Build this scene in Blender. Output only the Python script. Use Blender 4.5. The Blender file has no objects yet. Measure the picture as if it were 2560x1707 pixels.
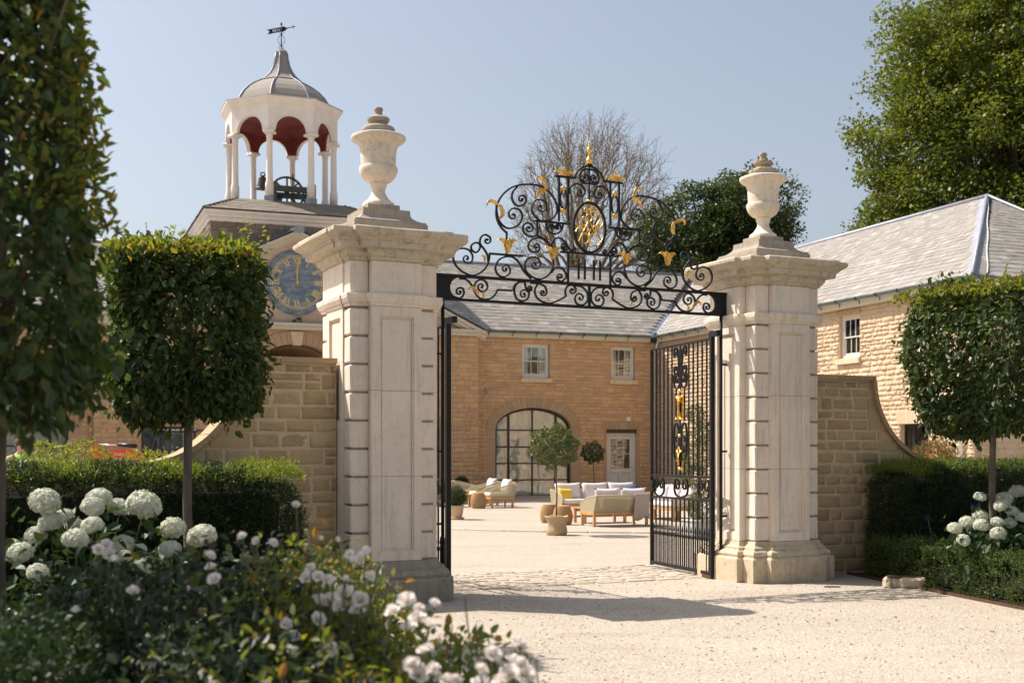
OVER=[
 ([(-1.316,3.908),(-1.332,3.809),(-1.381,3.717),(-1.471,3.652),(-1.56,3.634),(-1.673,3.676),(-1.753,3.752),(-1.772,3.831),(-1.737,3.907),(-1.657,3.935),(-1.576,3.919),(-1.533,3.863)],(-1.605,3.824),-1.2),
 ([(-1.337,3.809),(-1.348,3.883),(-1.389,3.947),(-1.435,3.996),(-1.441,4.04),(-1.419,4.089),(-1.37,4.112),(-1.316,4.091)],(-1.353,4.049),-1.0),
 ([(-1.435,3.973),(-1.455,3.927),(-1.495,3.899),(-1.544,3.926),(-1.549,3.973),(-1.507,4.008),(-1.455,4.006),(-1.43,3.966)],None,0),
 ([(-0.781,3.642),(-0.874,3.719),(-0.942,3.821),(-1.017,3.876),(-1.109,3.877),(-1.2,3.833),(-1.245,3.748),(-1.217,3.668),(-1.142,3.639),(-1.067,3.677)],(-1.117,3.731),1.2),
 ([(-0.491,3.904),(-0.496,3.804),(-0.551,3.702),(-0.654,3.645),(-0.756,3.659),(-0.844,3.721),(-0.866,3.803),(-0.824,3.874),(-0.747,3.897),(-0.679,3.876)],(-0.734,3.812),-1.1),
 ([(-0.516,3.727),(-0.465,3.784),(-0.395,3.796),(-0.334,3.754),(-0.317,3.693),(-0.369,3.636)],(-0.395,3.688),-1.2),
 ([(-0.508,4.018),(-0.516,4.063),(-0.473,4.127),(-0.404,4.148),(-0.334,4.107),(-0.291,4.049),(-0.247,4.002)],(-0.216,4.031),1.0),
 ([(-0.273,4.034),(-0.334,4.007),(-0.381,4.034),(-0.369,4.077)],(-0.34,4.045),-0.8),
 ([(-1.101,4.155),(-1.175,4.217),(-1.225,4.31),(-1.233,4.414),(-1.2,4.522),(-1.126,4.618),(-1.026,4.691),(-0.891,4.734),(-0.756,4.746),(-0.637,4.732),(-0.534,4.672),(-0.456,4.572),(-0.439,4.467),(-0.482,4.387),(-0.551,4.343),(-0.637,4.328),(-0.722,4.367),(-0.77,4.439),(-0.766,4.5),(-0.722,4.564),(-0.654,4.579),(-0.594,4.553)],(-0.657,4.491),-1.0),
 ([(-1.23,4.474),(-1.225,4.37),(-1.184,4.269),(-1.101,4.212),(-1.009,4.223),(-0.925,4.29),(-0.9,4.375),(-0.938,4.436),(-1.009,4.448)],(-1.014,4.365),1.0),
 ([(-0.959,4.702),(-1.017,4.643),(-1.034,4.574),(-1.0,4.502),(-0.933,4.478),(-0.866,4.514),(-0.847,4.571)],(-0.908,4.56),1.0),
 ([(-0.273,4.681),(-0.259,4.759),(-0.186,4.809),(-0.106,4.797),(-0.062,4.739),(-0.076,4.686)],(-0.129,4.712),-1.0),
 ([(-0.195,4.873),(-0.186,4.92),(-0.142,4.979),(-0.08,5.02),(-0.0,5.044)],None,0),
 ([(-0.0,4.997),(-0.071,4.993),(-0.121,4.942),(-0.124,4.877),(-0.076,4.849)],(-0.059,4.905),1.0),
 ([(-0.124,4.877),(-0.106,4.838),(-0.053,4.825),(-0.0,4.842)],None,0),
 ([(-0.585,4.305),(-0.577,4.242),(-0.534,4.199),(-0.465,4.189),(-0.395,4.225),(-0.361,4.289),(-0.361,4.323)],None,0),
 ([(-0.559,4.243),(-0.546,4.282),(-0.503,4.299)],(-0.506,4.265),-0.9),
 ([(-0.383,4.254),(-0.395,4.294),(-0.435,4.303)],(-0.435,4.269),0.9),
 ([(-0.701,4.156),(-0.79,4.134),(-0.866,4.166),(-0.891,4.224),(-0.874,4.271),(-0.815,4.291),(-0.764,4.265)],(-0.814,4.23),-1.0),
 ([(-0.701,4.156),(-0.637,4.123),(-0.568,4.082),(-0.516,4.017),(-0.499,3.927)],None,0),
 ([(-0.559,4.083),(-0.619,4.119),(-0.705,4.125),(-0.79,4.088),(-0.82,4.018),(-0.781,3.96),(-0.705,3.961)],(-0.719,4.021),1.0),
 ([(-1.777,3.382),(-1.697,3.362),(-1.644,3.412),(-1.649,3.471)],(-1.697,3.434),1.0),
 ([(-1.697,3.586),(-1.617,3.583),(-1.544,3.521),(-1.503,3.442),(-1.455,3.385),(-1.381,3.364),(-1.299,3.386),(-1.241,3.442),(-1.222,3.485)],None,0),
 ([(-1.495,3.428),(-1.516,3.486),(-1.495,3.554),(-1.43,3.592),(-1.365,3.569),(-1.343,3.511)],(-1.422,3.513),-1.1),
 ([(-1.222,3.485),(-1.126,3.487),(-1.026,3.493),(-1.0,3.549),(-0.942,3.588),(-0.866,3.599)],None,0),
 ([(-0.95,3.588),(-0.997,3.531),(-0.995,3.448),(-0.959,3.39),(-0.891,3.374),(-0.824,3.412),(-0.81,3.473)],(-0.879,3.45),1.1),
 ([(-0.866,3.599),(-0.854,3.539),(-0.824,3.492),(-0.781,3.505)],(-0.807,3.53),0.9),
 ([(-0.79,3.588),(-0.688,3.591),(-0.602,3.561),(-0.577,3.502)],(-0.628,3.491),-1.1),
 ([(-0.696,3.582),(-0.734,3.516),(-0.713,3.433),(-0.637,3.381),(-0.534,3.367),(-0.43,3.403),(-0.317,3.463)],None,0),
 ([(-0.317,3.463),(-0.329,3.523),(-0.3,3.579),(-0.23,3.598),(-0.186,3.562)],(-0.235,3.537),-1.0),
 ([(-0.203,3.595),(-0.098,3.583),(-0.03,3.517),(-0.027,3.432),(-0.08,3.375),(-0.168,3.378),(-0.2,3.438)],(-0.124,3.45),-1.0),
]
MONO=[
 [(-0.011,4.564),(-0.074,4.554),(-0.126,4.508),(-0.147,4.456),(-0.137,4.402),(-0.095,4.337),(-0.085,4.278),(-0.09,4.214),(-0.092,4.108)],
 [(-0.011,4.514),(-0.053,4.496),(-0.061,4.523),(-0.032,4.535),(-0.006,4.514)],
 [(-0.011,4.477),(-0.053,4.501),(-0.111,4.494),(-0.168,4.468),(-0.192,4.416),(-0.189,4.371),(-0.147,4.31),(-0.09,4.283)],
 [(-0.011,4.376),(-0.032,4.411),(-0.032,4.448),(-0.006,4.468)],
 [(-0.037,4.415),(-0.064,4.395),(-0.087,4.411),(-0.074,4.433),(-0.048,4.428)],
 [(-0.006,4.376),(-0.043,4.309),(-0.085,4.237),(-0.116,4.175),(-0.137,4.128)],
 [(-0.048,4.3),(-0.064,4.33),(-0.095,4.328),(-0.137,4.302),(-0.179,4.253),(-0.192,4.215),(-0.173,4.166),(-0.137,4.119),(-0.116,4.093)],
 [(-0.003,4.193),(-0.032,4.227),(-0.064,4.23),(-0.095,4.204)],
 [(-0.011,4.201),(-0.003,4.165),(-0.016,4.128),(-0.053,4.109)],
]
import bpy, bmesh, math, random
import numpy as np
from mathutils import Matrix, Vector
R = math.radians
scene = bpy.context.scene
C = scene.collection

# ------------------------------------------------------------------ camera, sky, sun, exposure
cam_d = bpy.data.cameras.new('camera'); cam = bpy.data.objects.new('camera', cam_d); C.objects.link(cam)
cam.location = (0, 0, 1.6); cam.rotation_euler = (R(90), 0, 0)
cam_d.sensor_width = 36; cam_d.lens = 43.59; cam_d.shift_y = 0.1088
cam_d.clip_start = 0.1; cam_d.clip_end = 3000
cam_d.dof.use_dof = True; cam_d.dof.focus_distance = 15.5; cam_d.dof.aperture_fstop = 2.8
scene.camera = cam
SUN_AZ = math.atan2(0.315, -0.949); SUN_EL = R(53)
world = bpy.data.worlds.new('World'); scene.world = world; world.use_nodes = True
wn = world.node_tree.nodes; wl = world.node_tree.links
sky = wn.new('ShaderNodeTexSky'); sky.sky_type = 'NISHITA'; sky.sun_disc = False
sky.sun_elevation = SUN_EL; sky.sun_rotation = R(90) - SUN_AZ
sky.altitude = 0; sky.air_density = 1.0; sky.dust_density = 3.2; sky.ozone_density = 1.0
hs = wn.new('ShaderNodeHueSaturation'); hs.inputs['Saturation'].default_value = 0.66; hs.inputs['Value'].default_value = 1.0
wl.new(sky.outputs[0], hs.inputs['Color']); wl.new(hs.outputs[0], wn['Background'].inputs[0]); wn['Background'].inputs[1].default_value = 0.068
sl = bpy.data.lights.new('sun', 'SUN'); sl.energy = 3.0; sl.angle = R(0.5); sl.color = (1.0, 0.905, 0.815)
sun = bpy.data.objects.new('sun', sl); C.objects.link(sun)
sdir = Vector((math.cos(SUN_EL)*math.cos(SUN_AZ), math.cos(SUN_EL)*math.sin(SUN_AZ), math.sin(SUN_EL)))
sun.rotation_euler = sdir.to_track_quat('Z', 'Y').to_euler()
scene.view_settings.view_transform = 'Standard'; scene.view_settings.look = 'None'
scene.view_settings.exposure = 1.22; scene.view_settings.gamma = 1.0
scene.view_settings.use_curve_mapping = False
scene.render.engine = 'CYCLES'

# ------------------------------------------------------------------ helpers
def tag(o, label=None, cat=None, group=None, kind=None):
    if label: o['label'] = label
    if cat: o['category'] = cat
    if group: o['group'] = group
    if kind: o['kind'] = kind
    return o
def thing(name, label, cat, loc=(0, 0, 0), rz=0.0, group=None):
    o = bpy.data.objects.new(name, None); C.objects.link(o)
    o.empty_display_size = 0.1
    o.location = loc; o.rotation_euler = (0, 0, rz)
    return tag(o, label, cat, group)
def link(name, me, parent=None, M=None):
    o = bpy.data.objects.new(name, me); C.objects.link(o)
    if parent is not None: o.parent = parent
    if M is not None: o.matrix_basis = M
    return o
def mesh_np(name, V, F, mat=None, smooth=False):
    """V (n,3), F (m,k) arrays -> mesh, fast"""
    V = np.asarray(V, np.float32); F = np.asarray(F, np.int32)
    me = bpy.data.meshes.new(name)
    me.vertices.add(len(V)); me.vertices.foreach_set('co', V.ravel())
    k = F.shape[1]
    me.loops.add(F.size); me.loops.foreach_set('vertex_index', F.ravel())
    me.polygons.add(len(F))
    me.polygons.foreach_set('loop_start', np.arange(0, F.size, k, dtype=np.int32))
    me.polygons.foreach_set('loop_total', np.full(len(F), k, np.int32))
    me.polygons.foreach_set('use_smooth', np.full(len(F), smooth))
    me.update(calc_edges=True)
    if mat: me.materials.append(mat)
    return me
class MB:
    def __init__(s): s.v = []; s.f = []
    def add(s, V, F, M=None):
        b = len(s.v)
        if M is not None: V = [tuple(M @ Vector(p)) for p in V]
        s.v.extend([tuple(p) for p in V]); s.f.extend([tuple(i+b for i in f) for f in F]); return s
    def box(s, x0, x1, y0, y1, z0, z1, M=None):
        return s.add([(x0,y0,z0),(x1,y0,z0),(x1,y1,z0),(x0,y1,z0),(x0,y0,z1),(x1,y0,z1),(x1,y1,z1),(x0,y1,z1)],
            [(3,2,1,0),(4,5,6,7),(0,1,5,4),(1,2,6,5),(2,3,7,6),(3,0,4,7)], M)
    def bbox(s, x0, x1, y0, y1, z0, z1, b=0.01, M=None):
        """box with chamfered edges"""
        b = min(b, (x1-x0)*.45, (y1-y0)*.45, (z1-z0)*.45)
        V = []; F = []
        for z, o in ((z0, b), (z0+b, 0), (z1-b, 0), (z1, b)):
            a = b
            V += [(x0+a,y0+o,z),(x1-a,y0+o,z),(x1-o,y0+a,z),(x1-o,y1-a,z),(x1-a,y1-o,z),(x0+a,y1-o,z),(x0+o,y1-a,z),(x0+o,y0+a,z)]
        F.append(tuple(range(7,-1,-1))); F.append(tuple(range(24,32)))
        for l in range(3):
            for i in range(8):
                j = (i+1) % 8; F.append((l*8+i, l*8+j, l*8+8+j, l*8+8+i))
        return s.add(V, F, M)
    def lathe(s, prof, n=32, c=(0,0,0), M=None, cap=True):
        V = []; F = []
        for r, z in prof:
            for i in range(n):
                a = 2*math.pi*i/n; V.append((c[0]+r*math.cos(a), c[1]+r*math.sin(a), c[2]+z))
        for l in range(len(prof)-1):
            for i in range(n):
                j = (i+1) % n; F.append((l*n+i, l*n+j, l*n+n+j, l*n+n+i))
        if cap:
            F.append(tuple(range(n-1,-1,-1))); b = (len(prof)-1)*n; F.append(tuple(range(b, b+n)))
        return s.add(V, F, M)
    def tube(s, pts, r, n=6, M=None, flat=None):
        """tube along pts; r float or list; flat=(w,h) gives a rectangular bar"""
        P = [Vector(p) for p in pts]; m = len(P); V = []; F = []
        rr = r if isinstance(r, (list, tuple)) else [r]*m
        up = None
        for i in range(m):
            t = (P[min(i+1,m-1)]-P[max(i-1,0)])
            if t.length < 1e-9: t = Vector((0,0,1))
            t.normalize()
            if up is None:
                up = Vector((0,0,1)) if abs(t.z) < .9 else Vector((1,0,0))
            sd = t.cross(up)
            if sd.length < 1e-6: sd = t.cross(Vector((0,1,0)))
            sd.normalize(); up = sd.cross(t).normalized()
            for k in range(n):
                a = 2*math.pi*(k+.5)/n
                V.append(P[i] + sd*(math.cos(a)*rr[i]) + up*(math.sin(a)*rr[i]))
        for i in range(m-1):
            for k in range(n):
                j = (k+1) % n; F.append((i*n+k, i*n+j, i*n+n+j, i*n+n+k))
        F.append(tuple(range(n-1,-1,-1))); F.append(tuple(range((m-1)*n, m*n)))
        return s.add(V, F, M)
    def prism(s, poly, y0, y1, M=None):
        """poly in (x,z), CCW seen from -y, extruded from y0 (front) to y1"""
        n = len(poly); V = [(x,y0,z) for x,z in poly]+[(x,y1,z) for x,z in poly]
        F = [tuple(range(n)), tuple(range(2*n-1, n-1, -1))]
        for i in range(n):
            j = (i+1) % n; F.append((j, i, n+i, n+j))
        return s.add(V, F, M)
    def loft(s, rings, M=None, cap=True):
        n = len(rings[0]); V = [p for r in rings for p in r]; F = []
        for l in range(len(rings)-1):
            for i in range(n):
                j = (i+1) % n; F.append((l*n+i, l*n+j, l*n+n+j, l*n+n+i))
        if cap: F.append(tuple(range(n-1,-1,-1))); b = (len(rings)-1)*n; F.append(tuple(range(b, b+n)))
        return s.add(V, F, M)
    def mesh(s, name, mat, smooth=False):
        me = bpy.data.meshes.new(name); me.from_pydata(s.v, [], s.f)
        if mat: me.materials.append(mat)
        if smooth: me.polygons.foreach_set('use_smooth', [True]*len(me.polygons))
        me.update(); return me
    def build(s, name, mat, parent=None, smooth=False, M=None):
        me = s.mesh(name, mat, smooth)
        if smooth == 'auto':
            pass
        return link(name, me, parent, M)
def auto_smooth(me, ang=35):
    bm = bmesh.new(); bm.from_mesh(me)
    for f in bm.faces: f.smooth = True
    for e in bm.edges:
        if len(e.link_faces) == 2 and e.calc_face_angle(0) > R(ang): e.smooth = False
    bm.to_mesh(me); bm.free()
def T(x=0, y=0, z=0): return Matrix.Translation((x, y, z))
def RX(a): return Matrix.Rotation(a, 4, 'X')
def RY(a): return Matrix.Rotation(a, 4, 'Y')
def RZ(a): return Matrix.Rotation(a, 4, 'Z')
def SC(x, y, z): return Matrix.Diagonal((x, y, z, 1))
def catmull(pts, k=6):
    P = [np.array(p, float) for p in pts]; out = []
    for i in range(len(P)-1):
        p0 = P[max(i-1,0)]; p1 = P[i]; p2 = P[i+1]; p3 = P[min(i+2, len(P)-1)]
        for j in range(k):
            t = j/k
            out.append(.5*((2*p1)+(-p0+p2)*t+(2*p0-5*p1+4*p2-p3)*t*t+(-p0+3*p1-3*p2+p3)*t**3))
    out.append(P[-1]); return out
F_PX = 3100.0
def at(px, py, Y):
    """a point of the photograph at depth Y, in metres"""
    return Vector(((px-1280)/F_PX*Y, Y, 1.6+(1132-py)/F_PX*Y))

# ------------------------------------------------------------------ materials
def newmat(name):
    m = bpy.data.materials.new(name); m.use_nodes = True
    nt = m.node_tree; p = nt.nodes['Principled BSDF']
    return m, nt, p
def N(nt, typ, **kw):
    n = nt.nodes.new(typ)
    for k, v in kw.items():
        if k.startswith('i_'): n.inputs[int(k[2:])].default_value = v
        else: setattr(n, k, v)
    return n
def ramp(nt, fac, stops):
    r = nt.nodes.new('ShaderNodeValToRGB'); e = r.color_ramp.elements
    while len(e) < len(stops): e.new(.5)
    for i, (p, c) in enumerate(stops):
        e[i].position = p; e[i].color = (*c, 1)
    nt.links.new(fac, r.inputs[0]); return r
def piece_random(nt):
    g = nt.nodes.new('ShaderNodeNewGeometry'); o = nt.nodes.new('ShaderNodeObjectInfo')
    a = N(nt, 'ShaderNodeMath', operation='ADD'); f = N(nt, 'ShaderNodeMath', operation='FRACT')
    nt.links.new(g.outputs['Random Per Island'], a.inputs[0]); nt.links.new(o.outputs['Random'], a.inputs[1])
    nt.links.new(a.outputs[0], f.inputs[0]); return f.outputs[0]
def mixc(nt, fac, a, b, mode='MIX'):
    m = N(nt, 'ShaderNodeMix', data_type='RGBA', blend_type=mode)
    for s, v in ((m.inputs[0], fac), (m.inputs[6], a), (m.inputs[7], b)):
        if hasattr(v, 'is_linked'): nt.links.new(v, s)
        elif isinstance(v, (tuple, list)): s.default_value = (*v[:3], 1)
        else: s.default_value = v
    return m.outputs[2]
def noise(nt, scale, detail=4, rough=.55, coord='Object', stretch=None):
    n = N(nt, 'ShaderNodeTexNoise'); n.inputs['Scale'].default_value = scale
    n.inputs['Detail'].default_value = detail; n.inputs['Roughness'].default_value = rough
    if coord == 'World':
        g = nt.nodes.new('ShaderNodeNewGeometry'); src = g.outputs['Position']
    else:
        tc = nt.nodes.new('ShaderNodeTexCoord'); src = tc.outputs[coord]
    if stretch:
        mp = N(nt, 'ShaderNodeMapping'); mp.inputs['Scale'].default_value = stretch
        nt.links.new(src, mp.inputs[0]); src = mp.outputs[0]
    nt.links.new(src, n.inputs['Vector']); return n.outputs['Fac']
def bump(nt, p, h, strength=.3, dist=.02):
    b = N(nt, 'ShaderNodeBump'); b.inputs['Strength'].default_value = strength; b.inputs['Distance'].default_value = dist
    nt.links.new(h, b.inputs['Height']); nt.links.new(b.outputs[0], p.inputs['Normal'])
def maprange(nt, v, a, b, c=0., d=1.):
    m = N(nt, 'ShaderNodeMapRange'); nt.links.new(v, m.inputs[0])
    for i, x in enumerate((a, b, c, d)): m.inputs[i+1].default_value = x
    return m.outputs[0]
def simple(name, col, rough=.6, metal=0, spec=.5, var=.12, vscale=6, bmp=0, bscale=30, stretch=None):
    m, nt, p = newmat(name)
    n = noise(nt, vscale, 5, .6, 'World', stretch)
    a = tuple(c*(1-var) for c in col); b = tuple(min(1, c*(1+var)) for c in col)
    nt.links.new(ramp(nt, n, [(.3, a), (.7, b)]).outputs[0], p.inputs['Base Color'])
    p.inputs['Roughness'].default_value = rough; p.inputs['Metallic'].default_value = metal
    p.inputs['Specular IOR Level'].default_value = spec
    if bmp: bump(nt, p, noise(nt, bscale, 6, .65, 'World'), bmp, .01)
    return m
def stone_pieces(name, cols, stain=(.10,.08,.06), stain_amt=.35, rough=.9, bscale=26, bs=.5):
    """stones, slates, setts: colour varies from piece to piece, plus weathering"""
    m, nt, p = newmat(name)
    rnd = piece_random(nt)
    k = len(cols); r = ramp(nt, rnd, [((i+.5)/k, c) for i, c in enumerate(cols)])
    n1 = noise(nt, 5, 5, .65, 'World'); n2 = noise(nt, 38, 5, .7, 'World')
    c = mixc(nt, maprange(nt, n2, .25, .75, .0, .45), r.outputs[0], tuple(x*.66 for x in cols[k//2]))
    c = mixc(nt, maprange(nt, n1, .52, .78, 0, stain_amt), c, stain)
    nt.links.new(c, p.inputs['Base Color']); p.inputs['Roughness'].default_value = rough
    p.inputs['Specular IOR Level'].default_value = .25
    bump(nt, p, noise(nt, bscale, 8, .7, 'World'), bs, .012)
    return m
def leaf_mat(name, cols, trans=.35, tcol=None, rough=.45, spec=.4):
    m, nt, p = newmat(name)
    rnd = piece_random(nt); k = len(cols)
    r = ramp(nt, rnd, [((i+.5)/k, c) for i, c in enumerate(cols)])
    nt.links.new(r.outputs[0], p.inputs['Base Color'])
    p.inputs['Roughness'].default_value = rough; p.inputs['Specular IOR Level'].default_value = spec
    t = N(nt, 'ShaderNodeBsdfTranslucent')
    tc = mixc(nt, 1.0, r.outputs[0], tcol or (1.9, 1.75, .7), 'MULTIPLY')
    nt.links.new(tc, t.inputs[0])
    mx = N(nt, 'ShaderNodeMixShader'); mx.inputs[0].default_value = trans
    nt.links.new(p.outputs[0], mx.inputs[1]); nt.links.new(t.outputs[0], mx.inputs[2])
    nt.links.new(mx.outputs[0], nt.nodes['Material Output'].inputs[0])
    return m
def limestone(name, base, dark, green=0.0, low_dirt=True):
    m, nt, p = newmat(name)
    n1 = noise(nt, 2.2, 6, .6, 'World'); n2 = noise(nt, 14, 6, .7, 'World'); n3 = noise(nt, 60, 5, .7, 'World')
    v = noise(nt, 5, 5, .6, 'World', (3.4, 3.4, .28))
    c = ramp(nt, n1, [(.3, tuple(x*.88 for x in base)), (.7, base)]).outputs[0]
    oi = nt.nodes.new('ShaderNodeObjectInfo'); c = mixc(nt, maprange(nt, oi.outputs['Random'], 0, 1, 0, .16), c, tuple(x*.45 for x in base))
    c = mixc(nt, maprange(nt, n2, .5, .78, 0, .42), c, dark)
    c = mixc(nt, maprange(nt, v, .52, .74, 0, .62), c, tuple(x*k_ for x, k_ in zip(base, (.58,.56,.53))))
    n4 = noise(nt, 34, 4, .6, 'World'); c = mixc(nt, maprange(nt, n4, .66, .74, 0, .35), c, dark)
    if green: c = mixc(nt, maprange(nt, n2, .52, .72, 0, green), c, (.16,.14,.05))
    nt.links.new(c, p.inputs['Base Color']); p.inputs['Roughness'].default_value = .88
    p.inputs['Specular IOR Level'].default_value = .25
    bump(nt, p, n3, .25, .006)
    return m
M = {}
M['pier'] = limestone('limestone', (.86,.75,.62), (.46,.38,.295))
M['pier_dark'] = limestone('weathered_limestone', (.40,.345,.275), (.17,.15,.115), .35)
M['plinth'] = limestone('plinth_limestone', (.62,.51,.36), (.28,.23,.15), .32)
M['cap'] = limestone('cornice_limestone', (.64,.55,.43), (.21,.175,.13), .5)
M['urn'] = limestone('urn_limestone', (.78,.685,.56), (.34,.285,.21), .22)
M['sandstone'] = stone_pieces('sandstone_block', [(.55,.40,.215),(.50,.355,.19),(.58,.43,.235),(.46,.325,.175),(.56,.415,.235),(.52,.36,.185),(.60,.46,.27),(.40,.28,.16),(.54,.39,.21)], (.13,.10,.07), .4)
M['rubble'] = stone_pieces('rubble_stone', [(.63,.40,.215),(.55,.335,.175),(.68,.45,.245),(.50,.32,.19),(.65,.44,.265),(.72,.44,.20),(.57,.38,.24),(.60,.37,.18)], (.27,.19,.13), .3, bs=.7)
M['rubble_pale'] = stone_pieces('pale_rubble_stone', [(.63,.475,.325),(.58,.43,.29),(.67,.52,.37),(.61,.455,.30),(.65,.46,.28),(.66,.52,.39)], (.38,.27,.17), .3, bs=.8)
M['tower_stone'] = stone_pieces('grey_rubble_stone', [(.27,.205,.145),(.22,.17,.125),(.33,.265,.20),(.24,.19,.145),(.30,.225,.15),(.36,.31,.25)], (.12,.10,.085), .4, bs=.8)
M['mortar'] = simple('mortar', (.45,.30,.185), .95, vscale=9, bmp=.3)
M['mortar_pale'] = simple('pale_mortar', (.60,.46,.31), .95, vscale=9, bmp=.3)
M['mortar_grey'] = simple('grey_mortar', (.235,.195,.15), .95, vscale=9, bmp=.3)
M['voussoir'] = stone_pieces('arch_stone', [(.47,.32,.18),(.42,.28,.155),(.52,.37,.22),(.45,.31,.19)], (.28,.2,.13), .25)
M['ashlar'] = stone_pieces('ashlar_stone', [(.60,.46,.35),(.57,.42,.31),(.63,.49,.39),(.60,.44,.32)], (.40,.30,.22), .2, bs=.25)
M['sill'] = simple('sill_stone', (.62,.49,.32), .85, bmp=.15)
M['slate'] = stone_pieces('roof_slate', [(.31,.295,.265),(.24,.235,.22),(.36,.34,.305),(.275,.265,.25),(.335,.29,.25),(.43,.415,.39),(.265,.25,.215),(.32,.31,.285)], (.17,.165,.135), .45, .75, bs=.35)
M['slate_dark'] = stone_pieces('weathered_slate', [(.25,.215,.165),(.20,.18,.15),(.29,.25,.19),(.23,.20,.16)], (.11,.10,.085), .35, .8, bs=.35)
M['slate_under'] = simple('roof_underlay', (.03,.03,.03), .9)
M['lead'] = simple('lead_sheet', (.30,.315,.36), .55, .3, vscale=3, var=.15, bmp=.1, bscale=8)
M['lead_dark'] = simple('dark_lead', (.12,.14,.165), .6, .2, vscale=4)
M['dome'] = limestone('stained_lead', (.33,.305,.275), (.22,.15,.10))
M['gutter'] = simple('gutter_paint', (.10,.15,.165), .4, var=.05)
M['fascia'] = simple('fascia_paint', (.56,.515,.40), .55, var=.05, vscale=2)
M['greige'] = simple('joinery_paint', (.66,.635,.565), .45, var=.04, vscale=3)
M['white_paint'] = simple('white_paint', (.82,.745,.665), .55, var=.07, vscale=3, bmp=.08)
M['white'] = simple('white_plastic', (.75,.73,.70), .4, var=.03)
M['red_paint'] = simple('oxide_red_paint', (.17,.026,.020), .6, var=.2)
M['iron'] = simple('black_iron', (.008,.0085,.010), .5, 0, .28, .3, 20, .15, 60)
M['steel'] = simple('black_steel_frame', (.012,.012,.013), .45)
M['oak'] = simple('dark_oak', (.075,.045,.025), .8, bmp=.3)
M['teak'] = simple('teak', (.50,.27,.105), .55, var=.2, vscale=14, stretch=(1,1,6))
M['rope'] = simple('woven_rope', (.47,.40,.265), .85, var=.12, vscale=40, bmp=.5, bscale=120)
M['rattan'] = simple('rattan_weave', (.50,.31,.15), .8, var=.4, vscale=55, bmp=.8, bscale=90)
M['cushion'] = simple('pale_cushion_cloth', (.66,.60,.57), .9, var=.05, vscale=8, bmp=.1)
M['seat_cloth'] = simple('cream_seat_cloth', (.66,.58,.44), .9, var=.05, vscale=8, bmp=.1)
M['yellow'] = simple('yellow_cloth', (.80,.50,.045), .85, var=.06)
M['navy'] = simple('navy_cloth', (.045,.05,.17), .9, var=.1)
M['throw'] = simple('taupe_wool', (.42,.335,.285), .95, var=.08, vscale=30, bmp=.3)
M['hessian'] = simple('hessian_sack', (.44,.32,.185), .95, var=.15, vscale=50, bmp=.5, bscale=130)
M['clay'] = simple('pale_terracotta', (.57,.41,.27), .85, var=.12)
M['planter'] = simple('grey_planter', (.42,.42,.42), .7)
M['curtain'] = simple('linen_curtain', (.86,.81,.72), .95, var=.06)
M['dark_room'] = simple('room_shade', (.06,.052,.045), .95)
M['bronze'] = simple('bell_bronze', (.10,.09,.075), .5, .6)
M['bell_green'] = simple('frame_paint', (.085,.09,.075), .7, var=.2)
M['bark'] = simple('bark', (.115,.095,.075), .95, var=.4, vscale=16, bmp=.6, bscale=30, stretch=(1,1,.25))
M['bark_grey'] = simple('grey_bark', (.17,.13,.085), .95, var=.3, vscale=4)
M['stem'] = simple('green_stem', (.07,.09,.03), .7)
M['soil'] = simple('soil', (.035,.025,.017), 1, var=.4, vscale=12, bmp=.6, bscale=20)
M['corten'] = simple('rusty_edging', (.085,.038,.022), .9, var=.3, vscale=15)
M['orange'] = simple('orange_machine_paint', (.72,.075,.012), .35, var=.05)
M['machine'] = simple('machine_black', (.018,.02,.024), .4)
M['chrome'] = simple('chrome_rod', (.75,.75,.75), .15, 1.0)
M['rubber'] = simple('rubber', (.02,.02,.02), .8)
M['skin'] = simple('skin', (.55,.30,.21), .55, var=.06)
M['hair'] = simple('brown_hair', (.075,.04,.025), .7, var=.3, vscale=60, bmp=.5, bscale=120)
M['hivis'] = simple('hi_vis_cloth', (.30,.62,.10), .8, var=.06)
M['denim'] = simple('dark_trousers', (.04,.05,.08), .9)
def goldm():
    m, nt, p = newmat('gilding'); p.inputs['Metallic'].default_value = 1
    n = noise(nt, 25, 4, .6, 'World')
    nt.links.new(ramp(nt, n, [(.3, (.78,.42,.07)), (.7, (1.0,.66,.20))]).outputs[0], p.inputs['Base Color'])
    p.inputs['Roughness'].default_value = .33; return m
M['gold'] = goldm()
def glassm():
    m, nt, p = newmat('window_glass')
    tr = N(nt, 'ShaderNodeBsdfTransparent'); tr.inputs[0].default_value = (.93,.95,.94,1)
    gl = N(nt, 'ShaderNodeBsdfGlossy'); gl.inputs['Roughness'].default_value = .015; gl.inputs[0].default_value = (.9,.93,.95,1)
    fr = N(nt, 'ShaderNodeFresnel'); fr.inputs[0].default_value = 1.52
    ad = N(nt, 'ShaderNodeMath', operation='MULTIPLY_ADD'); ad.inputs[1].default_value = 1.6; ad.inputs[2].default_value = .06
    nt.links.new(fr.outputs[0], ad.inputs[0])
    tc = nt.nodes.new('ShaderNodeNewGeometry'); nz = N(nt, 'ShaderNodeTexNoise'); nz.inputs['Scale'].default_value = 1.6; nt.links.new(tc.outputs['Position'], nz.inputs['Vector'])
    b = N(nt, 'ShaderNodeBump'); b.inputs['Strength'].default_value = .12; b.inputs['Distance'].default_value = .05; nt.links.new(nz.outputs['Fac'], b.inputs['Height']); nt.links.new(b.outputs[0], gl.inputs['Normal'])
    mx = N(nt, 'ShaderNodeMixShader'); nt.links.new(ad.outputs[0], mx.inputs[0]); nt.links.new(tr.outputs[0], mx.inputs[1]); nt.links.new(gl.outputs[0], mx.inputs[2])
    nt.links.new(mx.outputs[0], nt.nodes['Material Output'].inputs[0]); return m
M['glass'] = glassm()
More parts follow.
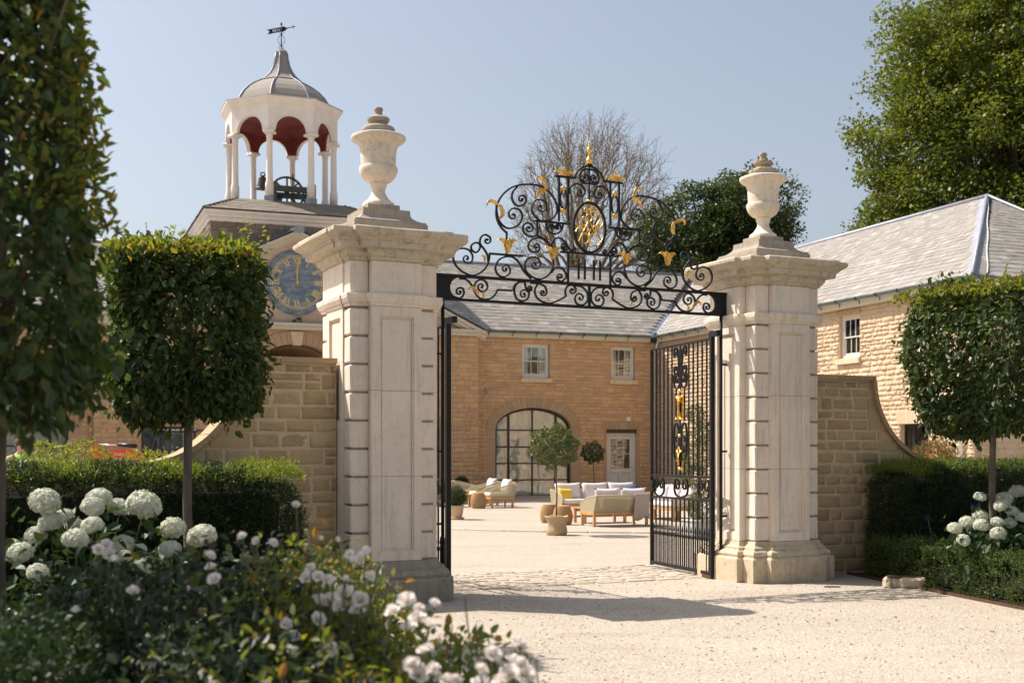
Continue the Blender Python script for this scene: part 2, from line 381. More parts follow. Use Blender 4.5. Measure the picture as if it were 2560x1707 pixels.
def gravelm():
    m, nt, p = newmat('gravel')
    g = nt.nodes.new('ShaderNodeNewGeometry')
    v = N(nt, 'ShaderNodeTexVoronoi'); v.inputs['Scale'].default_value = 70; nt.links.new(g.outputs['Position'], v.inputs['Vector'])
    v2 = N(nt, 'ShaderNodeTexVoronoi'); v2.inputs['Scale'].default_value = 26; nt.links.new(g.outputs['Position'], v2.inputs['Vector'])
    sep = N(nt, 'ShaderNodeSeparateColor'); nt.links.new(v.outputs['Color'], sep.inputs[0])
    c = ramp(nt, sep.outputs[0], [(.0, (.31,.26,.20)), (.35, (.40,.345,.275)), (.7, (.465,.41,.335)), (1., (.56,.505,.425))]).outputs[0]
    n = noise(nt, .35, 4, .6, 'World', (1,1.6,1)); n2 = noise(nt, 3.5, 4, .6, 'World')
    c = mixc(nt, maprange(nt, n, .42, .68, 0, .45), c, (.52,.47,.40))
    c = mixc(nt, maprange(nt, n2, .55, .8, 0, .35), c, (.35,.28,.205))
    n5 = noise(nt, 1.1, 5, .65, 'World', (.55,1.8,1)); c = mixc(nt, maprange(nt, n5, .52, .70, 0, .5), c, (.34,.27,.195))
    n7 = noise(nt, 14, 4, .7, 'World'); c = mixc(nt, maprange(nt, n7, .50, .70, 0, .4), c, (.36,.295,.22))
    n6 = noise(nt, 90, 3, .6, 'World'); c = mixc(nt, maprange(nt, n6, .64, .74, 0, .35), c, (.24,.19,.14))
    nt.links.new(c, p.inputs['Base Color']); p.inputs['Roughness'].default_value = .95; p.inputs['Specular IOR Level'].default_value = .2
    a = N(nt, 'ShaderNodeMath', operation='ADD'); nt.links.new(v.outputs['Distance'], a.inputs[0])
    q = N(nt, 'ShaderNodeMath', operation='MULTIPLY'); q.inputs[1].default_value = 2.2; nt.links.new(noise(nt, 2.2, 5, .65, 'World'), q.inputs[0]); nt.links.new(q.outputs[0], a.inputs[1])
    a2 = N(nt, 'ShaderNodeMath', operation='ADD'); nt.links.new(a.outputs[0], a2.inputs[0]); nt.links.new(v2.outputs['Distance'], a2.inputs[1])
    bump(nt, p, a2.outputs[0], .55, .016); return m
M['gravel'] = gravelm()
M['sett'] = stone_pieces('sett_stone', [(.50,.43,.35),(.42,.355,.285),(.56,.49,.40),(.47,.39,.31)], (.30,.25,.19), .35)
def dialm():
    m, nt, p = newmat('slate_dial')
    n = noise(nt, 2.6, 6, .6, 'Object', (1,1,2.6)); n2 = noise(nt, 9, 5, .6, 'Object', (1,1,3))
    c = ramp(nt, n, [(.32, (.085,.125,.16)), (.5, (.145,.195,.235)), (.68, (.27,.325,.345))]).outputs[0]
    c = mixc(nt, maprange(nt, n2, .55, .75, 0, .5), c, (.36,.40,.39))
    nt.links.new(c, p.inputs['Base Color']); p.inputs['Roughness'].default_value = .6; return m
M['dial'] = dialm()
M['numeral'] = simple('worn_gilt_numeral', (.68,.49,.22), .5, .2, var=.2, vscale=12)
# foliage
M['hornbeam'] = leaf_mat('hornbeam_leaf', [(.030,.060,.020),(.042,.080,.022),(.055,.095,.028),(.036,.066,.026),(.075,.105,.025),(.048,.085,.024),(.10,.105,.028)], .38)
M['hornbeam_new_sunlit'] = leaf_mat('new_sunlit_hornbeam_leaf', [(.12,.17,.03),(.16,.18,.03),(.10,.15,.03),(.24,.13,.03),(.15,.19,.035),(.13,.17,.03)], .5)
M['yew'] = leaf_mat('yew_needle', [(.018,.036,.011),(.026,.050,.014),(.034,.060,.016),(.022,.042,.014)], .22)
M['yew_new'] = leaf_mat('new_yew_growth', [(.11,.16,.025),(.15,.19,.03),(.09,.145,.028),(.18,.19,.035)], .45)
M['box'] = leaf_mat('box_leaf', [(.055,.085,.020),(.075,.11,.024),(.045,.075,.020),(.09,.125,.028)], .3)
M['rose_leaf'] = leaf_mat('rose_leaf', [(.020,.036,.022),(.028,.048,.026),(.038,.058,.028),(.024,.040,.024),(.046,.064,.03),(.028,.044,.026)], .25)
M['rose_light'] = leaf_mat('sunlit_rose_leaf', [(.13,.17,.04),(.17,.19,.04),(.10,.14,.04),(.19,.19,.035),(.22,.11,.03),(.14,.18,.04),(.11,.15,.035),(.09,.13,.04)], .5)  # paler rose leaf with the sunlight put into its colour
M['hyd_leaf'] = leaf_mat('hydrangea_leaf', [(.022,.048,.018),(.030,.06,.020),(.038,.07,.022)], .25)
M['hyd_flower'] = leaf_mat('hydrangea_floret', [(.60,.62,.50),(.66,.67,.57),(.56,.60,.47),(.70,.69,.60)], .3, (1.05,1.05,.95), .7, .2)
M['petal'] = leaf_mat('rose_petal', [(.88,.84,.80),(.88,.86,.83),(.88,.80,.75),(.90,.88,.85)], .35, (1.0,.95,.9), .6, .2)
M['oak_leaf'] = leaf_mat('dark_oak_leaf', [(.030,.052,.018),(.042,.068,.022),(.055,.085,.025),(.07,.095,.03)], .3)
M['beech'] = leaf_mat('lime_green_leaf', [(.058,.092,.017),(.085,.122,.02),(.12,.15,.024),(.065,.10,.019),(.165,.175,.03)], .4)
M['laurel'] = leaf_mat('holm_leaf', [(.055,.08,.03),(.075,.10,.035),(.09,.115,.04),(.12,.14,.06)], .3, rough=.35)
M['photinia'] = leaf_mat('photinia_leaf', [(.10,.12,.05),(.13,.15,.06),(.09,.11,.045),(.15,.15,.07),(.12,.13,.055),(.40,.14,.08),(.44,.18,.11)], .35)
M['shrub'] = leaf_mat('yellow_green_leaf', [(.13,.16,.03),(.17,.19,.035),(.10,.14,.03),(.20,.19,.04)], .45)
M['agap'] = leaf_mat('agapanthus_leaf', [(.045,.075,.025),(.06,.09,.03)], .3)
M['agap_blue'] = leaf_mat('agapanthus_floret', [(.05,.045,.16),(.07,.06,.2)], .3, (1,1,1.1))
rng = np.random.default_rng(7); random.seed(7)

# ------------------------------------------------------------------ ground
GY = R(25.79); GU = Vector((math.cos(GY), math.sin(GY), 0)); GV = Vector((-math.sin(GY), math.cos(GY), 0))
PL = Vector((-1.478, 13.72, 0)); PR = Vector((3.24, 16.0, 0)); PM = (PL+PR)/2
def gate_pt(u, v, z=0): return PM + GU*u + GV*v + Vector((0, 0, z))
mb = MB(); mb.add([(-700,-60,0),(700,-60,0),(700,1500,0),(-700,1500,0)], [(0,1,2,3)])
ground = tag(mb.build('ground', M['gravel']), 'pale beige gravel drive and courtyard', kind='structure')
mb = MB()
for i in range(5): mb.box(-2.02, 2.02, .2+i*.38, .2+(i+1)*.38-.002, -.05, .001)
GM = T(*PM) @ RZ(GY)
mb.build('threshold_bed', M['mortar_pale'], ground, M=GM)
sett_v = []
for k in range(3):
    b = MB(); b.bbox(-.5,.5,-.5,.5,-.5,.5,.12); me = b.mesh('sett', M['sett'], True); sett_v.append(me)
rr = random.Random(3); y = .22
while y < 2.05:
    d = rr.uniform(.075,.1); x = -1.98 + rr.uniform(-.1,.05)
    while x < 1.95:
        w = rr.uniform(.28,.46)
        link('sett', rr.choice(sett_v), ground, GM @ T(x+w/2, y+d/2, rr.uniform(-.017,-.008)) @ RZ(rr.uniform(-.03,.03)) @ SC(w-.012, d-.02, .05))
        x += w
    y += d
# curved flush stone edging round the courtyard circle
cc = at(1420, 1290, 1) ; cx0, cy0, cr = 3.1, 33.4, 8.6
kb = MB(); kb.bbox(-.5,.5,-.5,.5,-.5,.5,.08); kme = kb.mesh('kerb_stone', M['sett'], True)
n = 62
for i in range(n):
    a = 2*math.pi*i/n + .02
    px, py = cx0+cr*math.cos(a), cy0+cr*math.sin(a)
    if py < 38 and -4.5 < px < 9: link('kerb_stone', kme, ground, T(px, py, .006) @ RZ(a) @ SC(.16, cr*2*math.pi/n-.02, .05))
# planting beds
def flat(name, pts, z, mat, label=None):
    b = MB(); b.add([(x, y, z) for x, y in pts], [tuple(range(len(pts)))])
    return tag(b.build(name, mat), label, kind='structure')
bedL = flat('planting_bed', [(-9,1.2),(.15,1.2),(.18,4.2),(-.3,6.8),(-.9,9.5),(-1.35,12.4),(-2.2,13.0),(-9,9.9)], .02, M['soil'], 'dark soil bed under the roses and hydrangeas')
bedR = flat('planting_bed', [(4.46,16.35),(4.85,14.4),(5.25,12.6),(5.7,10.0),(12,10.0),(12,20.0)], .02, M['soil'], 'dark soil bed behind the clipped box edging')
b = MB(); pth = [Vector((4.43,16.4,0)), Vector((4.82,14.4,0)), Vector((5.22,12.6,0)), Vector((5.68,9.9,0))]
for i in range(3):
    p, q = pth[i], pth[i+1]; d = (q-p); L_ = d.length; a = math.atan2(d.y, d.x)
    b.box(0, L_, -.005, .005, -.02, .035, T(*p) @ RZ(a))
tag(b.build('steel_edging', M['corten']), 'rusty steel edging strip at the foot of the box hedge', 'edging')

# ------------------------------------------------------------------ stone pieces
def stone_variants(name, mat, k, jit, inset=(.035,.07), seed=1, grid=(4,3), rough=.25):
    out = []; r = random.Random(seed)
    for q in range(k):
        nx, nz = grid; V = []; F = []
        cj = {(sx, sz): (r.uniform(-jit, jit)*.5, r.uniform(-jit, jit)) for sx in (0, 1) for sz in (0, 1)}
        def corner(fx, fz, ins):
            x = fx-.5; z = fz-.5
            dx = sum(cj[(a, c)][0]*((1-fx) if a == 0 else fx)*((1-fz) if c == 0 else fz) for a in (0,1) for c in (0,1))
            dz = sum(cj[(a, c)][1]*((1-fx) if a == 0 else fx)*((1-fz) if c == 0 else fz) for a in (0,1) for c in (0,1))
            return x*(1-2*ins[0])+dx, z*(1-2*ins[1])+dz
        for j in range(nz+1):
            for i in range(nx+1):
                edge = i in (0, nx) or j in (0, nz)
                x, z = corner(i/nx, j/nz, inset)
                yy = -.5 + (r.uniform(.12,.3) if edge else r.uniform(-rough, rough))
                V.append((x, yy, z))
        W = nx+1
        for j in range(nz):
            for i in range(nx): F.append((j*W+i, j*W+i+1, (j+1)*W+i+1, (j+1)*W+i))
        ring = [i for i in range(W)] + [j*W+nx for j in range(1, nz+1)] + [nz*W+i for i in range(nx-1,-1,-1)] + [j*W for j in range(nz-1,0,-1)]
        base = len(V); m = len(ring)
        for idx in ring:
            fx = (idx % W)/nx; fz = (idx//W)/nz
            x, z = corner(fx, fz, (0, 0)); V.append((x, -.12, z))
        for idx in ring:
            fx = (idx % W)/nx; fz = (idx//W)/nz
            x, z = corner(fx, fz, (0, 0)); V.append((x, .5, z))
        for i in range(m):
            j = (i+1) % m
            F.append((ring[j], ring[i], base+i, base+j)); F.append((base+j, base+i, base+m+i, base+m+j))
        b = MB(); b.add(V, F); out.append((b.v, b.f, b.mesh(name, mat, True)))
    return out
def place_pieces(name, lst, variants, mat, parent, Mx=None, limit=300, key=None, stuff='stone_field', seed=1, smooth=True):
    """lst: matrices (local). The `limit` that show largest become objects, the rest one joined part"""
    r = random.Random(seed); Mx = Mx or Matrix.Identity(4)
    idx = list(range(len(lst)))
    if key: idx.sort(key=lambda i: -key[i])
    big = set(idx[:limit]); rest = [i for i in range(len(lst)) if i not in big]
    for i in sorted(big): link(name, r.choice(variants)[2], parent, Mx @ lst[i])
    if rest:
        VV = []; b0 = 0; FF = {}
        for i in rest:
            v, f, _ = r.choice(variants)
            A = np.array(Mx @ lst[i]); P = np.c_[np.array(v), np.ones(len(v))] @ A.T
            VV.append(P[:, :3])
            for fc in f: FF.setdefault(len(fc), []).append([k+b0 for k in fc])
            b0 += len(v)
        me = bpy.data.meshes.new(stuff); me.from_pydata(np.vstack(VV).tolist(), [], [f for k in FF for f in FF[k]])
        me.polygons.foreach_set('use_smooth', [smooth]*len(me.polygons)); me.materials.append(mat); me.update()
        tag(link(stuff, me, parent), kind='stuff')
def rubble_courses(s0, s1, z0, z1, openings, hr=(.11,.19), wr=(.16,.48), joint=.014, depth=.07, seed=1, off=(.0,.010), prot=.022):
    """stones as local matrices in (s, depth, z). openings: fn(z)-> list of (a,b) blocked intervals"""
    r = random.Random(seed); out = []; z = z0; k = 0
    while z < z1-.04:
        h = r.uniform(*hr)
        if z+h > z1-.06: h = z1-z
        free = [(s0, s1)]
        for op in openings:
            iv = op(z, z+h)
            if not iv: continue
            nf = []
            for a, b in free:
                if iv[1] <= a or iv[0] >= b: nf.append((a, b)); continue
                if iv[0] > a: nf.append((a, iv[0]))
                if iv[1] < b: nf.append((iv[1], b))
            free = nf
        for a, b in free:
            x = a
            while x < b-.03:
                w = r.uniform(*wr)*(.8+h*1.2)
                if b-x-w < .12: w = b-x
                w = min(w, b-x)
                if h > .15 and r.random() < .22 and w > .14:
                    hh = h*r.uniform(.42,.58)
                    for zz, h2 in ((z, hh), (z+hh, h-hh)):
                        out.append((T(x+w/2, -r.uniform(*off)+depth*.5-prot, zz+h2/2) @ SC(w-joint, depth, h2-joint), w*h2))
                else:
                    out.append((T(x+w/2, -r.uniform(*off)+depth*.5-prot, z+h/2) @ SC(w-joint, depth, h-joint), w*h))
                x += w
        z += h; k += 1
    return out
def rect_op(a, b, c, d):
    return lambda z0, z1: (a, b) if (z0+z1)/2 > c and (z0+z1)/2 < d else None
def arch_op(sc, hw, zs, rise, z0b=0.0):
    def f(z0, z1):
        zm = (z0+z1)/2
        if zm < z0b or zm > zs+rise: return None
        if zm <= zs: return (sc-hw, sc+hw)
        q = hw*math.sqrt(max(0, 1-((zm-zs)/rise)**2)); return (sc-q, sc+q)
    return f
def wall_sheet(s0, s1, z0, z1, ops, top=None, reveal=.28):
    """mortar face with true openings and reveals. ops: ('r',a,b,c,d) or ('a',sc,hw,zb,zs,rise)"""
    cuts = {s0, s1}
    if top:
        for i in range(25): cuts.add(s0+(s1-s0)*i/24)
    for o in ops:
        if o[0] == 'r': cuts |= {o[1], o[2]}
        else:
            for i in range(25): cuts.add(o[1]-o[2]*math.cos(math.pi*i/24))
    cs = sorted(c for c in cuts if s0-1e-6 <= c <= s1+1e-6); b = MB()
    tz = top or (lambda s: z1)
    def az(o, s): return o[4]+o[5]*math.sqrt(max(0, 1-((s-o[1])/o[2])**2))
    for x0, x1 in zip(cs, cs[1:]):
        if x1-x0 < 1e-6: continue
        xm = (x0+x1)/2; blk = []
        for o in ops:
            if o[0] == 'r' and o[1] < xm < o[2]: blk.append((o[3], o[3], o[4], o[4]))
            if o[0] == 'a' and o[1]-o[2] < xm < o[1]+o[2]: blk.append((o[3], o[3], az(o, x0), az(o, x1)))
        blk.sort(); lo = (z0, z0)
        for c0, c1, d0, d1 in blk + [(tz(x0), tz(x1), None, None)]:
            if c0 > lo[0]+1e-5 or c1 > lo[1]+1e-5:
                b.add([(x0,0,lo[0]),(x1,0,lo[1]),(x1,0,c1),(x0,0,c0)], [(0,1,2,3)])
            if d0 is None: break
            if reveal: b.add([(x0,0,d0),(x1,0,d1),(x1,reveal,d1),(x0,reveal,d0)], [(0,1,2,3)])
            if reveal and c0 > z0+.01: b.add([(x0,0,c0),(x1,0,c1),(x1,reveal,c1),(x0,reveal,c0)], [(3,2,1,0)])
            lo = (d0, d1)
    if reveal:
        for o in ops:
            e = (o[1], o[2], o[3], o[4]) if o[0] == 'r' else (o[1]-o[2], o[1]+o[2], o[3], o[4])
            b.add([(e[0],0,e[2]),(e[0],reveal,e[2]),(e[0],reveal,e[3]),(e[0],0,e[3])], [(3,2,1,0)])
            b.add([(e[1],0,e[2]),(e[1],reveal,e[2]),(e[1],reveal,e[3]),(e[1],0,e[3])], [(0,1,2,3)])
    return b

# ------------------------------------------------------------------ gate piers
def cross(o, z, out=1, a=.49, b=.283, p=.58, po=.505):
    a += o; b += o; p += o; po += o
    pr, pl = (po, p) if out > 0 else (p, po)
    q = [(b,-p),(b,-a),(a,-a),(a,-b),(pr,-b),(pr,b),(a,b),(a,a),(b,a),(b,p),(-b,p),(-b,a),(-a,a),(-a,b),(-pl,b),(-pl,-b),(-a,-b),(-a,-a),(-b,-a),(-b,-p)]
    return [(x, y, z) for x, y in q]
def wobble(me, amp, seed, scale=9):
    r = random.Random(seed)
    for v in me.vertices:
        v.co += Vector((r.uniform(-amp,amp), r.uniform(-amp,amp), r.uniform(-amp*.6,amp*.6)))
quoin_v = []
for k in range(4):
    b = MB(); b.bbox(-.107,.107,-.107,.107,-.1375,.1375,.012); me = b.mesh('quoin_block', M['pier'])
    wobble(me, .003, k); quoin_v.append(me)
def pilaster(parent, rot, zs, half=.283, back=0.):
    """panelled pilaster in stacked blocks: frame, two moulding steps and a field"""
    for i, (z0, z1) in enumerate(zip(zs, zs[1:])):
        z0 += .004 if i else 0; last = i == len(zs)-2
        b = MB(); h = half; y0, yc = -.58, -.47
        lo = .10 if i == 0 else 0; hi = .10 if last else 0
        b.box(-h, -h+.088, y0, yc, z0, z1); b.box(h-.088, h, y0, yc, z0, z1)
        if lo: b.box(-h+.088, h-.088, y0, yc, z0, z0+lo)
        if hi: b.box(-h+.088, h-.088, y0, yc, z1-hi, z1)
        a0, a1 = z0+lo, z1-hi
        for k, (d, w) in enumerate(((.018,.018),(.036,.018))):
            w0 = .088+k*.018; zo = k*.018
            b.box(-h+w0, -h+w0+w, y0+d, yc, a0+(zo if lo else 0), a1-(zo if hi else 0)); b.box(h-w0-w, h-w0, y0+d, yc, a0+(zo if lo else 0), a1-(zo if hi else 0))
            if lo: b.box(-h+w0+w, h-w0-w, y0+d, yc, a0+zo, a0+zo+w)
            if hi: b.box(-h+w0+w, h-w0-w, y0+d, yc, a1-zo-w, a1-zo)
        b.box(-h+.124, h-.124, y0+.026, yc, a0+(.036 if lo else 0), a1-(.036 if hi else 0))
        b.build('pilaster_block', M['pier'], parent, M=RZ(rot) @ T(0, back, 0))
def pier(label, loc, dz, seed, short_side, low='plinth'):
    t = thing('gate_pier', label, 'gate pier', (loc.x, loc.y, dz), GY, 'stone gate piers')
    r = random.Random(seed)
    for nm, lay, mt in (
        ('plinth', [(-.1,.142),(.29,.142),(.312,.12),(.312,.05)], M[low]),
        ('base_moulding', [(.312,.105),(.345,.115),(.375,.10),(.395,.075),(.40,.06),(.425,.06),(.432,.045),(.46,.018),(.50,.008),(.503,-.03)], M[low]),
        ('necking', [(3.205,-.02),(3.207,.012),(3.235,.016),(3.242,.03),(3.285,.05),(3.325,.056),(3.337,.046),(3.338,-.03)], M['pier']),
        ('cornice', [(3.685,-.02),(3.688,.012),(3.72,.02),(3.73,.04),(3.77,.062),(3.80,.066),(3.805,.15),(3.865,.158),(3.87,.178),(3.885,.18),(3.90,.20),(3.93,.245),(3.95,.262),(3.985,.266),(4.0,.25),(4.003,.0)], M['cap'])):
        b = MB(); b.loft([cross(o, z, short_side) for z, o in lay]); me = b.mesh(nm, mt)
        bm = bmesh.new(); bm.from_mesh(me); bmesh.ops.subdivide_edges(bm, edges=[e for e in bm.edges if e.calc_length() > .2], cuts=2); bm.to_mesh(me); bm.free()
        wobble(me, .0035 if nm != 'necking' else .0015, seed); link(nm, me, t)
    # core behind the joints
    b = MB(); b.box(-.462,.462,-.462,.462,.3,3.3); b.build('core', M['pier_dark'], t)
    z = .50; hh = .2990
    for i in range(9):
        for sx in (-1, 1):
            for sy in (-1, 1):
                link('quoin_block', r.choice(quoin_v), t, T(sx*.383, sy*.383, z+hh/2) @ RZ(r.choice((0, R(90)))) )
        z += hh
    for sx in (-1, 1):
        for sy in (-1, 1):
            b = MB(); b.box(sx*.383-.1, sx*.383+.1, sy*.383-.1, sy*.383+.1, .31, .49); b.build('quoin_base', M['pier'], t)
    joints = [.505, 1.40, 2.31, 3.204]
    pilaster(t, 0, joints); pilaster(t, R(90) if short_side < 0 else R(-90), joints); pilaster(t, R(180), joints)
    pilaster(t, R(-90) if short_side < 0 else R(90), [1.9, 2.62, 3.204], .283, .075)
    b = MB(); b.box(-.283,.283,-.50,-.40,.5,1.9, RZ(R(-90) if short_side < 0 else R(90))); b.build('pilaster_block', M['pier'], t)
    # frieze in separate stones
    for a in range(4):
        outer = a == (1 if short_side > 0 else 3)
        b = MB(); b.bbox(-.281,.281,-.578+(.075 if outer else 0),-.40,3.339,3.684,.006); b.build('frieze_stone', M['pier'], t, M=RZ(a*math.pi/2))
        b = MB(); b.bbox(.287,.488,-.488,-.287,3.339,3.684,.006); b.build('frieze_stone', M['pier'], t, M=RZ(a*math.pi/2))
    b = MB()
    def sq(h, z): return [(-h,-h,z),(h,-h,z),(h,h,z),(-h,h,z)]
    b.loft([sq(.42,4.0), sq(.42,4.13), sq(.405,4.14), sq(.405,4.155), sq(.37,4.162), sq(.33,4.18), sq(.295,4.205), sq(.275,4.235), sq(.27,4.28), sq(.27,4.30), sq(.1,4.301)])
    b.build('pedestal', M['pier_dark'], t)
    b = MB(); b.bbox(-.185,.185,-.185,.185,4.30,4.368,.006); b.build('pedestal_step', M['pier_dark'], t)
    return t
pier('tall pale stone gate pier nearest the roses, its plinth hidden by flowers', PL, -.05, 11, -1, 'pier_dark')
pier('pale stone gate pier by the box hedge, with gate-bar shadows on its side', PR, 0, 23, 1)
def urn(label, loc, dz, rz):
    t = thing('stone_urn', label, 'urn', (loc.x, loc.y, dz+4.368), rz, 'stone urns on the gate piers')
    body = [(.173,0),(.175,.03),(.165,.045),(.145,.055),(.115,.085),(.085,.13),(.073,.165),(.076,.19),(.09,.225),(.095,.258)]
    bowl = [(.088,.258),(.13,.275),(.165,.30),(.197,.345),(.213,.395),(.213,.425),(.203,.444)]
    cup = [(.190,.446),(.192,.47),(.195,.54),(.20,.61),(.212,.66),(.235,.69),(.275,.715),(.298,.735),(.303,.755),(.297,.775),(.275,.785),(.2,.797)]
    lid = [(.19,.797),(.19,.812),(.178,.818),(.176,.826),(.184,.84),(.182,.862),(.17,.876),(.15,.884),(.115,.898),(.095,.912),(.092,.925),(.115,.938),(.124,.955),(.124,.975),(.10,.993),(.06,1.004),(.046,1.015),(.042,1.05),(.05,1.065),(.052,1.08),(.044,1.094),(.02,1.098)]
    for nm, pr, mt in (('foot', body, 'urn'), ('bowl', bowl, 'urn'), ('vase', cup, 'urn'), ('lid', lid, 'pier_dark')):
        b = MB(); b.lathe(pr, 48); me = b.mesh(nm, M[mt]); auto_smooth(me, 40); link(nm, me, t)
urn('weathered stone urn with lid on the nearer gate pier, beside the cupola', PL, -.05, .3)
urn('stone urn with lichen-spotted lid on the gate pier beside the slate roof', PR, 0, 1.1)
# yellow lichen crust on the far urn's lid
b = MB(); rl = random.Random(4)
lt = [o for o in C.objects if o.name.startswith('stone_urn')][1]
for i in range(46):
    a = rl.uniform(2.4, 5.6); z, rd = rl.choice(((.868,.176),(.88,.158),(.985,.112),(1.008,.052)))
    c = Vector((rd*math.cos(a), rd*math.sin(a), z)); s = rl.uniform(.008,.02)
    b.lathe([(s,-.002),(s*.8,.004),(s*.2,.006)], 6, c)
b.build('lichen', simple('lichen', (.50,.33,.045), .95, var=.3), lt)

# ------------------------------------------------------------------ wing walls
ash_v = stone_variants('wall_stone', M['sandstone'], 8, .05, (.03,.07), 5, (5,4), .22)
def wing_wall(label, centre, sgn, t_hi, ct, a, zt, zl, t_end, seed):
    """u runs outward from the pier; concave sweep from zt down to zl between t_hi and ct"""
    t = thing('wing_wall', label, 'wall', (centre.x, centre.y, 0), GY, 'curved garden walls beside the gate')
    def top(s):
        if s <= ct-a: return zt
        if s >= ct: return zl
        return zt-(zt-zl)*math.sqrt(max(0, 1-((ct-s)/a)**2))
    yf = -.06
    r = random.Random(seed); S0 = .51
    b = MB(); cs = [S0]+[S0+(t_end-S0)*i/90 for i in range(1, 91)]
    for x0, x1 in zip(cs, cs[1:]):
        q = [(sgn*x0, -.1), (sgn*x1, -.1), (sgn*x1, top(x1)-.055), (sgn*x0, top(x0)-.055)]
        b.prism(q if sgn > 0 else q[::-1], yf-.021, yf+.33)
    b.build('mortar_bed', M['mortar_pale'], t)
    z = .02; key = []; lst = []
    while z < zt-.10:
        h = r.choice((.12,.15,.17,.135,.185)); h = min(h, zt-.072-z) if zt-.072-z < h+.07 else h
        x = S0 + r.uniform(-.15, 0)
        while x < t_end:
            w = r.uniform(.17,.42)*(.7+h*2.0); x0 = max(x, S0); x1 = min(x+w, t_end); x += w
            if x1-x0 < .05: continue
            j = .024
            zmax = min(top(x0), top(x1))-.072
            if zmax >= z+h:
                if h > .17 and r.random() < .2:
                    for zz, h2 in ((z, h*.5), (z+h*.5, h*.5)): lst.append(T(sgn*(x0+x1)/2, yf-r.uniform(0,.012), zz+h2/2) @ SC(x1-x0-j, .07, h2-j)); key.append(h2*(x1-x0))
                else:
                    lst.append(T(sgn*(x0+x1)/2, yf-r.uniform(0,.012), z+h/2) @ SC(x1-x0-j, .07, h-j)); key.append(h*(x1-x0))
            elif max(top(x0), top(x1))-.072 > z+.03:
                xs = [x0+j/2+(x1-x0-j)*i/24 for i in range(25)]
                xs = [q for q in xs if top(q)-.074 > z+.02]
                if len(xs) < 4: continue
                pts = [(sgn*xs[0], z+j/2), (sgn*xs[-1], z+j/2)]
                tp = [(sgn*q, max(z+.012, min(z+h-j/2, top(q)-.074))) for q in reversed(xs)]
                poly = pts+tp
                bb = MB(); bb.prism(poly if sgn > 0 else poly[::-1], yf-.035, yf+.03); bb.build('wall_stone', M['sandstone'], t)
        z += h
    place_pieces('wall_stone', lst, ash_v, M['sandstone'], t, None, 300, key, seed=seed)
    # coping stones, laid over the sweep
    ln = [(S0+.0)]; pts = []
    s = S0
    while s < t_end: pts.append(s); s += .03
    P = [Vector((q, 0, top(q))) for q in pts]
    seg = []; acc = 0; cur = [P[0]]; want = .62
    for p, q in zip(P, P[1:]):
        cur.append(q); acc += (q-p).length
        if acc >= want: seg.append(cur); cur = [q]; acc = 0; want = r.uniform(.5,.8)
    if len(cur) > 1: seg.append(cur)
    for sg in seg:
        rings = []
        for i, p in enumerate(sg):
            tg = (sg[min(i+1, len(sg)-1)]-sg[max(i-1, 0)]).normalized(); nn = Vector((-tg.z, 0, tg.x))
            sh = .004 if i == 0 else (-.004 if i == len(sg)-1 else 0)
            p = p+tg*sh; lo = p-nn*.058
            rg = [(p.x,yf-.075,p.z-.02*0),(p.x,yf+.40,p.z),(lo.x,yf+.40,lo.z),(lo.x,yf-.075,lo.z)]
            rings.append([(sgn*x, y, z) for x, y, z in rg])
        bb = MB(); bb.loft(rings); bb.build('coping_stone', M['voussoir'], t)
    return t
wing_wall('sandstone block wall sweeping down behind the hydrangeas and roses', PL, -1, 1.54, 2.62, 1.08, 2.62, 1.50, 9.5, 31)
wing_wall('sandstone block wall sweeping down beside the box hedge', PR, 1, 1.78, 2.97, 1.19, 2.63, 1.50, 9.0, 47)

# ------------------------------------------------------------------ overthrow

ot = thing('gate_overthrow', 'black wrought iron overthrow with gilded leaves spanning the gate piers', 'overthrow', PM + GU*.052, GY)
def spiral(p, c, turns, rmin=.010, n=None):
    p = np.array(p); c = np.array(c); d = p-c; r0 = np.hypot(*d); a0 = math.atan2(d[1], d[0])
    n = n or max(8, int(abs(turns)*14))
    return [c+np.array([math.cos(a0+turns*2*math.pi*i/n), math.sin(a0+turns*2*math.pi*i/n)])*(r0+(rmin-r0)*(i/n)**.8) for i in range(1, n+1)]
def flat_bar(path, w, d, mirror, y=0, taper=0):
    """bar of width w (in plane) and depth d (through plane), swept along 2-d path (u,z)"""
    P = [np.array(p, float) for p in path]; rings = []; m = len(P)
    for i in range(m):
        t = P[min(i+1, m-1)]-P[max(i-1, 0)]; t = t/(np.hypot(*t)+1e-9); nn = np.array([-t[1], t[0]])
        ww = w*(1-taper*max(0, (i/m-.6)/.4)) if taper else w
        a = P[i]+nn*ww/2; q = P[i]-nn*ww/2
        rg = [(a[0],y-d/2,a[1]),(a[0],y+d/2,a[1]),(q[0],y+d/2,q[1]),(q[0],y-d/2,q[1])]
        rings.append([(x*mirror, yy, z) for x, yy, z in rg])
    b = MB(); b.loft(rings); return b
def scroll_piece(parent, pts, ce, turns, mirror, w=.019, d=.026, mat='iron', name='scroll', dz=0, eye=True):
    path = catmull(pts, 5)
    if ce: path = path + spiral(path[-1], ce, turns)
    b = flat_bar(path, w, d, mirror, taper=.35 if ce else 0)
    if ce and eye:
        e = path[-1]; b.lathe([(.001,-.016),(.015,-.012),(.017,0),(.015,.012),(.001,.016)], 8, (0,0,0), T(e[0]*mirror, 0, e[1]) @ RX(R(90)))
    return b.build(name, M[mat], parent)
for pts, ce, tn in OVER:
    for m in (-1, 1):
        # data describe the left half (u<0); m=1 keeps it, m=-1 mirrors it
        scroll_piece(ot, pts, ce, tn, m)
def bar(parent, u0, u1, z0, z1, d=.03, name='bar', mat='iron', y=0):
    b = MB(); b.bbox(u0, u1, y-d/2, y+d/2, z0, z1, .003); return b.build(name, M[mat], parent)
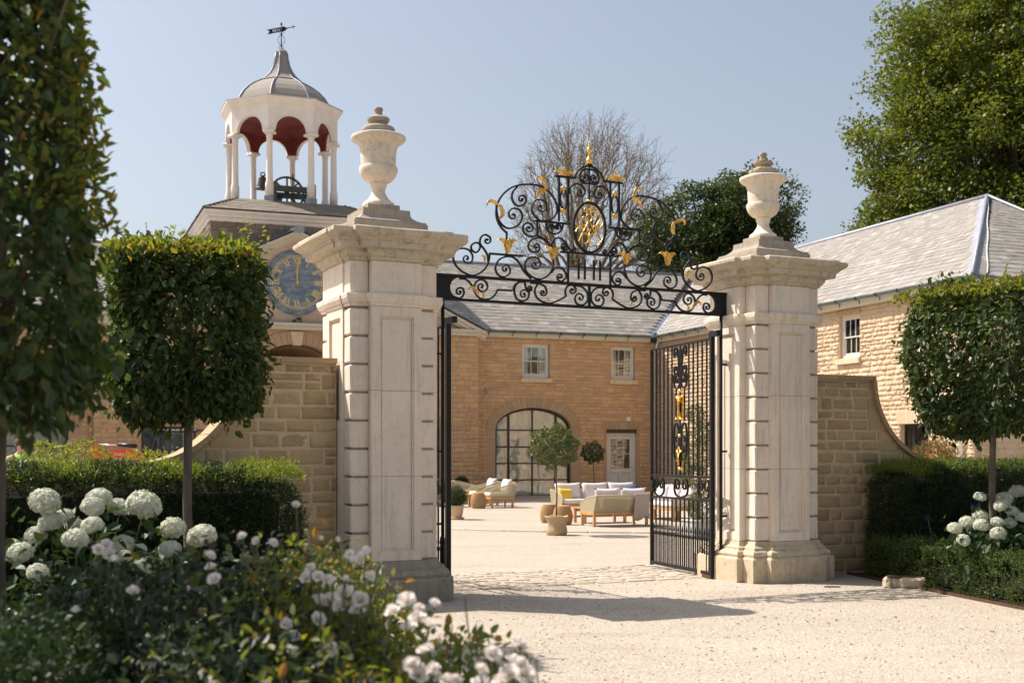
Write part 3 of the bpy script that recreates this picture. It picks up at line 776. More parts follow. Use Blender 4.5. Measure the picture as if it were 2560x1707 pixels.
bar(ot, -2.09, 2.02, 3.598, 3.632, .045, 'top_rail'); bar(ot, -2.09, 2.02, 3.330, 3.362, .045, 'bottom_rail')
bar(ot, -.016, .016, 3.364, 3.596, .03, 'centre_post')
for m in (-1, 1):
    # end plate with a round bite
    pts = [(-2.10,3.364),(-1.70,3.364)]+[(-1.70-.115*math.sin(a), 3.480-.1155*math.cos(a)) for a in [math.pi*i/14 for i in range(15)]]+[(-1.70,3.596),(-2.10,3.596)]
    if m < 0: pts = [(-x, z) for x, z in pts][::-1]
    b = MB(); b.prism(pts, -.012, .012); b.build('end_plate', M['iron'], ot)
    for a_, b_, c_, d_, nm in ((-.303,-.279,3.634,3.972,'panel_post'), (-.424,-.402,4.345,4.866,'tower_post'), (-.302,-.280,4.345,4.866,'tower_post'), (-.712,-.690,4.150,4.312,'post')):
        bar(ot, min(a_*m, b_*m), max(a_*m, b_*m), c_, d_, .028, nm)
    for a_, b_, c_, nm in ((-1.325,-.89,3.888,'shelf'), (-.74,-.265,4.313,'shelf'), (-.462,-.19,4.866,'shelf')):
        bar(ot, min(a_*m, b_*m), max(a_*m, b_*m), c_, c_+.022, .04, nm)
    for u in (-.147, -.062): bar(ot, min(u*m-.013, u*m+.013), u*m+.013, 3.675, 3.915, .02, 'baluster')
    bar(ot, min(-1.11*m,-1.09*m), max(-1.11*m,-1.09*m), 3.912, 4.17, .026, 'post')
    # ring between the tower posts
    ring = [(-.352+.043*math.cos(a), 4.61+.115*math.sin(a)) for a in [2*math.pi*i/28 for i in range(29)]]
    flat_bar(ring, .014, .022, m).build('ring', M['iron'], ot)
bar(ot, -.395, .405, 3.972, 3.996, .042, 'panel_rail'); bar(ot, -.278, .278, 3.812, 3.828, .02, 'panel_rail')
ell = [(.218*math.cos(a), 4.302+.298*math.sin(a)) for a in [2*math.pi*i/56 for i in range(57)]]
flat_bar(ell, .028, .034, 1).build('oval_frame', M['iron'], ot)
bar(ot, -.009, .009, 4.60, 5.05, .02, 'centre_bar')
bar(ot, -.032, .032, 5.035, 5.062, .05, 'finial_base')
for i, l in enumerate(MONO):
    for m in (-1, 1):
        p = catmull(l, 5); b = MB(); b.tube([(q[0]*m, (.006 if m > 0 else -.006)+(.003*(i % 3)), q[1]) for q in p], .0068, 6); b.build('monogram_stroke', M['gold'], ot, True)
b = MB(); b.tube([(0,0,4.005),(0,0,4.285)], .007, 6); b.lathe([(.001,-.02),(.02,-.012),(.024,0),(.02,.012),(.001,.02)], 12, (0,0,4.272)); b.build('monogram_stroke', M['gold'], ot, True)
b = MB(); b.lathe([(.02,0),(.034,.012),(.026,.022),(.042,.04),(.044,.052),(.03,.07),(.018,.085),(.016,.12),(.022,.145),(.03,.155),(.026,.165),(.031,.175),(.026,.195),(.012,.205),(.017,.215),(.014,.235),(.009,.25),(.013,.262),(.004,.275)], 20, (0,0,5.060)); b.build('finial', M['gold'], ot, True)
b = MB(); b.lathe([(.02,-.012),(.034,0),(.03,.012),(.012,.022)], 14, (0,0,4.618)); b.build('gilt_boss', M['gold'], ot, True)
def acanthus_mb(length, width, curl, lobes=4, fold=.35, side=0):
    """leaf in local x-z plane growing along +z, tip curling toward +x, cupped toward -y"""
    nL = 14; rows = []
    x = z = 0.; ang = 0.
    for i in range(nL+1):
        t = i/nL
        w = width*(math.sin(math.pi*min(1, t*.92+.06))**.75)*(1-.32*(math.cos(t*lobes*2*math.pi)*.5+.5))*(1-.25*t)
        if i == nL: w *= .25
        ct, st = math.cos(ang), math.sin(ang)
        yy = -fold*w
        rows.append([(x-ct*w*.5, yy+.0, z+st*w*.5), (x-ct*w*.22, -.12*w-.004, z+st*w*.22), (x, .004+.02, z), (x+ct*w*.22, -.12*w-.004, z-st*w*.22), (x+ct*w*.5, yy, z-st*w*.5)])
        ang = curl*max(0, t-.35)**1.5*2.2
        x += math.sin(ang)*length/nL; z += math.cos(ang)*length/nL
    V = []; F = []; n = 5
    for rw in rows: V += rw
    off = len(V); V += [(p[0], p[1]+.006, p[2]) for p in V[:off]]
    for i in range(nL):
        for k in range(n-1):
            a = i*n+k; F.append((a, a+1, a+n+1, a+n)); F.append((off+a, off+a+n, off+a+n+1, off+a+1))
    for i in range(nL):
        for k in (0, n-1):
            a = i*n+k; F.append((a, a+n, off+a+n, off+a) if k == 0 else (a+n, a, off+a, off+a+n))
    b = MB(); b.add(V, F); return b
AC = {}
for key, ar in {'curl': (.17,.062,1.9), 'long': (.21,.05,2.4), 'up': (.15,.07,.9), 'small': (.10,.04,2.6)}.items():
    AC[key] = acanthus_mb(*ar).mesh('gilt_leaf', M['gold'], True)
def gilt(parent, kind, u, z, ang, s=1, flip=1, y=-.018, name='gilt_leaf'):
    for m in (1, -1):
        link(name, AC[kind], parent, T(u*m, y, z) @ RY(ang*m) @ SC(.84*s*m*flip, .84*s, .84*s))
# ang>0 leans to +u for the kept (left) side
gilt(ot, 'curl', -1.10, 3.915, R(-14), 1.6, -1); gilt(ot, 'curl', -1.10, 3.915, R(14), 1.6, 1); gilt(ot, 'up', -1.10, 3.93, 0, 1.35, 1, -.03)
gilt(ot, 'curl', -.499, 3.89, R(-16), 1.4, -1); gilt(ot, 'curl', -.499, 3.89, R(16), 1.4, 1); gilt(ot, 'up', -.499, 3.895, 0, 1.15, 1, -.03)
gilt(ot, 'long', -1.19, 4.45, R(-62), 1.25, -1); gilt(ot, 'curl', -1.19, 4.47, R(165), 1.35, 1)
gilt(ot, 'long', -.60, 4.70, R(-18), 1.3, -1); gilt(ot, 'curl', -.58, 4.70, R(-105), 1.35, -1)
for a, k in ((-58,'curl'), (-22,'small'), (22,'small'), (58,'curl')): gilt(ot, k, -.352, 4.89, R(a), 1.1, -1 if a < 0 else 1)
gilt(ot, 'up', -.352, 4.89, 0, 1.0)
gilt(ot, 'small', -1.385, 3.80, R(-8), 1.2, -1)
gilt(ot, 'long', -1.46, 3.40, R(-38), 1.15, -1); gilt(ot, 'small', -1.40, 3.372, R(-15), 1.0, 1); gilt(ot, 'small', -.56, 3.385, R(-20), .9, -1)
for m in (-1, 1):
    for z in (4.735, 4.47):
        b = MB(); b.lathe([(.012,-.03),(.03,-.012),(.024,0),(.034,.012),(.018,.026),(.010,.04)], 12, (-.352*m, 0, z)); b.build('gilt_bud', M['gold'], ot, True)

# ------------------------------------------------------------------ gate leaves
def gate_leaf(label, hinge, ang, mirror):
    t = thing('iron_gate', label, 'gate', (hinge.x, hinge.y, .03), ang, 'open wrought iron gate leaves')
    Wd, Ht = 1.85, 3.04
    def v(u, z0, z1, w=.02, nm='bar'):
        b = MB(); b.bbox(u-w/2, u+w/2, -w/2, w/2, z0, z1, .003); return b.build(nm, M['iron'], t)
    def h(z, u0, u1, w=.03, nm='rail'):
        b = MB(); b.bbox(u0, u1, -w/2, w/2, z-w/2, z+w/2, .003); return b.build(nm, M['iron'], t)
    v(.03, 0, Ht+.04, .055, 'hinge_stile'); v(Wd-.02, .0, Ht-.01, .04, 'meeting_stile')
    h(Ht-.02, .05, Wd-.035); h(.04, .05, Wd-.035, .045); h(.96, .05, Wd-.035); h(1.26, .05, Wd-.035)
    nb = 13; us = [.05+(Wd-.085)*(i+1)/(nb+1) for i in range(nb)]
    for i, u in enumerate(us):
        if 5 <= i <= 7: v(u, 2.0, 2.43); v(u, 1.275, 1.46)
        else: v(u, 1.275, Ht-.035)
        v(u, .065, .945)
    dog = []
    for i in range(nb+1):
        u = .05+(Wd-.085)*(i+.5)/(nb+1)
        v(u, .065, .50, .016, 'dog_bar')
        b = MB(); b.lathe([(.004,0),(.014,.03),(.010,.06),(.002,.11)], 6, (u,0,.50)); b.build('spear_tip', M['iron'], t)
    for u in us:
        b = MB(); b.lathe([(.012,-.03),(.022,0),(.012,.03)], 6, (u,0,.46)); b.build('collar', M['iron'], t)
    c = us[6]
    def sc(pts, ce, tn):
        for m in (1, -1):
            path = catmull(pts, 5)+spiral(catmull(pts, 5)[-1], ce, tn)
            b = flat_bar(path, .018, .026, m, taper=.3)
            e = path[-1]; b.lathe([(.001,-.014),(.014,-.01),(.016,0),(.014,.01),(.001,.014)], 8, (0,0,0), T(e[0]*m,0,e[1]) @ RX(R(90)))
            b.build('scroll', M['iron'], t, M=T(c, 0, 0))
    sc([(-.02,2.62),(-.05,2.80),(-.09,2.95),(-.15,2.99),(-.185,2.93),(-.17,2.86)], (-.135,2.90), -1.0)
    sc([(-.02,2.95),(-.04,2.76),(-.085,2.64),(-.15,2.62),(-.18,2.67)], (-.135,2.70), -1.0)
    sc([(-.19,2.62),(-.18,2.48),(-.12,2.44),(-.04,2.46),(-.02,2.56),(-.06,2.62),(-.12,2.6)], (-.10,2.545), 1.0)
    sc([(-.02,1.74),(-.05,1.90),(-.12,1.97),(-.18,1.90),(-.19,1.74),(-.16,1.62)], (-.11,1.74), 1.0)
    sc([(-.19,1.74),(-.18,1.56),(-.12,1.48),(-.04,1.50),(-.02,1.60)], (-.09,1.60), 1.0)
    for (a0, a1, fl) in ((.10,.42,1), (.70,1.12,1), (1.42,1.76,-1)):
        w = a1-a0; m_ = (a0+a1)/2
        for sg in (1, -1):
            pts = [(0,1.25),(-.03*sg*1,1.2),(sg*w*.22,1.24),(sg*w*.42,1.18),(sg*w*.46,1.08)]
            pts = [(sg*.02,.98),(sg*w*.2,.985),(sg*w*.42,1.03),(sg*w*.48,1.13),(sg*w*.38,1.22)]
            path = catmull(pts, 5)+spiral(pts[-1], (sg*w*.28,1.13), 1.0*sg)
            b = flat_bar(path, .018, .026, 1, taper=.3); b.build('scroll', M['iron'], t, M=T(m_,0,0))
    v(c, 1.275, Ht-.035)
    for sgn in (1,):
        for kind, z, a, s, f in (('long',2.22,25,1.1,1),('long',2.22,-25,1.1,-1),('up',2.16,0,1.3,1),('long',2.14,160,1.1,-1),('long',2.14,-160,1.1,1),('up',2.18,180,1.3,1),('curl',1.66,150,.9,-1),('curl',1.66,-150,.9,1),('up',1.40,0,1.4,1),('curl',1.54,35,.9,1),('curl',1.54,-35,.9,-1)):
            for yy in (-.02, .02):
                link('gilt_leaf', AC[kind], t, T(c, yy, z) @ RY(R(a)) @ SC(.72*s*f, .72*s*(1 if yy < 0 else -1), .82*s))
    for z in (2.40, 1.80, 1.36):
        b = MB(); b.lathe([(.014,-.025),(.034,-.01),(.036,.006),(.02,.025)], 12, (c,0,z)); b.build('gilt_boss', M['gold'], t, True)
    # hanging bracket, lock box and wheel guide
    b = MB(); b.bbox(-.16, .075, -.03, .03, Ht+.0, Ht+.075, .006); b.build('hinge_bracket', M['iron'], t)
    b = MB(); b.bbox(Wd-.12, Wd-.03, -.035, .035, 1.04, 1.18, .006); b.build('lock_box', M['iron'], t)
    b = MB(); b.bbox(.02,.26,-.03,.03,-.03,.015,.004); b.build('shoe', M['corten'], t)
    return t
hR = PR + GU*(-.74) + GV*.05; hL = PL + GU*.87 + GV*.05
gate_leaf('open iron gate leaf seen at an angle before the far gate pier', hR, math.atan2(1.78, -.60), 1)
gate_leaf('open iron gate leaf seen almost edge-on behind the nearer gate pier', hL, GY+R(92), -1)
for lab, c, sg in (('black pivot rod standing against the pier by the box hedge', PR, -1), ('black pivot rod standing against the pier by the roses', PL, 1)):
    p = c + GU*(sg*(.665 if sg < 0 else .765)) + GV*(-.01)
    t = thing('pivot_rod', lab, 'gate rod', (p.x, p.y, 0), GY, 'pivot rods of the gate')
    b = MB(); b.tube([(0,0,.33),(0,0,3.34)], .021, 10); b.build('rod', M['iron'], t, True)
    for z in (2.72, 1.62, .8):
        b = MB(); b.bbox(-.09 if sg > 0 else 0, 0 if sg > 0 else .09, -.015, .015, z-.012, z+.012, .003); b.build('stay', M['iron'], t)

# ------------------------------------------------------------------ stable range (main building)
BY = R(20.7); BC = Vector((5.5, 47.0, 0))
BM = T(*BC) @ RZ(BY)
def bpt(x, y, z=0): return BM @ Vector((x, y, z))
EAVE = 5.98; PITCH = (8.95-5.98)/3.95          # rise per metre of run
rub_v = stone_variants('stone', M['rubble'], 9, .12, (.035,.09), 15, (4,3), .22)
pale_v = stone_variants('stone', M['rubble_pale'], 9, .12, (.03,.08), 16, (5,4), .28)
tow_v = stone_variants('stone', M['tower_stone'], 8, .12, (.03,.08), 17, (4,3), .25)
sr = thing('stable_range', 'long honey-stone stable building with arched window across the courtyard', 'building', BC, BY)
def glazing(parent, s0, s1, z0, z1, Mx, cols, rows, bw, mat, top=None, y=0.0, pane_name='pane'):
    """a grid of panes (sub-parts) inside bars; top(s) clips the upper row"""
    for i in range(cols if isinstance(cols, int) else len(cols)-1):
        xs = [s0+(s1-s0)*k/cols for k in (i, i+1)] if isinstance(cols, int) else [cols[i], cols[i+1]]
        for j in range(rows if isinstance(rows, int) else len(rows)-1):
            zs = [z0+(z1-z0)*k/rows for k in (j, j+1)] if isinstance(rows, int) else [rows[j], rows[j+1]]
            if top is None:
                poly = [(xs[0], zs[0]), (xs[1], zs[0]), (xs[1], zs[1]), (xs[0], zs[1])]
            else:
                up = [(xs[1]+(xs[0]-xs[1])*k/8, min(zs[1], top(xs[1]+(xs[0]-xs[1])*k/8))) for k in range(9)]
                if max(q[1] for q in up) <= zs[0]+.02: continue
                poly = [(xs[0], zs[0]), (xs[1], zs[0])]+up
            b = MB(); b.prism(poly, y, y+.006); b.build(pane_name, M['glass'], parent, M=Mx)
def sash(parent, s0, s1, z0, z1, Mx, lintel=True, sill=True, wall_y=0.0, curtains=True):
    fw = .075
    b = MB(); Y0, Y1 = wall_y+.10, wall_y+.20
    for a in ((s0,s0+fw,z0,z1),(s1-fw,s1,z0,z1),(s0+fw,s1-fw,z0,z0+.09),(s0+fw,s1-fw,z1-.085,z1)): b.box(a[0],a[1],Y0,Y1,a[2],a[3])
    w = b.build('window', M['greige'], parent, M=Mx)
    a0, a1, c0, c1 = s0+fw+.004, s1-fw-.004, z0+.092, z1-.088; zm = (c0+c1)/2
    for nm, za, zb, y in (('lower_sash', c0, zm+.02, Y0+.045), ('upper_sash', zm-.02, c1, Y0+.015)):
        b = MB(); f = .038
        for q in ((a0,a0+f,za,zb),(a1-f,a1,za,zb),(a0+f,a1-f,za,za+(.07 if nm[0] == 'l' else .035)),(a0+f,a1-f,zb-.035,zb)): b.box(q[0],q[1],y,y+.03,q[2],q[3])
        for k in (1, 2):
            x = a0+f+(a1-a0-2*f)*k/3; b.box(x-.011,x+.011,y+.004,y+.026,za+(.07 if nm[0] == 'l' else .035),zb-.035)
        so = b.build(nm, M['greige'], w)
        glazing(w, a0+f, a1-f, za+.04, zb-.035, None, 3, 1, .02, 'greige', y=y+.012)
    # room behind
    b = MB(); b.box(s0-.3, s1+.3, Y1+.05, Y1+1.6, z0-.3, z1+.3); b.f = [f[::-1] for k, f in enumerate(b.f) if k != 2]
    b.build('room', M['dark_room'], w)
    if curtains:
        for sd in (-1, 1):
            pts = []; x0 = s0+.06 if sd < 0 else s1-.30
            V = []; F = []
            for i in range(25):
                x = x0+.24*i/24; V += [(x, Y1+.07+.018*math.sin(i*1.55), z0+.02), (x, Y1+.07+.018*math.sin(i*1.55), z1)]
            for i in range(24): F.append((2*i, 2*i+2, 2*i+3, 2*i+1))
            bb = MB(); bb.add(V, F); bb.build('curtain', M['curtain'], w, True)
    if sill:
        b = MB(); b.bbox(s0-.09, s1+.10, wall_y-.11, wall_y+.14, z0-.165, z0-.003, .008); b.build('window_sill', M['sill'], w)
    w.matrix_basis = Mx
    return w
I4 = Matrix.Identity(4)
# opening geometry in (s, z)
ARCHES = [(-5.03, 1.43, 2.47, .72), (-22.5, 1.43, 2.47, .72)]
wins = [(-5.48,-4.41), (-1.92,-.94)]
wz = (4.33, 5.575)
DOOR = (-2.10, -.88, 0.0, 2.34)
XL = -27.0; BAYX = (-20.26, -7.26); BAYY = -.30
main_ops = [('a', a[0], a[1]+.06, -.2, a[2], a[3]+.06) for a in ARCHES] + [('r', w[0], w[1], wz[0], wz[1]) for w in wins] + [('r', DOOR[0], DOOR[1], -.2, DOOR[3])]
for (x0, x1) in ((BAYX[1]-.02, 0), (XL, BAYX[0]+.02)):
    wall_sheet(x0, x1, -.2, 5.76, [o for o in main_ops if x0 < o[1] < x1]).build('wall', M['mortar'], sr)
bay_ops = [('a', -13.76, 1.95, -.2, 3.35, 1.93), ('r', -18.8, -17.5, .45, 2.46), ('r', -10.0, -8.7, .45, 2.46)]
wall_sheet(BAYX[0], BAYX[1], -.2, 5.74, bay_ops, reveal=.45).build('wall', M['mortar'], sr, M=T(0, BAYY, 0))
b = MB()
for x in BAYX: b.add([(x,BAYY,-.2),(x,.02,-.2),(x,.02,5.74),(x,BAYY,5.74)], [(0,1,2,3) if x > -10 else (3,2,1,0)])
b.build('wall_return', M['mortar'], sr)
lst = []; key = []
def add(l, Mx, vis):
    for m_, a in l: lst.append(Mx @ m_); key.append(a*vis)
ring = .42
mops = [arch_op(a[0], a[1]+ring, a[2], a[3]+ring) for a in ARCHES] + [rect_op(w[0]-.01, w[1]+.01, wz[0]-.17, wz[1]+.02) for w in wins] + [rect_op(DOOR[0]-.14, DOOR[1]+.14, -.3, 2.74)]
add(rubble_courses(BAYX[1], 0, 0, 5.76, mops, hr=(.10,.175), seed=21), I4, 3)
add(rubble_courses(XL, BAYX[0], 0, 5.76, mops, seed=22), I4, 1)
bops = [arch_op(-13.76, 1.95+.5, 3.35, 1.93+.5), rect_op(-18.82, -17.48, .45, 2.82), rect_op(-10.02, -8.68, .45, 2.82)]
add(rubble_courses(BAYX[0], BAYX[1], 0, 5.74, bops, hr=(.12,.20), seed=23), T(0, BAYY, 0), .8)
place_pieces('stone', lst, rub_v, M['rubble'], sr, None, 300, key)
# voussoir rings
def voussoirs(parent, sc, hw, zs, rise, thick, n, Mx, yf=-.035, y1=.06, mat='voussoir', legs=0, gap=.008):
    e0 = []
    for i in range(n+1):
        a = math.pi*(1-i/n); e0.append(a)
    for i in range(n):
        a, c = e0[i]-gap/hw*.5, e0[i+1]+gap/hw*.5
        def pt(q, t): return (sc+(hw+t)*math.cos(q), zs+(rise+t)*math.sin(q))
        pl = [pt(a, 0), pt(c, 0), pt(c, thick), pt(a, thick)]
        b = MB(); b.prism(pl[::-1] if False else [pl[0], pl[1], pl[2], pl[3]], yf-random.uniform(0,.012), y1); b.build('voussoir', M[mat], parent, M=Mx)
for a in ARCHES: voussoirs(sr, a[0], a[1]+.06, a[2], a[3]+.06, .36, 27, I4)
voussoirs(sr, -13.76, 1.95, 3.35, 1.93, .42, 31, T(0, BAYY, 0))
# keystone of the carriage arch
b = MB(); b.prism([(-13.90,5.22),(-13.62,5.22),(-13.54,5.68),(-13.98,5.68)], -.10, .0); b.build('keystone', M['sill'], sr, M=T(0, BAYY, 0))
# flat arches over the door and the bay windows
for (x0, x1, z0, z1, yy) in ((DOOR[0]-.13, DOOR[1]+.13, 2.49, 2.74, 0), (-18.82,-17.48,2.47,2.82,BAYY), (-10.02,-8.68,2.47,2.82,BAYY)):
    n = 13; lean = .10
    for i in range(n):
        def X(k, f): return x0+(x1-x0)*k/n + (k/n-.5)*2*lean*f
        pl = [(X(i,0)+.004, z0), (X(i+1,0)-.004, z0), (X(i+1,1)-.004, z1), (X(i,1)+.004, z1)]
        b = MB(); b.prism(pl, -.03-random.uniform(0,.01), .05); b.build('voussoir', M['voussoir'], sr, M=T(0, yy, 0))
b = MB(); b.bbox(DOOR[0]-.02, DOOR[1]+.02, -.012, .25, 2.345, 2.485, .006); b.build('door_lintel', M['oak'], sr)
for w in wins: sash(sr, w[0]+.01, w[1]-.01, wz[0], wz[1], I4)
# glazed arches
def glazed_arch(a):
    sc, hw, zs, rise = a
    top = lambda s: zs+rise*math.sqrt(max(0, 1-((s-sc)/hw)**2))
    y = .17; b = MB(); fr = []
    outer = [(sc+hw*math.cos(q), zs+rise*math.sin(q)) for q in [math.pi*i/40 for i in range(41)]]
    path = [(sc+hw, 0.0), (sc+hw, zs*.5)]+outer+[(sc-hw, zs*.5), (sc-hw, 0.0)]
    fb = flat_bar([(p[0], p[1]) for p in path], .075, .06, 1, y); w = fb.build('arched_window', M['steel'], sr)
    xs = [sc-hw, sc-hw+.50, sc, sc+hw-.50, sc+hw]; zs_ = [.0, .62, 1.22, 1.82, 2.43, zs+rise]
    for x, t in ((xs[1], .085), (xs[2], .05), (xs[3], .085)):
        b = MB(); b.box(x-t/2, x+t/2, y-.028, y+.028, .0, top(x)-.02); b.build('glazing_bar', M['steel'], w)
    for z in zs_[1:5]:
        q = hw if z <= zs else hw*math.sqrt(1-((z-zs)/rise)**2)
        b = MB(); b.box(sc-q+.02, sc+q-.02, y-.022, y+.022, z-.025, z+.025); b.build('glazing_bar', M['steel'], w)
    b = MB(); b.box(sc-hw+.03, sc+hw-.03, y-.03, y+.03, .0, .05); b.build('glazing_bar', M['steel'], w)
    glazing(w, 0, 0, 0, 0, None, xs, zs_, .02, 'steel', top=lambda s: top(s)-.02, y=y-.003)
    V = []; F = []; n = 110
    for i in range(n+1):
        x = sc-hw-.2+(2*hw+.4)*i/n; yy = y+.13+.03*math.sin(i*.95)+.015*math.sin(i*2.3); V += [(x, yy, .02), (x, yy, 3.35)]
    for i in range(n): F.append((2*i, 2*i+2, 2*i+3, 2*i+1))
    b = MB(); b.add(V, F); b.build('curtain', M['curtain'], w, True)
    b = MB(); b.box(sc-hw-.06, sc+hw+.06, -.12, .30, -.1, .03); b.build('threshold', M['sill'], w)
for a in ARCHES: glazed_arch(a)
# door with glazed upper half
def panel_door():
    s0, s1, z0, z1 = DOOR; y = .12; b = MB()
    for q in ((s0,s0+.09,0,z1),(s1-.09,s1,0,z1),(s0+.09,s1-.09,z1-.09,z1)): b.box(q[0],q[1],y-.02,y+.10,q[2],q[3])
    d = b.build('door', M['greige'], sr)
    a0, a1 = s0+.093, s1-.093; b = MB()
    for q in ((a0,a0+.12,.02,z1-.095),(a1-.12,a1,.02,z1-.095),(a0+.12,a1-.12,.02,.24),(a0+.12,a1-.12,.86,1.02),(a0+.12,a1-.12,z1-.22,z1-.095),((a0+a1)/2-.05,(a0+a1)/2+.05,.24,.86)): b.box(q[0],q[1],y,y+.045,q[2],q[3])
    b.build('door_leaf', M['greige'], d)
    for x0, x1 in ((a0+.12,(a0+a1)/2-.05), ((a0+a1)/2+.05,a1-.12)):
        b = MB(); b.bbox(x0+.01,x1-.01,y+.012,y+.04,.25,.85,.01); b.build('door_panel', M['greige'], d)
    g0, g1, h0, h1 = a0+.12, a1-.12, 1.02, z1-.22; b = MB()
    for k in (1, 2): b.box(g0+(g1-g0)*k/3-.011, g0+(g1-g0)*k/3+.011, y+.005, y+.04, h0, h1)
    b2 = MB(); b2.box(g0, g1, y+.008, y+.037, (h0+h1)/2-.012, (h0+h1)/2+.012); b2.build('glazing_bar', M['greige'], d)
    b.build('glazing_bar', M['greige'], d)
    glazing(d, g0, g1, h0, h1, None, 3, 2, .02, 'greige', y=y+.02)
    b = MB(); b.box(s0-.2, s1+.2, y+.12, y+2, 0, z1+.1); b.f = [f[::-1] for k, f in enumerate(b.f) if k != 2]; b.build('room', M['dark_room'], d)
    b = MB(); b.lathe([(.012,0),(.014,.03),(.03,.045),(.03,.06),(.012,.075)], 12, (0,0,0), T(a1-.06, y, 1.06) @ RX(R(90))); b.build('door_handle', M['gold'], d, True)
panel_door()
# steel windows of the bay
for x0, x1 in ((-18.8,-17.5), (-10.0,-8.7)):
    y = BAYY+.16; b = MB(); z0, z1 = .47, 2.45
    for q in ((x0+.01,x0+.05,z0,z1),(x1-.05,x1-.01,z0,z1),(x0+.05,x1-.05,z0,z0+.04),(x0+.05,x1-.05,z1-.04,z1)): b.box(q[0],q[1],y,y+.05,q[2],q[3])
    w = b.build('steel_window', M['steel'], sr)
    for k in (1, 2):
        b = MB(); xx = x0+(x1-x0)*k/3; b.box(xx-.018,xx+.018,y+.005,y+.045,z0+.04,z1-.04); b.build('glazing_bar', M['steel'], w)
    for k in (1, 2):
        b = MB(); zz = z0+(z1-z0)*k/3; b.box(x0+.05,x1-.05,y+.008,y+.042,zz-.015,zz+.015); b.build('glazing_bar', M['steel'], w)
    glazing(w, x0+.05, x1-.05, z0+.04, z1-.04, None, 3, 3, .02, 'steel', y=y+.02)
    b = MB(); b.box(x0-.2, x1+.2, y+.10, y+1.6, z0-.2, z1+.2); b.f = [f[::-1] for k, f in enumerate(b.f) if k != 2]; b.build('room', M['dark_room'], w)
# carriage passage: vaulted tunnel
V = []; F = []; n = 24; prof = [(-1.93,-.1)]+[(1.93*math.cos(math.pi*(1-i/n)), 3.35+1.9*math.sin(math.pi*(1-i/n))) for i in range(n+1)]+[(1.93,-.1)]
for yy in (BAYY+.45, 7.3):
    for x, z in prof: V.append((-13.76+x, yy, z))
m = len(prof)
for i in range(m-1): F.append((i, m+i, m+i+1, i+1))
b = MB(); b.add(V, F); b.build('passage_vault', M['voussoir'], sr)
# eaves: fascia, gutter with brackets and the roof
def eaves(parent, s0, s1, Mx, step=.62, mat='fascia'):
    b = MB(); b.box(s0, s1, -.22, .05, 5.76, 5.93); b.build('fascia', M['fascia'], parent, M=Mx)
    b = MB(); b.box(s0, s1, -.30, -.222, 5.905, 5.93); b.build('soffit_strip', M['fascia'], parent, M=Mx)
    V = []; F = []; k = 9
    for x in (s0, s1):
        for i in range(k): a = math.pi*i/(k-1); V.append((x, -.31-.068*math.cos(a), 5.99-.078*math.sin(a)))
        for i in range(k): a = math.pi*(1-i/(k-1)); V.append((x, -.31-.060*math.cos(a), 5.99-.068*math.sin(a)))
    for i in range(2*k): j = (i+1) % (2*k); F.append((i, j, 2*k+j, 2*k+i))
    b = MB(); b.add(V, F); b.build('gutter', M['gutter'], parent, M=Mx)
    s = s0+.35
    while s < s1-.1:
        b = MB(); b.box(s-.012, s+.012, -.395, -.375, 5.92, 6.0); b.box(s-.012, s+.012, -.395, -.225, 5.895, 5.908); b.box(s-.012, s+.012, -.234, -.222, 5.80, 5.895); b.build('gutter_bracket', M['iron'], parent, M=Mx); s += step+.3
eaves(sr, BAYX[1]+.05, -.40, I4); eaves(sr, XL, BAYX[0]-.05, I4)
slate_v = []
for q in range(5):
    r_ = random.Random(q+40); bb = MB()
    c = [r_.uniform(-.012,.012) for _ in range(4)]
    bb.add([(-.5+c[0],-.5+c[1]*2,-.5),(.5+c[2],-.5+c[3]*2,-.5),(.5,.5,-.5),(-.5,.5,-.5),(-.5+c[0],-.5+c[1]*2,.5),(.5+c[2],-.5+c[3]*2,.5),(.5,.5,.5),(-.5,.5,.5)],
        [(3,2,1,0),(4,5,6,7),(0,1,5,4),(1,2,6,5),(2,3,7,6),(3,0,4,7)])
    slate_v.append((bb.v, bb.f, bb.mesh('slate', M['slate'])))
slate_vd = [(v, f, (lambda me: (me.materials.clear(), me.materials.append(M['slate_dark']), me)[2])(me.copy())) for v, f, me in slate_v]
def slate_slope(O, S, U, run, lo, hi, seed, e0=.25, e1=.135, wr=(.20,.44), thick=.018):
    """O eave origin, S unit along eave, U unit up the slope; lo/hi(r) bound s at slope distance r. Returns (matrix, area)"""
    r = random.Random(seed); out = []; d = 0; Nn = S.cross(U).normalized()
    B = Matrix((( S.x, U.x, Nn.x, 0), (S.y, U.y, Nn.y, 0), (S.z, U.z, Nn.z, 0), (0,0,0,1)))
    while d < run-.05:
        t = d/run; e = e0+(e1-e0)*t; a, c = lo(d), hi(d)
        x = a-r.uniform(0,.3)
        while x < c:
            w = r.uniform(*wr)*(1-.25*t); x0, x1 = max(x, a), min(x+w, c); x += w
            if x1-x0 < .05: continue
            L_ = e*1.55
            p = O + S*((x0+x1)/2) + U*(d+L_/2+r.uniform(-.008,.008)) + Nn*(.030)
            out.append((T(*p) @ B @ RX(R(-2.4)+r.uniform(-.012,.012)) @ RY(r.uniform(-.012,.012)) @ RZ(r.uniform(-.006,.006)) @ SC(x1-x0-.006, L_, thick*r.uniform(.8,1.5)), (x1-x0)*e*(1.2-t)))
        d += e
    return out
def slope_under(parent, pts, Mx=None):
    b = MB(); b.add(pts, [tuple(range(len(pts)))]); b.build('roof_deck', M['slate_under'], parent, M=Mx)
UP = Vector((0, 1, PITCH)).normalized(); RUN = math.hypot(3.95, 2.97); cosp = UP.y
PED_H = 9.1; PED_S = .476
def ped_x(z): return (PED_H-.06-z)/PED_S
O = Vector((0, -.25, EAVE)); Sx = Vector((1, 0, 0))
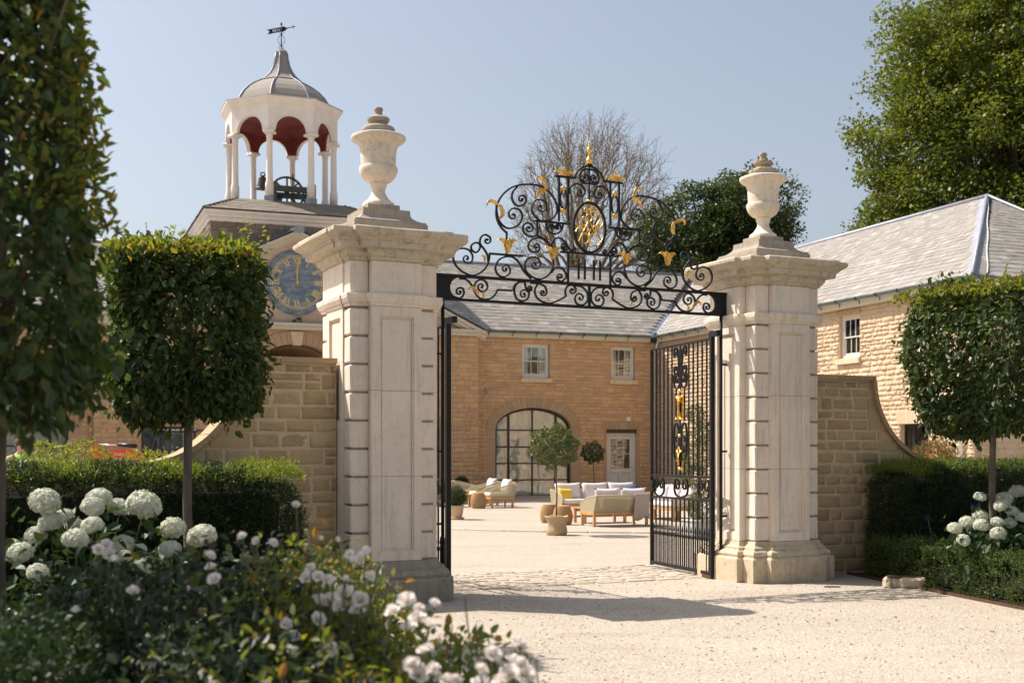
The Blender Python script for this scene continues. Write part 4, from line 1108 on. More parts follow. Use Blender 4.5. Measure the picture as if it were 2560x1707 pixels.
sl = slate_slope(O, Sx, UP, RUN, lambda d: -13.76+ped_x(EAVE+d*UP.z)-.1, lambda d: -.25+d*cosp-.18, 51)
n_vis = len(sl)
sl += slate_slope(O, Sx, UP, RUN, lambda d: XL, lambda d: -13.76-ped_x(EAVE+d*UP.z)+.1, 52)
# pediment roof, two low slopes
for sg in (1, -1):
    S = Vector((0, -1, 0)) if sg > 0 else Vector((0, 1, 0)); U = Vector((-sg, 0, PED_S)).normalized()
    O2 = Vector((-13.76+sg*6.75, 0, PED_H-PED_S*6.75)); run = math.hypot(6.75, PED_S*6.75)
    yb = lambda d: min(3.7, (O2.z+d*U.z-EAVE)/PITCH-.25)
    if sg > 0: sl += slate_slope(O2, S, U, run, lambda d: -yb(d)-.1, lambda d: .62, 53)
    else: sl += slate_slope(O2, S, U, run, lambda d: -.62, lambda d: yb(d)+.1, 54)
place_pieces('slate', [m_ for m_, a in sl], slate_v, M['slate'], sr, None, 300, [a*(2 if i < n_vis else 1) for i, (m_, a) in enumerate(sl)], 'slate_field', 5, False)
slope_under(sr, [(XL,-.25,EAVE),(-.25,-.25,EAVE),(3.7,3.7,8.95),(XL,3.7,8.95)])
slope_under(sr, [(XL,3.7,8.95),(3.7,3.7,8.95),(3.7,7.6,6.0),(XL,7.6,6.0)])
b = MB()
for x0, x1 in ((-13.76,-7.0),(-20.5,-13.76)):
    za, zb = (PED_H, PED_H-PED_S*6.74)
    b.add([(x0,-.62,za if x0 > -14 else zb),(x1,-.62,zb if x0 > -14 else za),(x1,3.9,zb if x0 > -14 else za),(x0,3.9,za if x0 > -14 else zb)], [(0,1,2,3)])
b.build('roof_deck', M['slate_under'], sr)
# lead: ridge roll and valley
b = MB(); b.tube([(XL,3.7,8.99),(3.7,3.7,8.99)], .075, 8); b.build('ridge_roll', M['lead'], sr, True)
b = MB(); b.add([(-.25-.42,-.25,EAVE+.035),(-.25,-.25-.42,EAVE+.035),(3.7,3.7-.35,8.95+.0),(3.7-.35,3.7,8.95+.0),(-.25,-.25,EAVE+.012),(3.7,3.7,8.95-.03)], [(0,4,5,3),(4,1,2,5)]); b.build('valley_lead', M['lead'], sr)
# pediment: tympanum ashlar, cornices
def ped_top(s): return PED_H-.30-abs(s+13.76)*PED_S
b = MB(); q = [(-13.76-6.35,5.95),(-13.76+6.35,5.95),(-13.76,PED_H-.25)]; b.prism(q, BAYY+.03, BAYY+.35); b.build('tympanum', M['mortar_pale'], sr)
z = 5.965; rr = random.Random(8); k = 0
while z < PED_H-.5:
    h = .325; x = -13.76-6.3+rr.uniform(-.6,0)
    while x < -13.76+6.3:
        w = rr.uniform(.62,1.05); x0, x1 = x+.003, x+w-.003; x += w
        poly = [(x0, z), (x1, z)]+[(x1+(x0-x1)*i/4, min(z+h-.006, ped_top(x1+(x0-x1)*i/4))) for i in range(5)]
        if max(p[1] for p in poly) < z+.05: continue
        poly = [(p[0], max(p[1], z)) for p in poly]
        b = MB(); b.prism(poly, BAYY+.006-rr.uniform(0,.004), BAYY+.08); b.build('ashlar_block', M['ashlar'], sr)
    z += h
for x0, x1, y0, z0, z1 in ((-20.42,-7.10,-.22,5.74,5.86), (-20.50,-7.02,-.30,5.862,5.96)):
    b = MB(); b.box(x0, x1, BAYY+y0, BAYY+.02, z0, z1); b.build('cornice', M['fascia'], sr)
b = MB(); b.box(-20.5,-7.02,BAYY-.29,BAYY+.0,5.962,5.972); b.build('cornice_flashing', M['lead_dark'], sr)
for sg in (1, -1):
    for d0, d1, y0, mt in ((.04,.15,-.32,'fascia'), (.152,.27,-.24,'fascia'), (.272,.34,-.14,'fascia')):
        q = [(0, PED_H-d1), (6.70*sg, PED_H-d1-6.70*PED_S), (6.70*sg, PED_H-d0-6.70*PED_S), (0, PED_H-d0)]
        if sg < 0: q = q[::-1]
        b = MB(); b.prism(q, BAYY+y0, BAYY+.02); b.build('raking_cornice', M[mt], sr, M=T(-13.76, 0, 0))
    q = [(0, PED_H+.02), (6.8*sg, PED_H+.02-6.8*PED_S), (6.8*sg, PED_H+.055-6.8*PED_S), (0, PED_H+.055)]
    if sg < 0: q = q[::-1]
    b = MB(); b.prism(q, BAYY-.36, BAYY+.1); b.build('verge_lead', M['lead_dark'], sr, M=T(-13.76,0,0))
b = MB(); b.prism([(-.17,PED_H-.12),(.17,PED_H-.12),(.2,PED_H+.02),(.05,PED_H+.12),(-.05,PED_H+.12),(-.2,PED_H+.02)], BAYY-.40, BAYY+.3); b.build('apex_lead', M['lead'], sr, M=T(-13.76,0,0))
b = MB(); b.tube([(-13.76,BAYY-.3,PED_H+.1),(-13.76,.9,PED_H+.1)], .06, 8); b.build('ridge_roll', M['lead_dark'], sr, True)
# downpipe in the inner corner, small fittings on the wall
b = MB(); b.tube([(-.12,-.31,5.93),(-.12,-.31,5.80),(-.12,-.10,5.5),(-.12,-.10,0)], .042, 10); b.build('downpipe', M['greige'], sr, True)
b = MB(); b.bbox(-.36,-.06,-.42,-.16,5.94,6.10,.02); b.build('rainwater_hopper', M['gutter'], sr)
b = MB(); b.bbox(-1.30,-1.13,-.06,.0,2.80,2.95,.01); b.build('alarm_box', M['white'], sr)
b = MB(); b.tube([(-6.9,-.02,3.95),(-6.9,-.07,3.93),(-6.86,-.09,3.8),(-6.86,-.085,3.72)], .028, 8); b.build('vent_pipe', M['lead'], sr, True)
# back and side walls so the range is closed
b = MB(); b.box(XL, 0, 7.0, 7.3, -.2, 5.9); b.build('rear_wall', M['mortar'], sr)
b = MB(); b.box(XL-.2, XL, 0, 7.3, -.2, 5.9); b.build('end_wall', M['mortar'], sr)

# ------------------------------------------------------------------ stable wing (right)
sw = thing('stable_wing', 'sunlit rough-stone stable wing with hipped slate roof behind the gate pier', 'building', BC, BY)
WL = 17.1; WW = Matrix(((0,1,0,0),(-1,0,0,0),(0,0,1,0),(0,0,0,1)))     # (s, depth, z) -> wing's west wall
wwins = [(11.50,12.48), (14.55,15.55), (4.6,5.58), (7.9,8.88)]; WDOOR = (14.26,15.42)
ops = [('r', a, c, wz[0], wz[1]) for a, c in wwins] + [('r', WDOOR[0], WDOOR[1], -.2, 2.38)]
wall_sheet(0.0, WL, -.2, 5.76, ops).build('wall', M['mortar_pale'], sw, M=WW)
wall_sheet(0, 7.4, -.2, 5.76, [('r',3.2,4.2,wz[0],wz[1])]).build('wall', M['mortar_pale'], sw, M=T(0,-WL,0))
lst = []; key = []
wops = [rect_op(a-.01, c+.01, wz[0]-.17, wz[1]+.02) for a, c in wwins] + [rect_op(WDOOR[0], WDOOR[1], -.3, 2.72)]
for m_, a in rubble_courses(.02, WL, 0, 5.76, wops, hr=(.095,.165), wr=(.15,.44), joint=.008, depth=.08, seed=61, off=(.0,.014), prot=.022):
    p = m_.translation; lst.append(WW @ m_); key.append(a*(3 if p.x > 9.5 and p.z > 1.0 else 1))
for m_, a in rubble_courses(0, 7.4, 0, 5.76, [rect_op(3.2,4.2,wz[0]-.17,wz[1])], hr=(.15,.24), seed=62): lst.append(T(0,-WL,0) @ m_); key.append(a*.5)
place_pieces('stone', lst, pale_v, M['rubble_pale'], sw, None, 300, key)
for a, c in wwins[:2]: sash(sw, a+.01, c-.01, wz[0], wz[1], WW)
sash(sw, 3.21, 4.19, wz[0], wz[1], T(0,-WL,0))
for a, c in wwins[2:]: sash(sw, a+.01, c-.01, wz[0], wz[1], WW)
for a, c in wwins:
    b = MB(); b.bbox(a-.06, c+.06, -.05, .05, wz[1]+.003, wz[1]+.16, .01); b.build('window_lintel', M['voussoir'], sw, M=WW)
n = 12
for i in range(n):
    x0, x1 = WDOOR[0]-.06, WDOOR[1]+.06; X = lambda k, f: x0+(x1-x0)*k/n+(k/n-.5)*.2*f
    b = MB(); b.prism([(X(i,0)+.004,2.39),(X(i+1,0)-.004,2.39),(X(i+1,1)-.004,2.72),(X(i,1)+.004,2.72)], -.05, .05); b.build('voussoir', M['rubble_pale'], sw, M=WW)
def steel_door(s0, s1, z1):
    y = .14; b = MB()
    for q in ((s0+.01,s0+.07,0,z1),(s1-.07,s1-.01,0,z1),(s0+.07,s1-.07,z1-.07,z1),((s0+s1)/2-.05-.2,(s0+s1)/2+.05-.2,0,z1-.07),(s0+.07,s1-.07,.0,.25)): b.box(q[0],q[1],y,y+.06,q[2],q[3])
    d = b.build('glazed_door', M['steel'], sw)
    glazing(d, s0+.07, s1-.07, .25, z1-.07, None, 2, 1, .02, 'steel', y=y+.02)
    V = []; F = []; n = 50
    for i in range(n+1):
        x = s0+.25+(s1-s0-.3)*i/n; yy = y+.2+.03*math.sin(i*1.1); V += [(x, yy, .1), (x, yy, z1)]
    for i in range(n): F.append((2*i, 2*i+2, 2*i+3, 2*i+1))
    bb = MB(); bb.add(V, F); bb.build('curtain', M['curtain'], d, True)
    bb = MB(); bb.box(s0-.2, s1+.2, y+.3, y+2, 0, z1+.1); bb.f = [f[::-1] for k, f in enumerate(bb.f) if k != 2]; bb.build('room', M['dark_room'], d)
    d.matrix_basis = WW
steel_door(WDOOR[0], WDOOR[1], 2.37)
eaves(sw, .45, WL+.30, WW); eaves(sw, -.30, 7.7, T(0,-WL,0))
# roof: west slope, hipped south end
UPw = Vector((1, 0, PITCH)).normalized(); Sw = Vector((0, -1, 0))      # s measured toward -y
Ow = Vector((-.25, 0, EAVE))
sl = slate_slope(Ow, Sw, UPw, RUN, lambda d: .25-d*cosp+.2, lambda d: WL+.25-d*cosp-.36, 71)
nw = len(sl)
Os = Vector((0, -WL-.25, EAVE))
sl += slate_slope(Os, Sx, UP, RUN, lambda d: -.25+d*cosp+.36, lambda d: 7.65-d*cosp-.1, 72)
key = []
for m_, a in sl:
    p = m_.translation; key.append(a*(2 if p.y < -8 else 1))
place_pieces('slate', [m_ for m_, a in sl], slate_v, M['slate'], sw, None, 300, key, 'slate_field', 6, False)
ys = -WL-.25
slope_under(sw, [(-.25,ys,EAVE),(3.7,ys+3.95,8.95),(3.7,3.7,8.95),(-.25,-.25,EAVE)])
slope_under(sw, [(-.25,ys,EAVE),(7.65,ys,EAVE),(3.7,ys+3.95,8.95)])
slope_under(sw, [(7.65,ys,EAVE),(7.65,7,EAVE),(3.7,7,8.95),(3.7,ys+3.95,8.95)])
b = MB(); b.tube([(3.7,ys+3.95,8.99),(3.7,3.7,8.99)], .08, 8); b.build('ridge_roll', M['lead'], sw, True)
def hip(x0, sg):
    e = Vector((x0, ys, EAVE+.045)); a = Vector((3.7, ys+3.95, 8.995)); w = .42
    p = [e+Vector((0,w,0)) , e, e+Vector((sg*w,0,0)), a+Vector((0,w*.7,0)), a, a+Vector((sg*w*.2,0,-.02))]
    b = MB(); b.add([tuple(q) for q in p], [(0,1,4,3),(1,2,5,4)] if sg > 0 else [(1,0,3,4),(2,1,4,5)]); b.build('hip_lead', M['lead'], sw)
    b = MB(); b.tube([e+Vector((0,0,.03)), a+Vector((0,0,.03))], .05, 8); b.build('hip_roll', M['lead'], sw, True)
hip(-.25, 1); hip(7.65, -1)
b = MB(); pts = [(-.25+t_*3.95+.45*(1-t_)+.02*math.sin(t_*17), ys+t_*3.9, EAVE+PITCH*t_*3.9+.07) for t_ in [i/12 for i in range(13)]]; b.tube(pts, .016, 6); b.build('lightning_cable', M['white'], sw, True)
b = MB(); b.tube([(16.75,-.31,5.93),(16.75,-.31,5.78),(16.75,-.10,5.5),(16.75,-.10,0)], .05, 10)
for z in (5.45, 1.45, 3.4): b.lathe([(.065,-.05),(.065,.05)], 10, (16.75,-.10,z))
b.build('downpipe', M['white'], sw, True, M=WW)
b = MB(); b.box(7.1,7.4,-WL,0,-.2,5.9); b.build('rear_wall', M['mortar_pale'], sw)

# ------------------------------------------------------------------ clock tower with cupola
TC = bpt(-13.58, 3.6)
ct = thing('clock_tower', 'square stone tower with white open octagonal cupola and lead dome', 'tower', (TC.x, TC.y, 0), BY)
H = 2.91
for a in range(4):
    Mx = RZ(a*math.pi/2) @ T(0, -H, 0)
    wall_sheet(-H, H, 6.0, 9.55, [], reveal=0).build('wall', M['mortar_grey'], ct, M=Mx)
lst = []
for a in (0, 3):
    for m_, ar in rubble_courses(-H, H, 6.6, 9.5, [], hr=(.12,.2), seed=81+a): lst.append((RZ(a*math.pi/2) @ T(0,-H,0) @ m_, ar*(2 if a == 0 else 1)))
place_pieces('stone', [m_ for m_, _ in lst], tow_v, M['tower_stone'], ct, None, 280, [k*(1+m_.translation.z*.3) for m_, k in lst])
def sqr(h, z): return [(-h,-h,z),(h,-h,z),(h,h,z),(-h,h,z)]
b = MB(); b.loft([sqr(H+.01,9.42), sqr(H+.05,9.45), sqr(H+.06,9.53), sqr(H+.13,9.58), sqr(H+.14,9.64), sqr(H+.22,9.72), sqr(H+.24,9.77), sqr(H+.24,9.79), sqr(H,9.792)]); b.build('cornice', M['white_paint'], ct)
sl = []; e = H+.27; pt = 2.04; rise = 10.35-9.80; run = math.hypot(e-pt, rise)
for a in range(4):
    Mx = RZ(a*math.pi/2); U = Vector((0, e-pt, rise)).normalized()
    for m_, ar in slate_slope(Vector((0,-e,9.80)), Sx, U, run, lambda d: -e+d*(e-pt)/run+.05, lambda d: e-d*(e-pt)/run-.05, 90+a, .19, .15, (.22,.45), .02):
        sl.append((Mx @ m_, ar*(2 if a == 0 else 1)))
place_pieces('slate', [m_ for m_, _ in sl], slate_vd, M['slate_dark'], ct, None, 300, [k for _, k in sl], 'slate_field', 7, False)
b = MB(); b.loft([sqr(e,9.79), sqr(pt,10.34), sqr(pt,10.36), sqr(.2,10.365)]); b.build('roof_deck', M['lead_dark'], ct)
for a in range(4):
    b = MB(); b.tube([(-e,-e,9.83),(-pt,-pt,10.38)], .05, 6); b.build('hip_roll', M['lead_dark'], ct, True, M=RZ(a*math.pi/2))
# octagon
RC = 1.93; ZB, ZC, ZT = 10.36, 13.02, 14.0
def octv(r, k): a = -math.pi/2 + math.pi/8 + k*math.pi/4; return Vector((r*math.cos(a), r*math.sin(a), 0))
colp = [(.135,.32),(.135,.9),(.118,1.02),(.118,2.42),(.112,2.46),(.125,2.47),(.13,2.49),(.118,2.505),(.125,2.53),(.16,2.575)]
for k in range(8):
    p = octv(RC, k); ang = -math.pi/2+math.pi/8+k*math.pi/4
    b = MB(); b.lathe([(.15,.30),(.15,.72),(.118,.86),(.114,1.4),(.105,2.36),(.118,2.37),(.122,2.39),(.108,2.40),(.112,2.44),(.165,2.50)], 16, (0,0,0)); 
    o = b.build('column', M['white_paint'], ct, True, M=T(p.x, p.y, ZB-.02) @ RZ(ang))
    b = MB(); b.bbox(-.155,.155,-.155,.155,-.02,.302,.01); b.build('column_foot', M['lead'], ct, M=T(p.x, p.y, ZB-.02) @ RZ(ang))
    b = MB(); b.bbox(-.20,.20,-.20,.20,2.50,2.60,.02); b.build('capital', M['white_paint'], ct, M=T(p.x, p.y, ZB-.02) @ RZ(ang))
side = 2*RC*math.sin(math.pi/8)
for k in range(8):
    p, q = octv(RC, k), octv(RC, k+1); mid = (p+q)/2; d = (q-p).normalized(); ang = math.atan2(d.y, d.x)
    Mx = T(mid.x, mid.y, 0) @ RZ(ang); hw = side/2; ra = .545
    for nm, mt, y0, y1 in (('arch_panel', 'white_paint', -.13, .0), ('arch_lining', 'red_paint', .001, .035)):
        b = MB(); n = 24; xs = [-hw-.05]+[-ra*math.cos(math.pi*i/n) for i in range(n+1)]+[hw+.05]
        for x0, x1 in zip(xs, xs[1:]):
            f = lambda x: ZC-.06+ (math.sqrt(max(0, ra*ra-x*x)) if abs(x) <= ra+1e-9 else 0)
            q0 = f(x0) if abs(x0) <= ra else ZC-.06; q1 = f(x1) if abs(x1) <= ra else ZC-.06
            b.prism([(x0,q0),(x1,q1),(x1,ZT),(x0,ZT)], y0, y1)
        b.build(nm, M[mt], ct, M=Mx)
    # arch archivolt bead
    arc = [((ra+.02)*math.cos(math.pi*i/20), ZC-.06+(ra+.02)*math.sin(math.pi*i/20)) for i in range(21)]
    flat_bar(arc, .045, .03, 1, -.14).build('archivolt', M['white_paint'], ct, M=Mx)
def octring(r, z): return [tuple(octv(r, k)+Vector((0,0,z))) for k in range(8)]
b = MB(); b.loft([octring(RC+.13,13.72), octring(RC+.16,13.76), octring(RC+.17,13.85), octring(RC+.24,13.90), octring(RC+.25,13.96), octring(RC+.33,14.04), octring(RC+.35,14.10), octring(RC+.34,14.12), octring(.4,14.13)], cap=False); b.build('cornice', M['white_paint'], ct)
b = MB(); b.loft([octring(RC-.05,13.60), octring(RC-.35,13.85), octring(.9,14.0), octring(.1,14.02)], cap=False); b.build('ceiling', M['red_paint'], ct)
rd = lambda pr: [octring(r, z) for r, z in pr]
domep = [(RC+.36,14.115),(RC+.33,14.15),(1.83,14.17),(1.78,14.22),(1.72,14.36),(1.58,14.58),(1.38,14.79),(1.12,14.98),(.86,15.12),(.75,15.17)]
b = MB(); b.loft(rd(domep)); b.build('dome', M['dome'], ct)
b = MB(); b.loft(rd([(.78,15.165),(.80,15.19),(.66,15.27),(.50,15.42),(.38,15.60),(.29,15.82),(.235,16.06),(.215,16.24),(.24,16.25),(.23,16.30),(.16,16.38),(.06,16.43)])); b.build('spire', M['dome'], ct)
for k in range(8):
    pts = [octv(r+.012, k)+Vector((0,0,z+.012)) for r, z in domep[2:]]+[octv(r+.008, k)+Vector((0,0,z)) for r, z in [(.66,15.27),(.50,15.42),(.38,15.60),(.29,15.82),(.235,16.06),(.215,16.24)]]
    b = MB(); b.tube(pts, .03, 6); b.build('lead_roll', M['lead'], ct, True)
# stepped flashing where the pediment roof meets the tower
for sg in (1, -1):
    for i in range(14):
        x = sg*(i*.22+.11); z = PED_H-abs(i*.22)*PED_S; b = MB(); b.box(x-.13, x+.13, -H-.05, -H-.012, z-.25, z+.16); b.build('step_flashing', M['lead_dark'], ct, M=T(-.18,0,0))

# wall clock
kp = bpt(-13.76, BAYY-.02, 7.34)
ck = thing('wall_clock', 'large round blue-grey clock with gilt roman numerals on the pediment', 'clock', kp, BY)
b = MB(); b.lathe([(1.10,-.005),(1.10,.05),(1.06,.08),(1.045,.08),(1.045,.055)], 72, (0,0,0), RX(R(90)), cap=False); b.lathe([(1.045,.06),(.001,.062)], 72, (0,0,0), RX(R(90)), cap=False); b.build('dial', M['dial'], ck)
b = MB()
for r_ in (.905, .845): b.add(*(lambda n: ([(rr_*math.cos(2*math.pi*i/n), -.066, rr_*math.sin(2*math.pi*i/n)) for rr_ in (r_-.009, r_+.009) for i in range(n)], [(i, (i+1) % n, n+(i+1) % n, n+i) for i in range(n)]))(96))
for i in range(60):
    Mx = RY(2*math.pi*i/60); b.box(-.008,.008,-.0665,-.062,.855,.895, Mx)
b.build('minute_track', M['numeral'], ck)
GL = {'I': [((0,0),(0,1))], 'V': [((-.32,1),(0,0)),((.32,1),(0,0))], 'X': [((-.32,1),(.32,0)),((.32,1),(-.32,0))]}
def numeral(txt, h=.23, w=.038):
    b = MB(); adv = {'I': .30, 'V': .72, 'X': .72}; tot = sum(adv[c] for c in txt); x = -tot/2
    for c in txt:
        cx = x+adv[c]/2
        for k, ((x0, z0), (x1, z1)) in enumerate(GL[c]):
            p = Vector(((cx+x0)*h*.8, (z0-.5)*h)); q = Vector(((cx+x1)*h*.8, (z1-.5)*h)); d = (q-p); n_ = Vector((-d.y, d.x)).normalized()*(w*(.55 if k == 1 else 1)/2)
            b.prism([tuple(p-n_), tuple(q-n_), tuple(q+n_), tuple(p+n_)], -.0675-.001*k, -.06)
        for z in (0, 1): b.prism([((cx-.2*adv[c]*1.2)*h*.8,(z-.5)*h-.006),((cx+.2*adv[c]*1.2)*h*.8,(z-.5)*h-.006),((cx+.2*adv[c]*1.2)*h*.8,(z-.5)*h+.006),((cx-.2*adv[c]*1.2)*h*.8,(z-.5)*h+.006)], -.0655, -.06)
        x += adv[c]
    return b
for i, t_ in enumerate(['XII','I','II','III','IIII','V','VI','VII','VIII','IX','X','XI']):
    numeral(t_).build('numeral', M['numeral'], ck, M=RY(2*math.pi*i/12) @ T(0,0,.72))
for nm, L_, w, an, yy in (('minute_hand', .84, .026, R(1), -.10), ('hour_hand', .60, .045, R(-1.5), -.085)):
    b = MB(); b.prism([(-w*.5,-.12),(w*.5,-.12),(w*.7,L_*.55),(w*1.5,L_*.66),(w*.5,L_*.74),(0,L_),(-w*.5,L_*.74),(-w*1.5,L_*.66),(-w*.7,L_*.55)], yy, yy+.01); b.lathe([(.055,0),(.055,.012)], 16, (0,0,0), T(0,yy+.002,0) @ RX(R(90)))
    b.build(nm, simple('gilt_hand', (.62,.43,.17), .45, .3), ck, M=RY(an))
# weather vane
vp = TC + Vector((0,0,16.42))
wv = thing('weather_vane', 'black iron weather vane with pierced date above the cupola', 'weather vane', vp, R(-9))
b = MB(); b.tube([(0,0,0),(0,0,.98)], [.02,.018], 8); b.lathe([(.018,-.05),(.045,0),(.02,.04),(.008,.10)], 10, (0,0,.92)); b.build('spindle', M['iron'], wv, True)
for k in range(4):
    pts = catmull([(0,.12),(.09,.22),(.125,.34),(.08,.46),(.0,.54)], 5); flat_bar(pts, .016, .016, 1).build('scroll_bar', M['iron'], wv, M=RZ(k*math.pi/2+.4))
    pts = catmull([(.0,.10),(.05,.12),(.085,.08),(.075,.03),(.04,.035)], 5); flat_bar(pts, .014, .014, 1).build('scroll_bar', M['iron'], wv, M=RZ(k*math.pi/2+.4))
    pts = catmull([(.0,.54),(.04,.57),(.08,.62),(.06,.66),(.035,.63)], 5); flat_bar(pts, .014, .014, 1).build('scroll_bar', M['iron'], wv, M=RZ(k*math.pi/2+.4))
FONT = {'1': ['010','110','010','010','111'], '7': ['111','001','010','010','010'], '6': ['011','100','111','101','111'], '9': ['111','101','111','001','110']}
cell = .019; gx0 = -.36
grid = [['0']*19 for _ in range(7)]
for d_i, dch in enumerate('9671'):
    for r_ in range(5):
        for c_ in range(3): grid[r_+1][1+d_i*4+c_] = FONT[dch][r_][2-c_]
b = MB(); zt = .80
# pierced band: cells that are digits stay open (read from behind they are mirrored)
for r_ in range(7):
    for c_ in range(19):
        if grid[r_][c_] == '0': b.box(gx0+c_*cell, gx0+(c_+1)*cell+.0005, -.006, .006, zt-(r_+1)*cell, zt-r_*cell+.0005)
zl, zh = zt-7*cell, zt
b.prism([(gx0+19*cell,zl-.02),(.0,zl-.02),(0,zh+.02),(gx0+19*cell,zh+.02)], -.006, .006)
b.prism([(gx0,zl-.02),(gx0+19*cell,zl-.02),(gx0+19*cell,zl),(gx0,zl)], -.006,.006); b.prism([(gx0,zh),(gx0+19*cell,zh),(gx0+19*cell,zh+.02),(gx0,zh+.02)], -.006,.006)
b.prism([(-.56,zh+.02),(gx0-.09,(zl+zh)/2),(gx0,(zl+zh)/2),(gx0,zh+.02)], -.006,.006); b.prism([(-.56,zl-.02),(gx0,zl-.02),(gx0,(zl+zh)/2),(gx0-.09,(zl+zh)/2)], -.006,.006)
b.build('pierced_flag', M['iron'], wv, M=T(0,0,.735) @ RY(R(-8)) @ T(0,0,-.735))
b = MB(); zc = (zl+zh)/2
b.prism([(.012,zl-.02),(.14,zl-.02),(.18,zc-.035),(.26,zc-.015),(.26,zc+.015),(.18,zc+.03),(.14,zc+.05),(.13,zh+.02),(.012,zh+.02)], -.006,.006); b.prism([(.26,zc-.012),(.46,zc-.010),(.46,zc+.010),(.26,zc+.012)], -.006,.006)
b.prism([(.43,zc-.09),(.47,zc-.02),(.56,zc),(.47,zc+.02),(.43,zc+.09),(.45,zc)], -.006,.006)
b.build('arrow', M['iron'], wv, M=T(0,0,.735) @ RY(R(-8)) @ T(0,0,-.735))
# bells
bf = thing('bell_stand', 'dark green bell stand with wheel inside the cupola', 'bell stand', TC+Vector((.15,0,10.36)), BY)
for y in (-.85, .35):
    b = MB(); b.box(-.62,.95,y-.06,y+.06,.12,.24); b.build('beam', M['bell_green'], bf); b = MB(); b.box(-.62,.95,y-.06,y+.06,.66,.86); b.build('beam', M['bell_green'], bf)
    for x in (-.55,.87): b = MB(); b.bbox(x-.08,x+.08,y-.07,y+.07,0,.98,.03); b.build('post', M['bell_green'], bf)
    b = MB(); b.prism([(.25,.64),(.37,.64),(.72,.24),(.60,.24)], y-.05, y+.05); b.build('brace', M['bell_green'], bf)
b = MB(); n = 32
ringp = [(.60*math.cos(2*math.pi*i/n), .60*math.sin(2*math.pi*i/n)) for i in range(n+1)]
flat_bar(ringp, .07, .08, 1).build('bell_wheel', M['bell_green'], bf, M=T(.02,-.2,.72))
for a in (0, 45, 90, 135):
    b = MB(); b.box(-.58,.58,-.025,.025,-.03,.03, RY(R(a))); b.build('wheel_spoke', M['bell_green'], bf, M=T(.02,-.2,.72))
b = MB(); b.box(-.02,.02,-.3,-.26,.7,1.45); b.build('lever', M['iron'], bf, M=T(.22,0,0))
bellp = [(.30,0),(.29,.02),(.245,.06),(.20,.14),(.17,.26),(.155,.36),(.13,.42),(.06,.45),(.05,.5)]
def bell(lab, p, s):
    t = thing('bell', lab, 'bell', p, BY, 'bells in the cupola'); b = MB(); b.lathe([(r*s, z*s) for r, z in bellp], 24); b.build('bell_body', M['bronze'], t, True)
    b = MB(); b.tube([(-.08*s,0,.48*s),(-.06*s,0,.60*s),(.06*s,0,.60*s),(.08*s,0,.48*s)], .025*s, 6); b.build('crown_loop', M['bronze'], t, True)
    b = MB(); b.tube([(0,0,.4*s),(0,0,-.04*s)], .02*s, 6); b.lathe([(.01,-.04),(.04*s,0),(.01,.04)], 8, (0,0,-.03*s)); b.build('clapper', M['iron'], t, True)
bell('small bronze bell hanging at the left column of the cupola', at(657, 473, 45.2), 1.0)
bell('bronze bell hanging inside the bell frame', TC+Vector((-.1,-.1,10.58)), .9)
# lantern in the carriage arch, camera under the clock
lp = bpt(-14.45, .6, 4.35)
lt = thing('hanging_lantern', 'black lantern hanging in the carriage arch', 'lantern', lp, BY)
b = MB(); b.tube([(0,0,.42),(0,0,.75)], .012, 6); b.lathe([(.20,.30),(.21,.33),(.10,.40),(.02,.44)], 6); b.build('lantern_top', M['iron'], lt)
b = MB(); b.lathe([(.14,-.32),(.15,-.29),(.05,-.28)], 6); b.build('lantern_base', M['iron'], lt)
for k in range(6):
    a = k*math.pi/3; b = MB(); b.tube([(.13*math.cos(a),.13*math.sin(a),-.3),(.19*math.cos(a),.19*math.sin(a),.31)], .012, 5); b.build('lantern_bar', M['iron'], lt)
for z, r_ in ((-.08,.15),(.12,.17)):
    b = MB(); flat_bar([(r_*math.cos(2*math.pi*i/12), r_*math.sin(2*math.pi*i/12)) for i in range(13)], .012, .012, 1).build('lantern_hoop', M['iron'], lt, M=T(0,0,z) @ RX(R(90)))
b = MB(); b.lathe([(.10,-.26),(.15,.28)], 6); b.build('lantern_glass', M['glass'], lt)
cp = bpt(-13.72, BAYY-.02, 6.1)
cm = thing('security_camera', 'small black security camera below the clock', 'camera', cp, BY)
b = MB(); b.bbox(-.05,.09,-.12,.0,.0,.06,.01); b.build('mount', M['machine'], cm)
b = MB(); b.tube([(.05,-.06,.0),(.10,-.10,-.08),(.04,-.12,-.14),(.0,-.14,-.10)], .016, 6); b.build('bracket', M['machine'], cm, True)
b = MB(); b.bbox(-.20,-.10,-.16,-.04,-.14,-.02,.015); b.build('housing', M['machine'], cm)

# ------------------------------------------------------------------ foliage tools
def unit(a): return a/(np.linalg.norm(a, axis=-1, keepdims=True)+1e-9)
def ortho(D, Nn):
    S = unit(np.cross(Nn, D)); return S, unit(np.cross(D, S))
def leaf_arrays(P, D, Nn, L, W, cup=.18):
    """six-point folded leaf: two quads each"""
    D = unit(D); S, Nn = ortho(D, unit(Nn)); L = L[:, None]; W = W[:, None]
    v = [P, P+D*L*.30+S*W*.46+Nn*W*cup, P+D*L*.68+S*W*.36+Nn*W*cup*.6, P+D*L-Nn*L*.08, P+D*L*.68-S*W*.36+Nn*W*cup*.6, P+D*L*.30-S*W*.46+Nn*W*cup]
    V = np.stack(v, 1).reshape(-1, 3); n = len(P); b = np.arange(n)[:, None]*6
    F = np.concatenate([b+np.array([0,1,2,3]), b+np.array([0,3,4,5])], 1).reshape(-1, 4)
    return V, F
def needle_arrays(P, D, Nn, L, W):
    D = unit(D); S, Nn = ortho(D, unit(Nn)); L = L[:, None]; W = W[:, None]
    V = np.stack([P, P+D*L*.5+S*W*.5, P+D*L, P+D*L*.5-S*W*.5], 1).reshape(-1, 3)
    F = np.arange(len(P)*4).reshape(-1, 4); return V, F
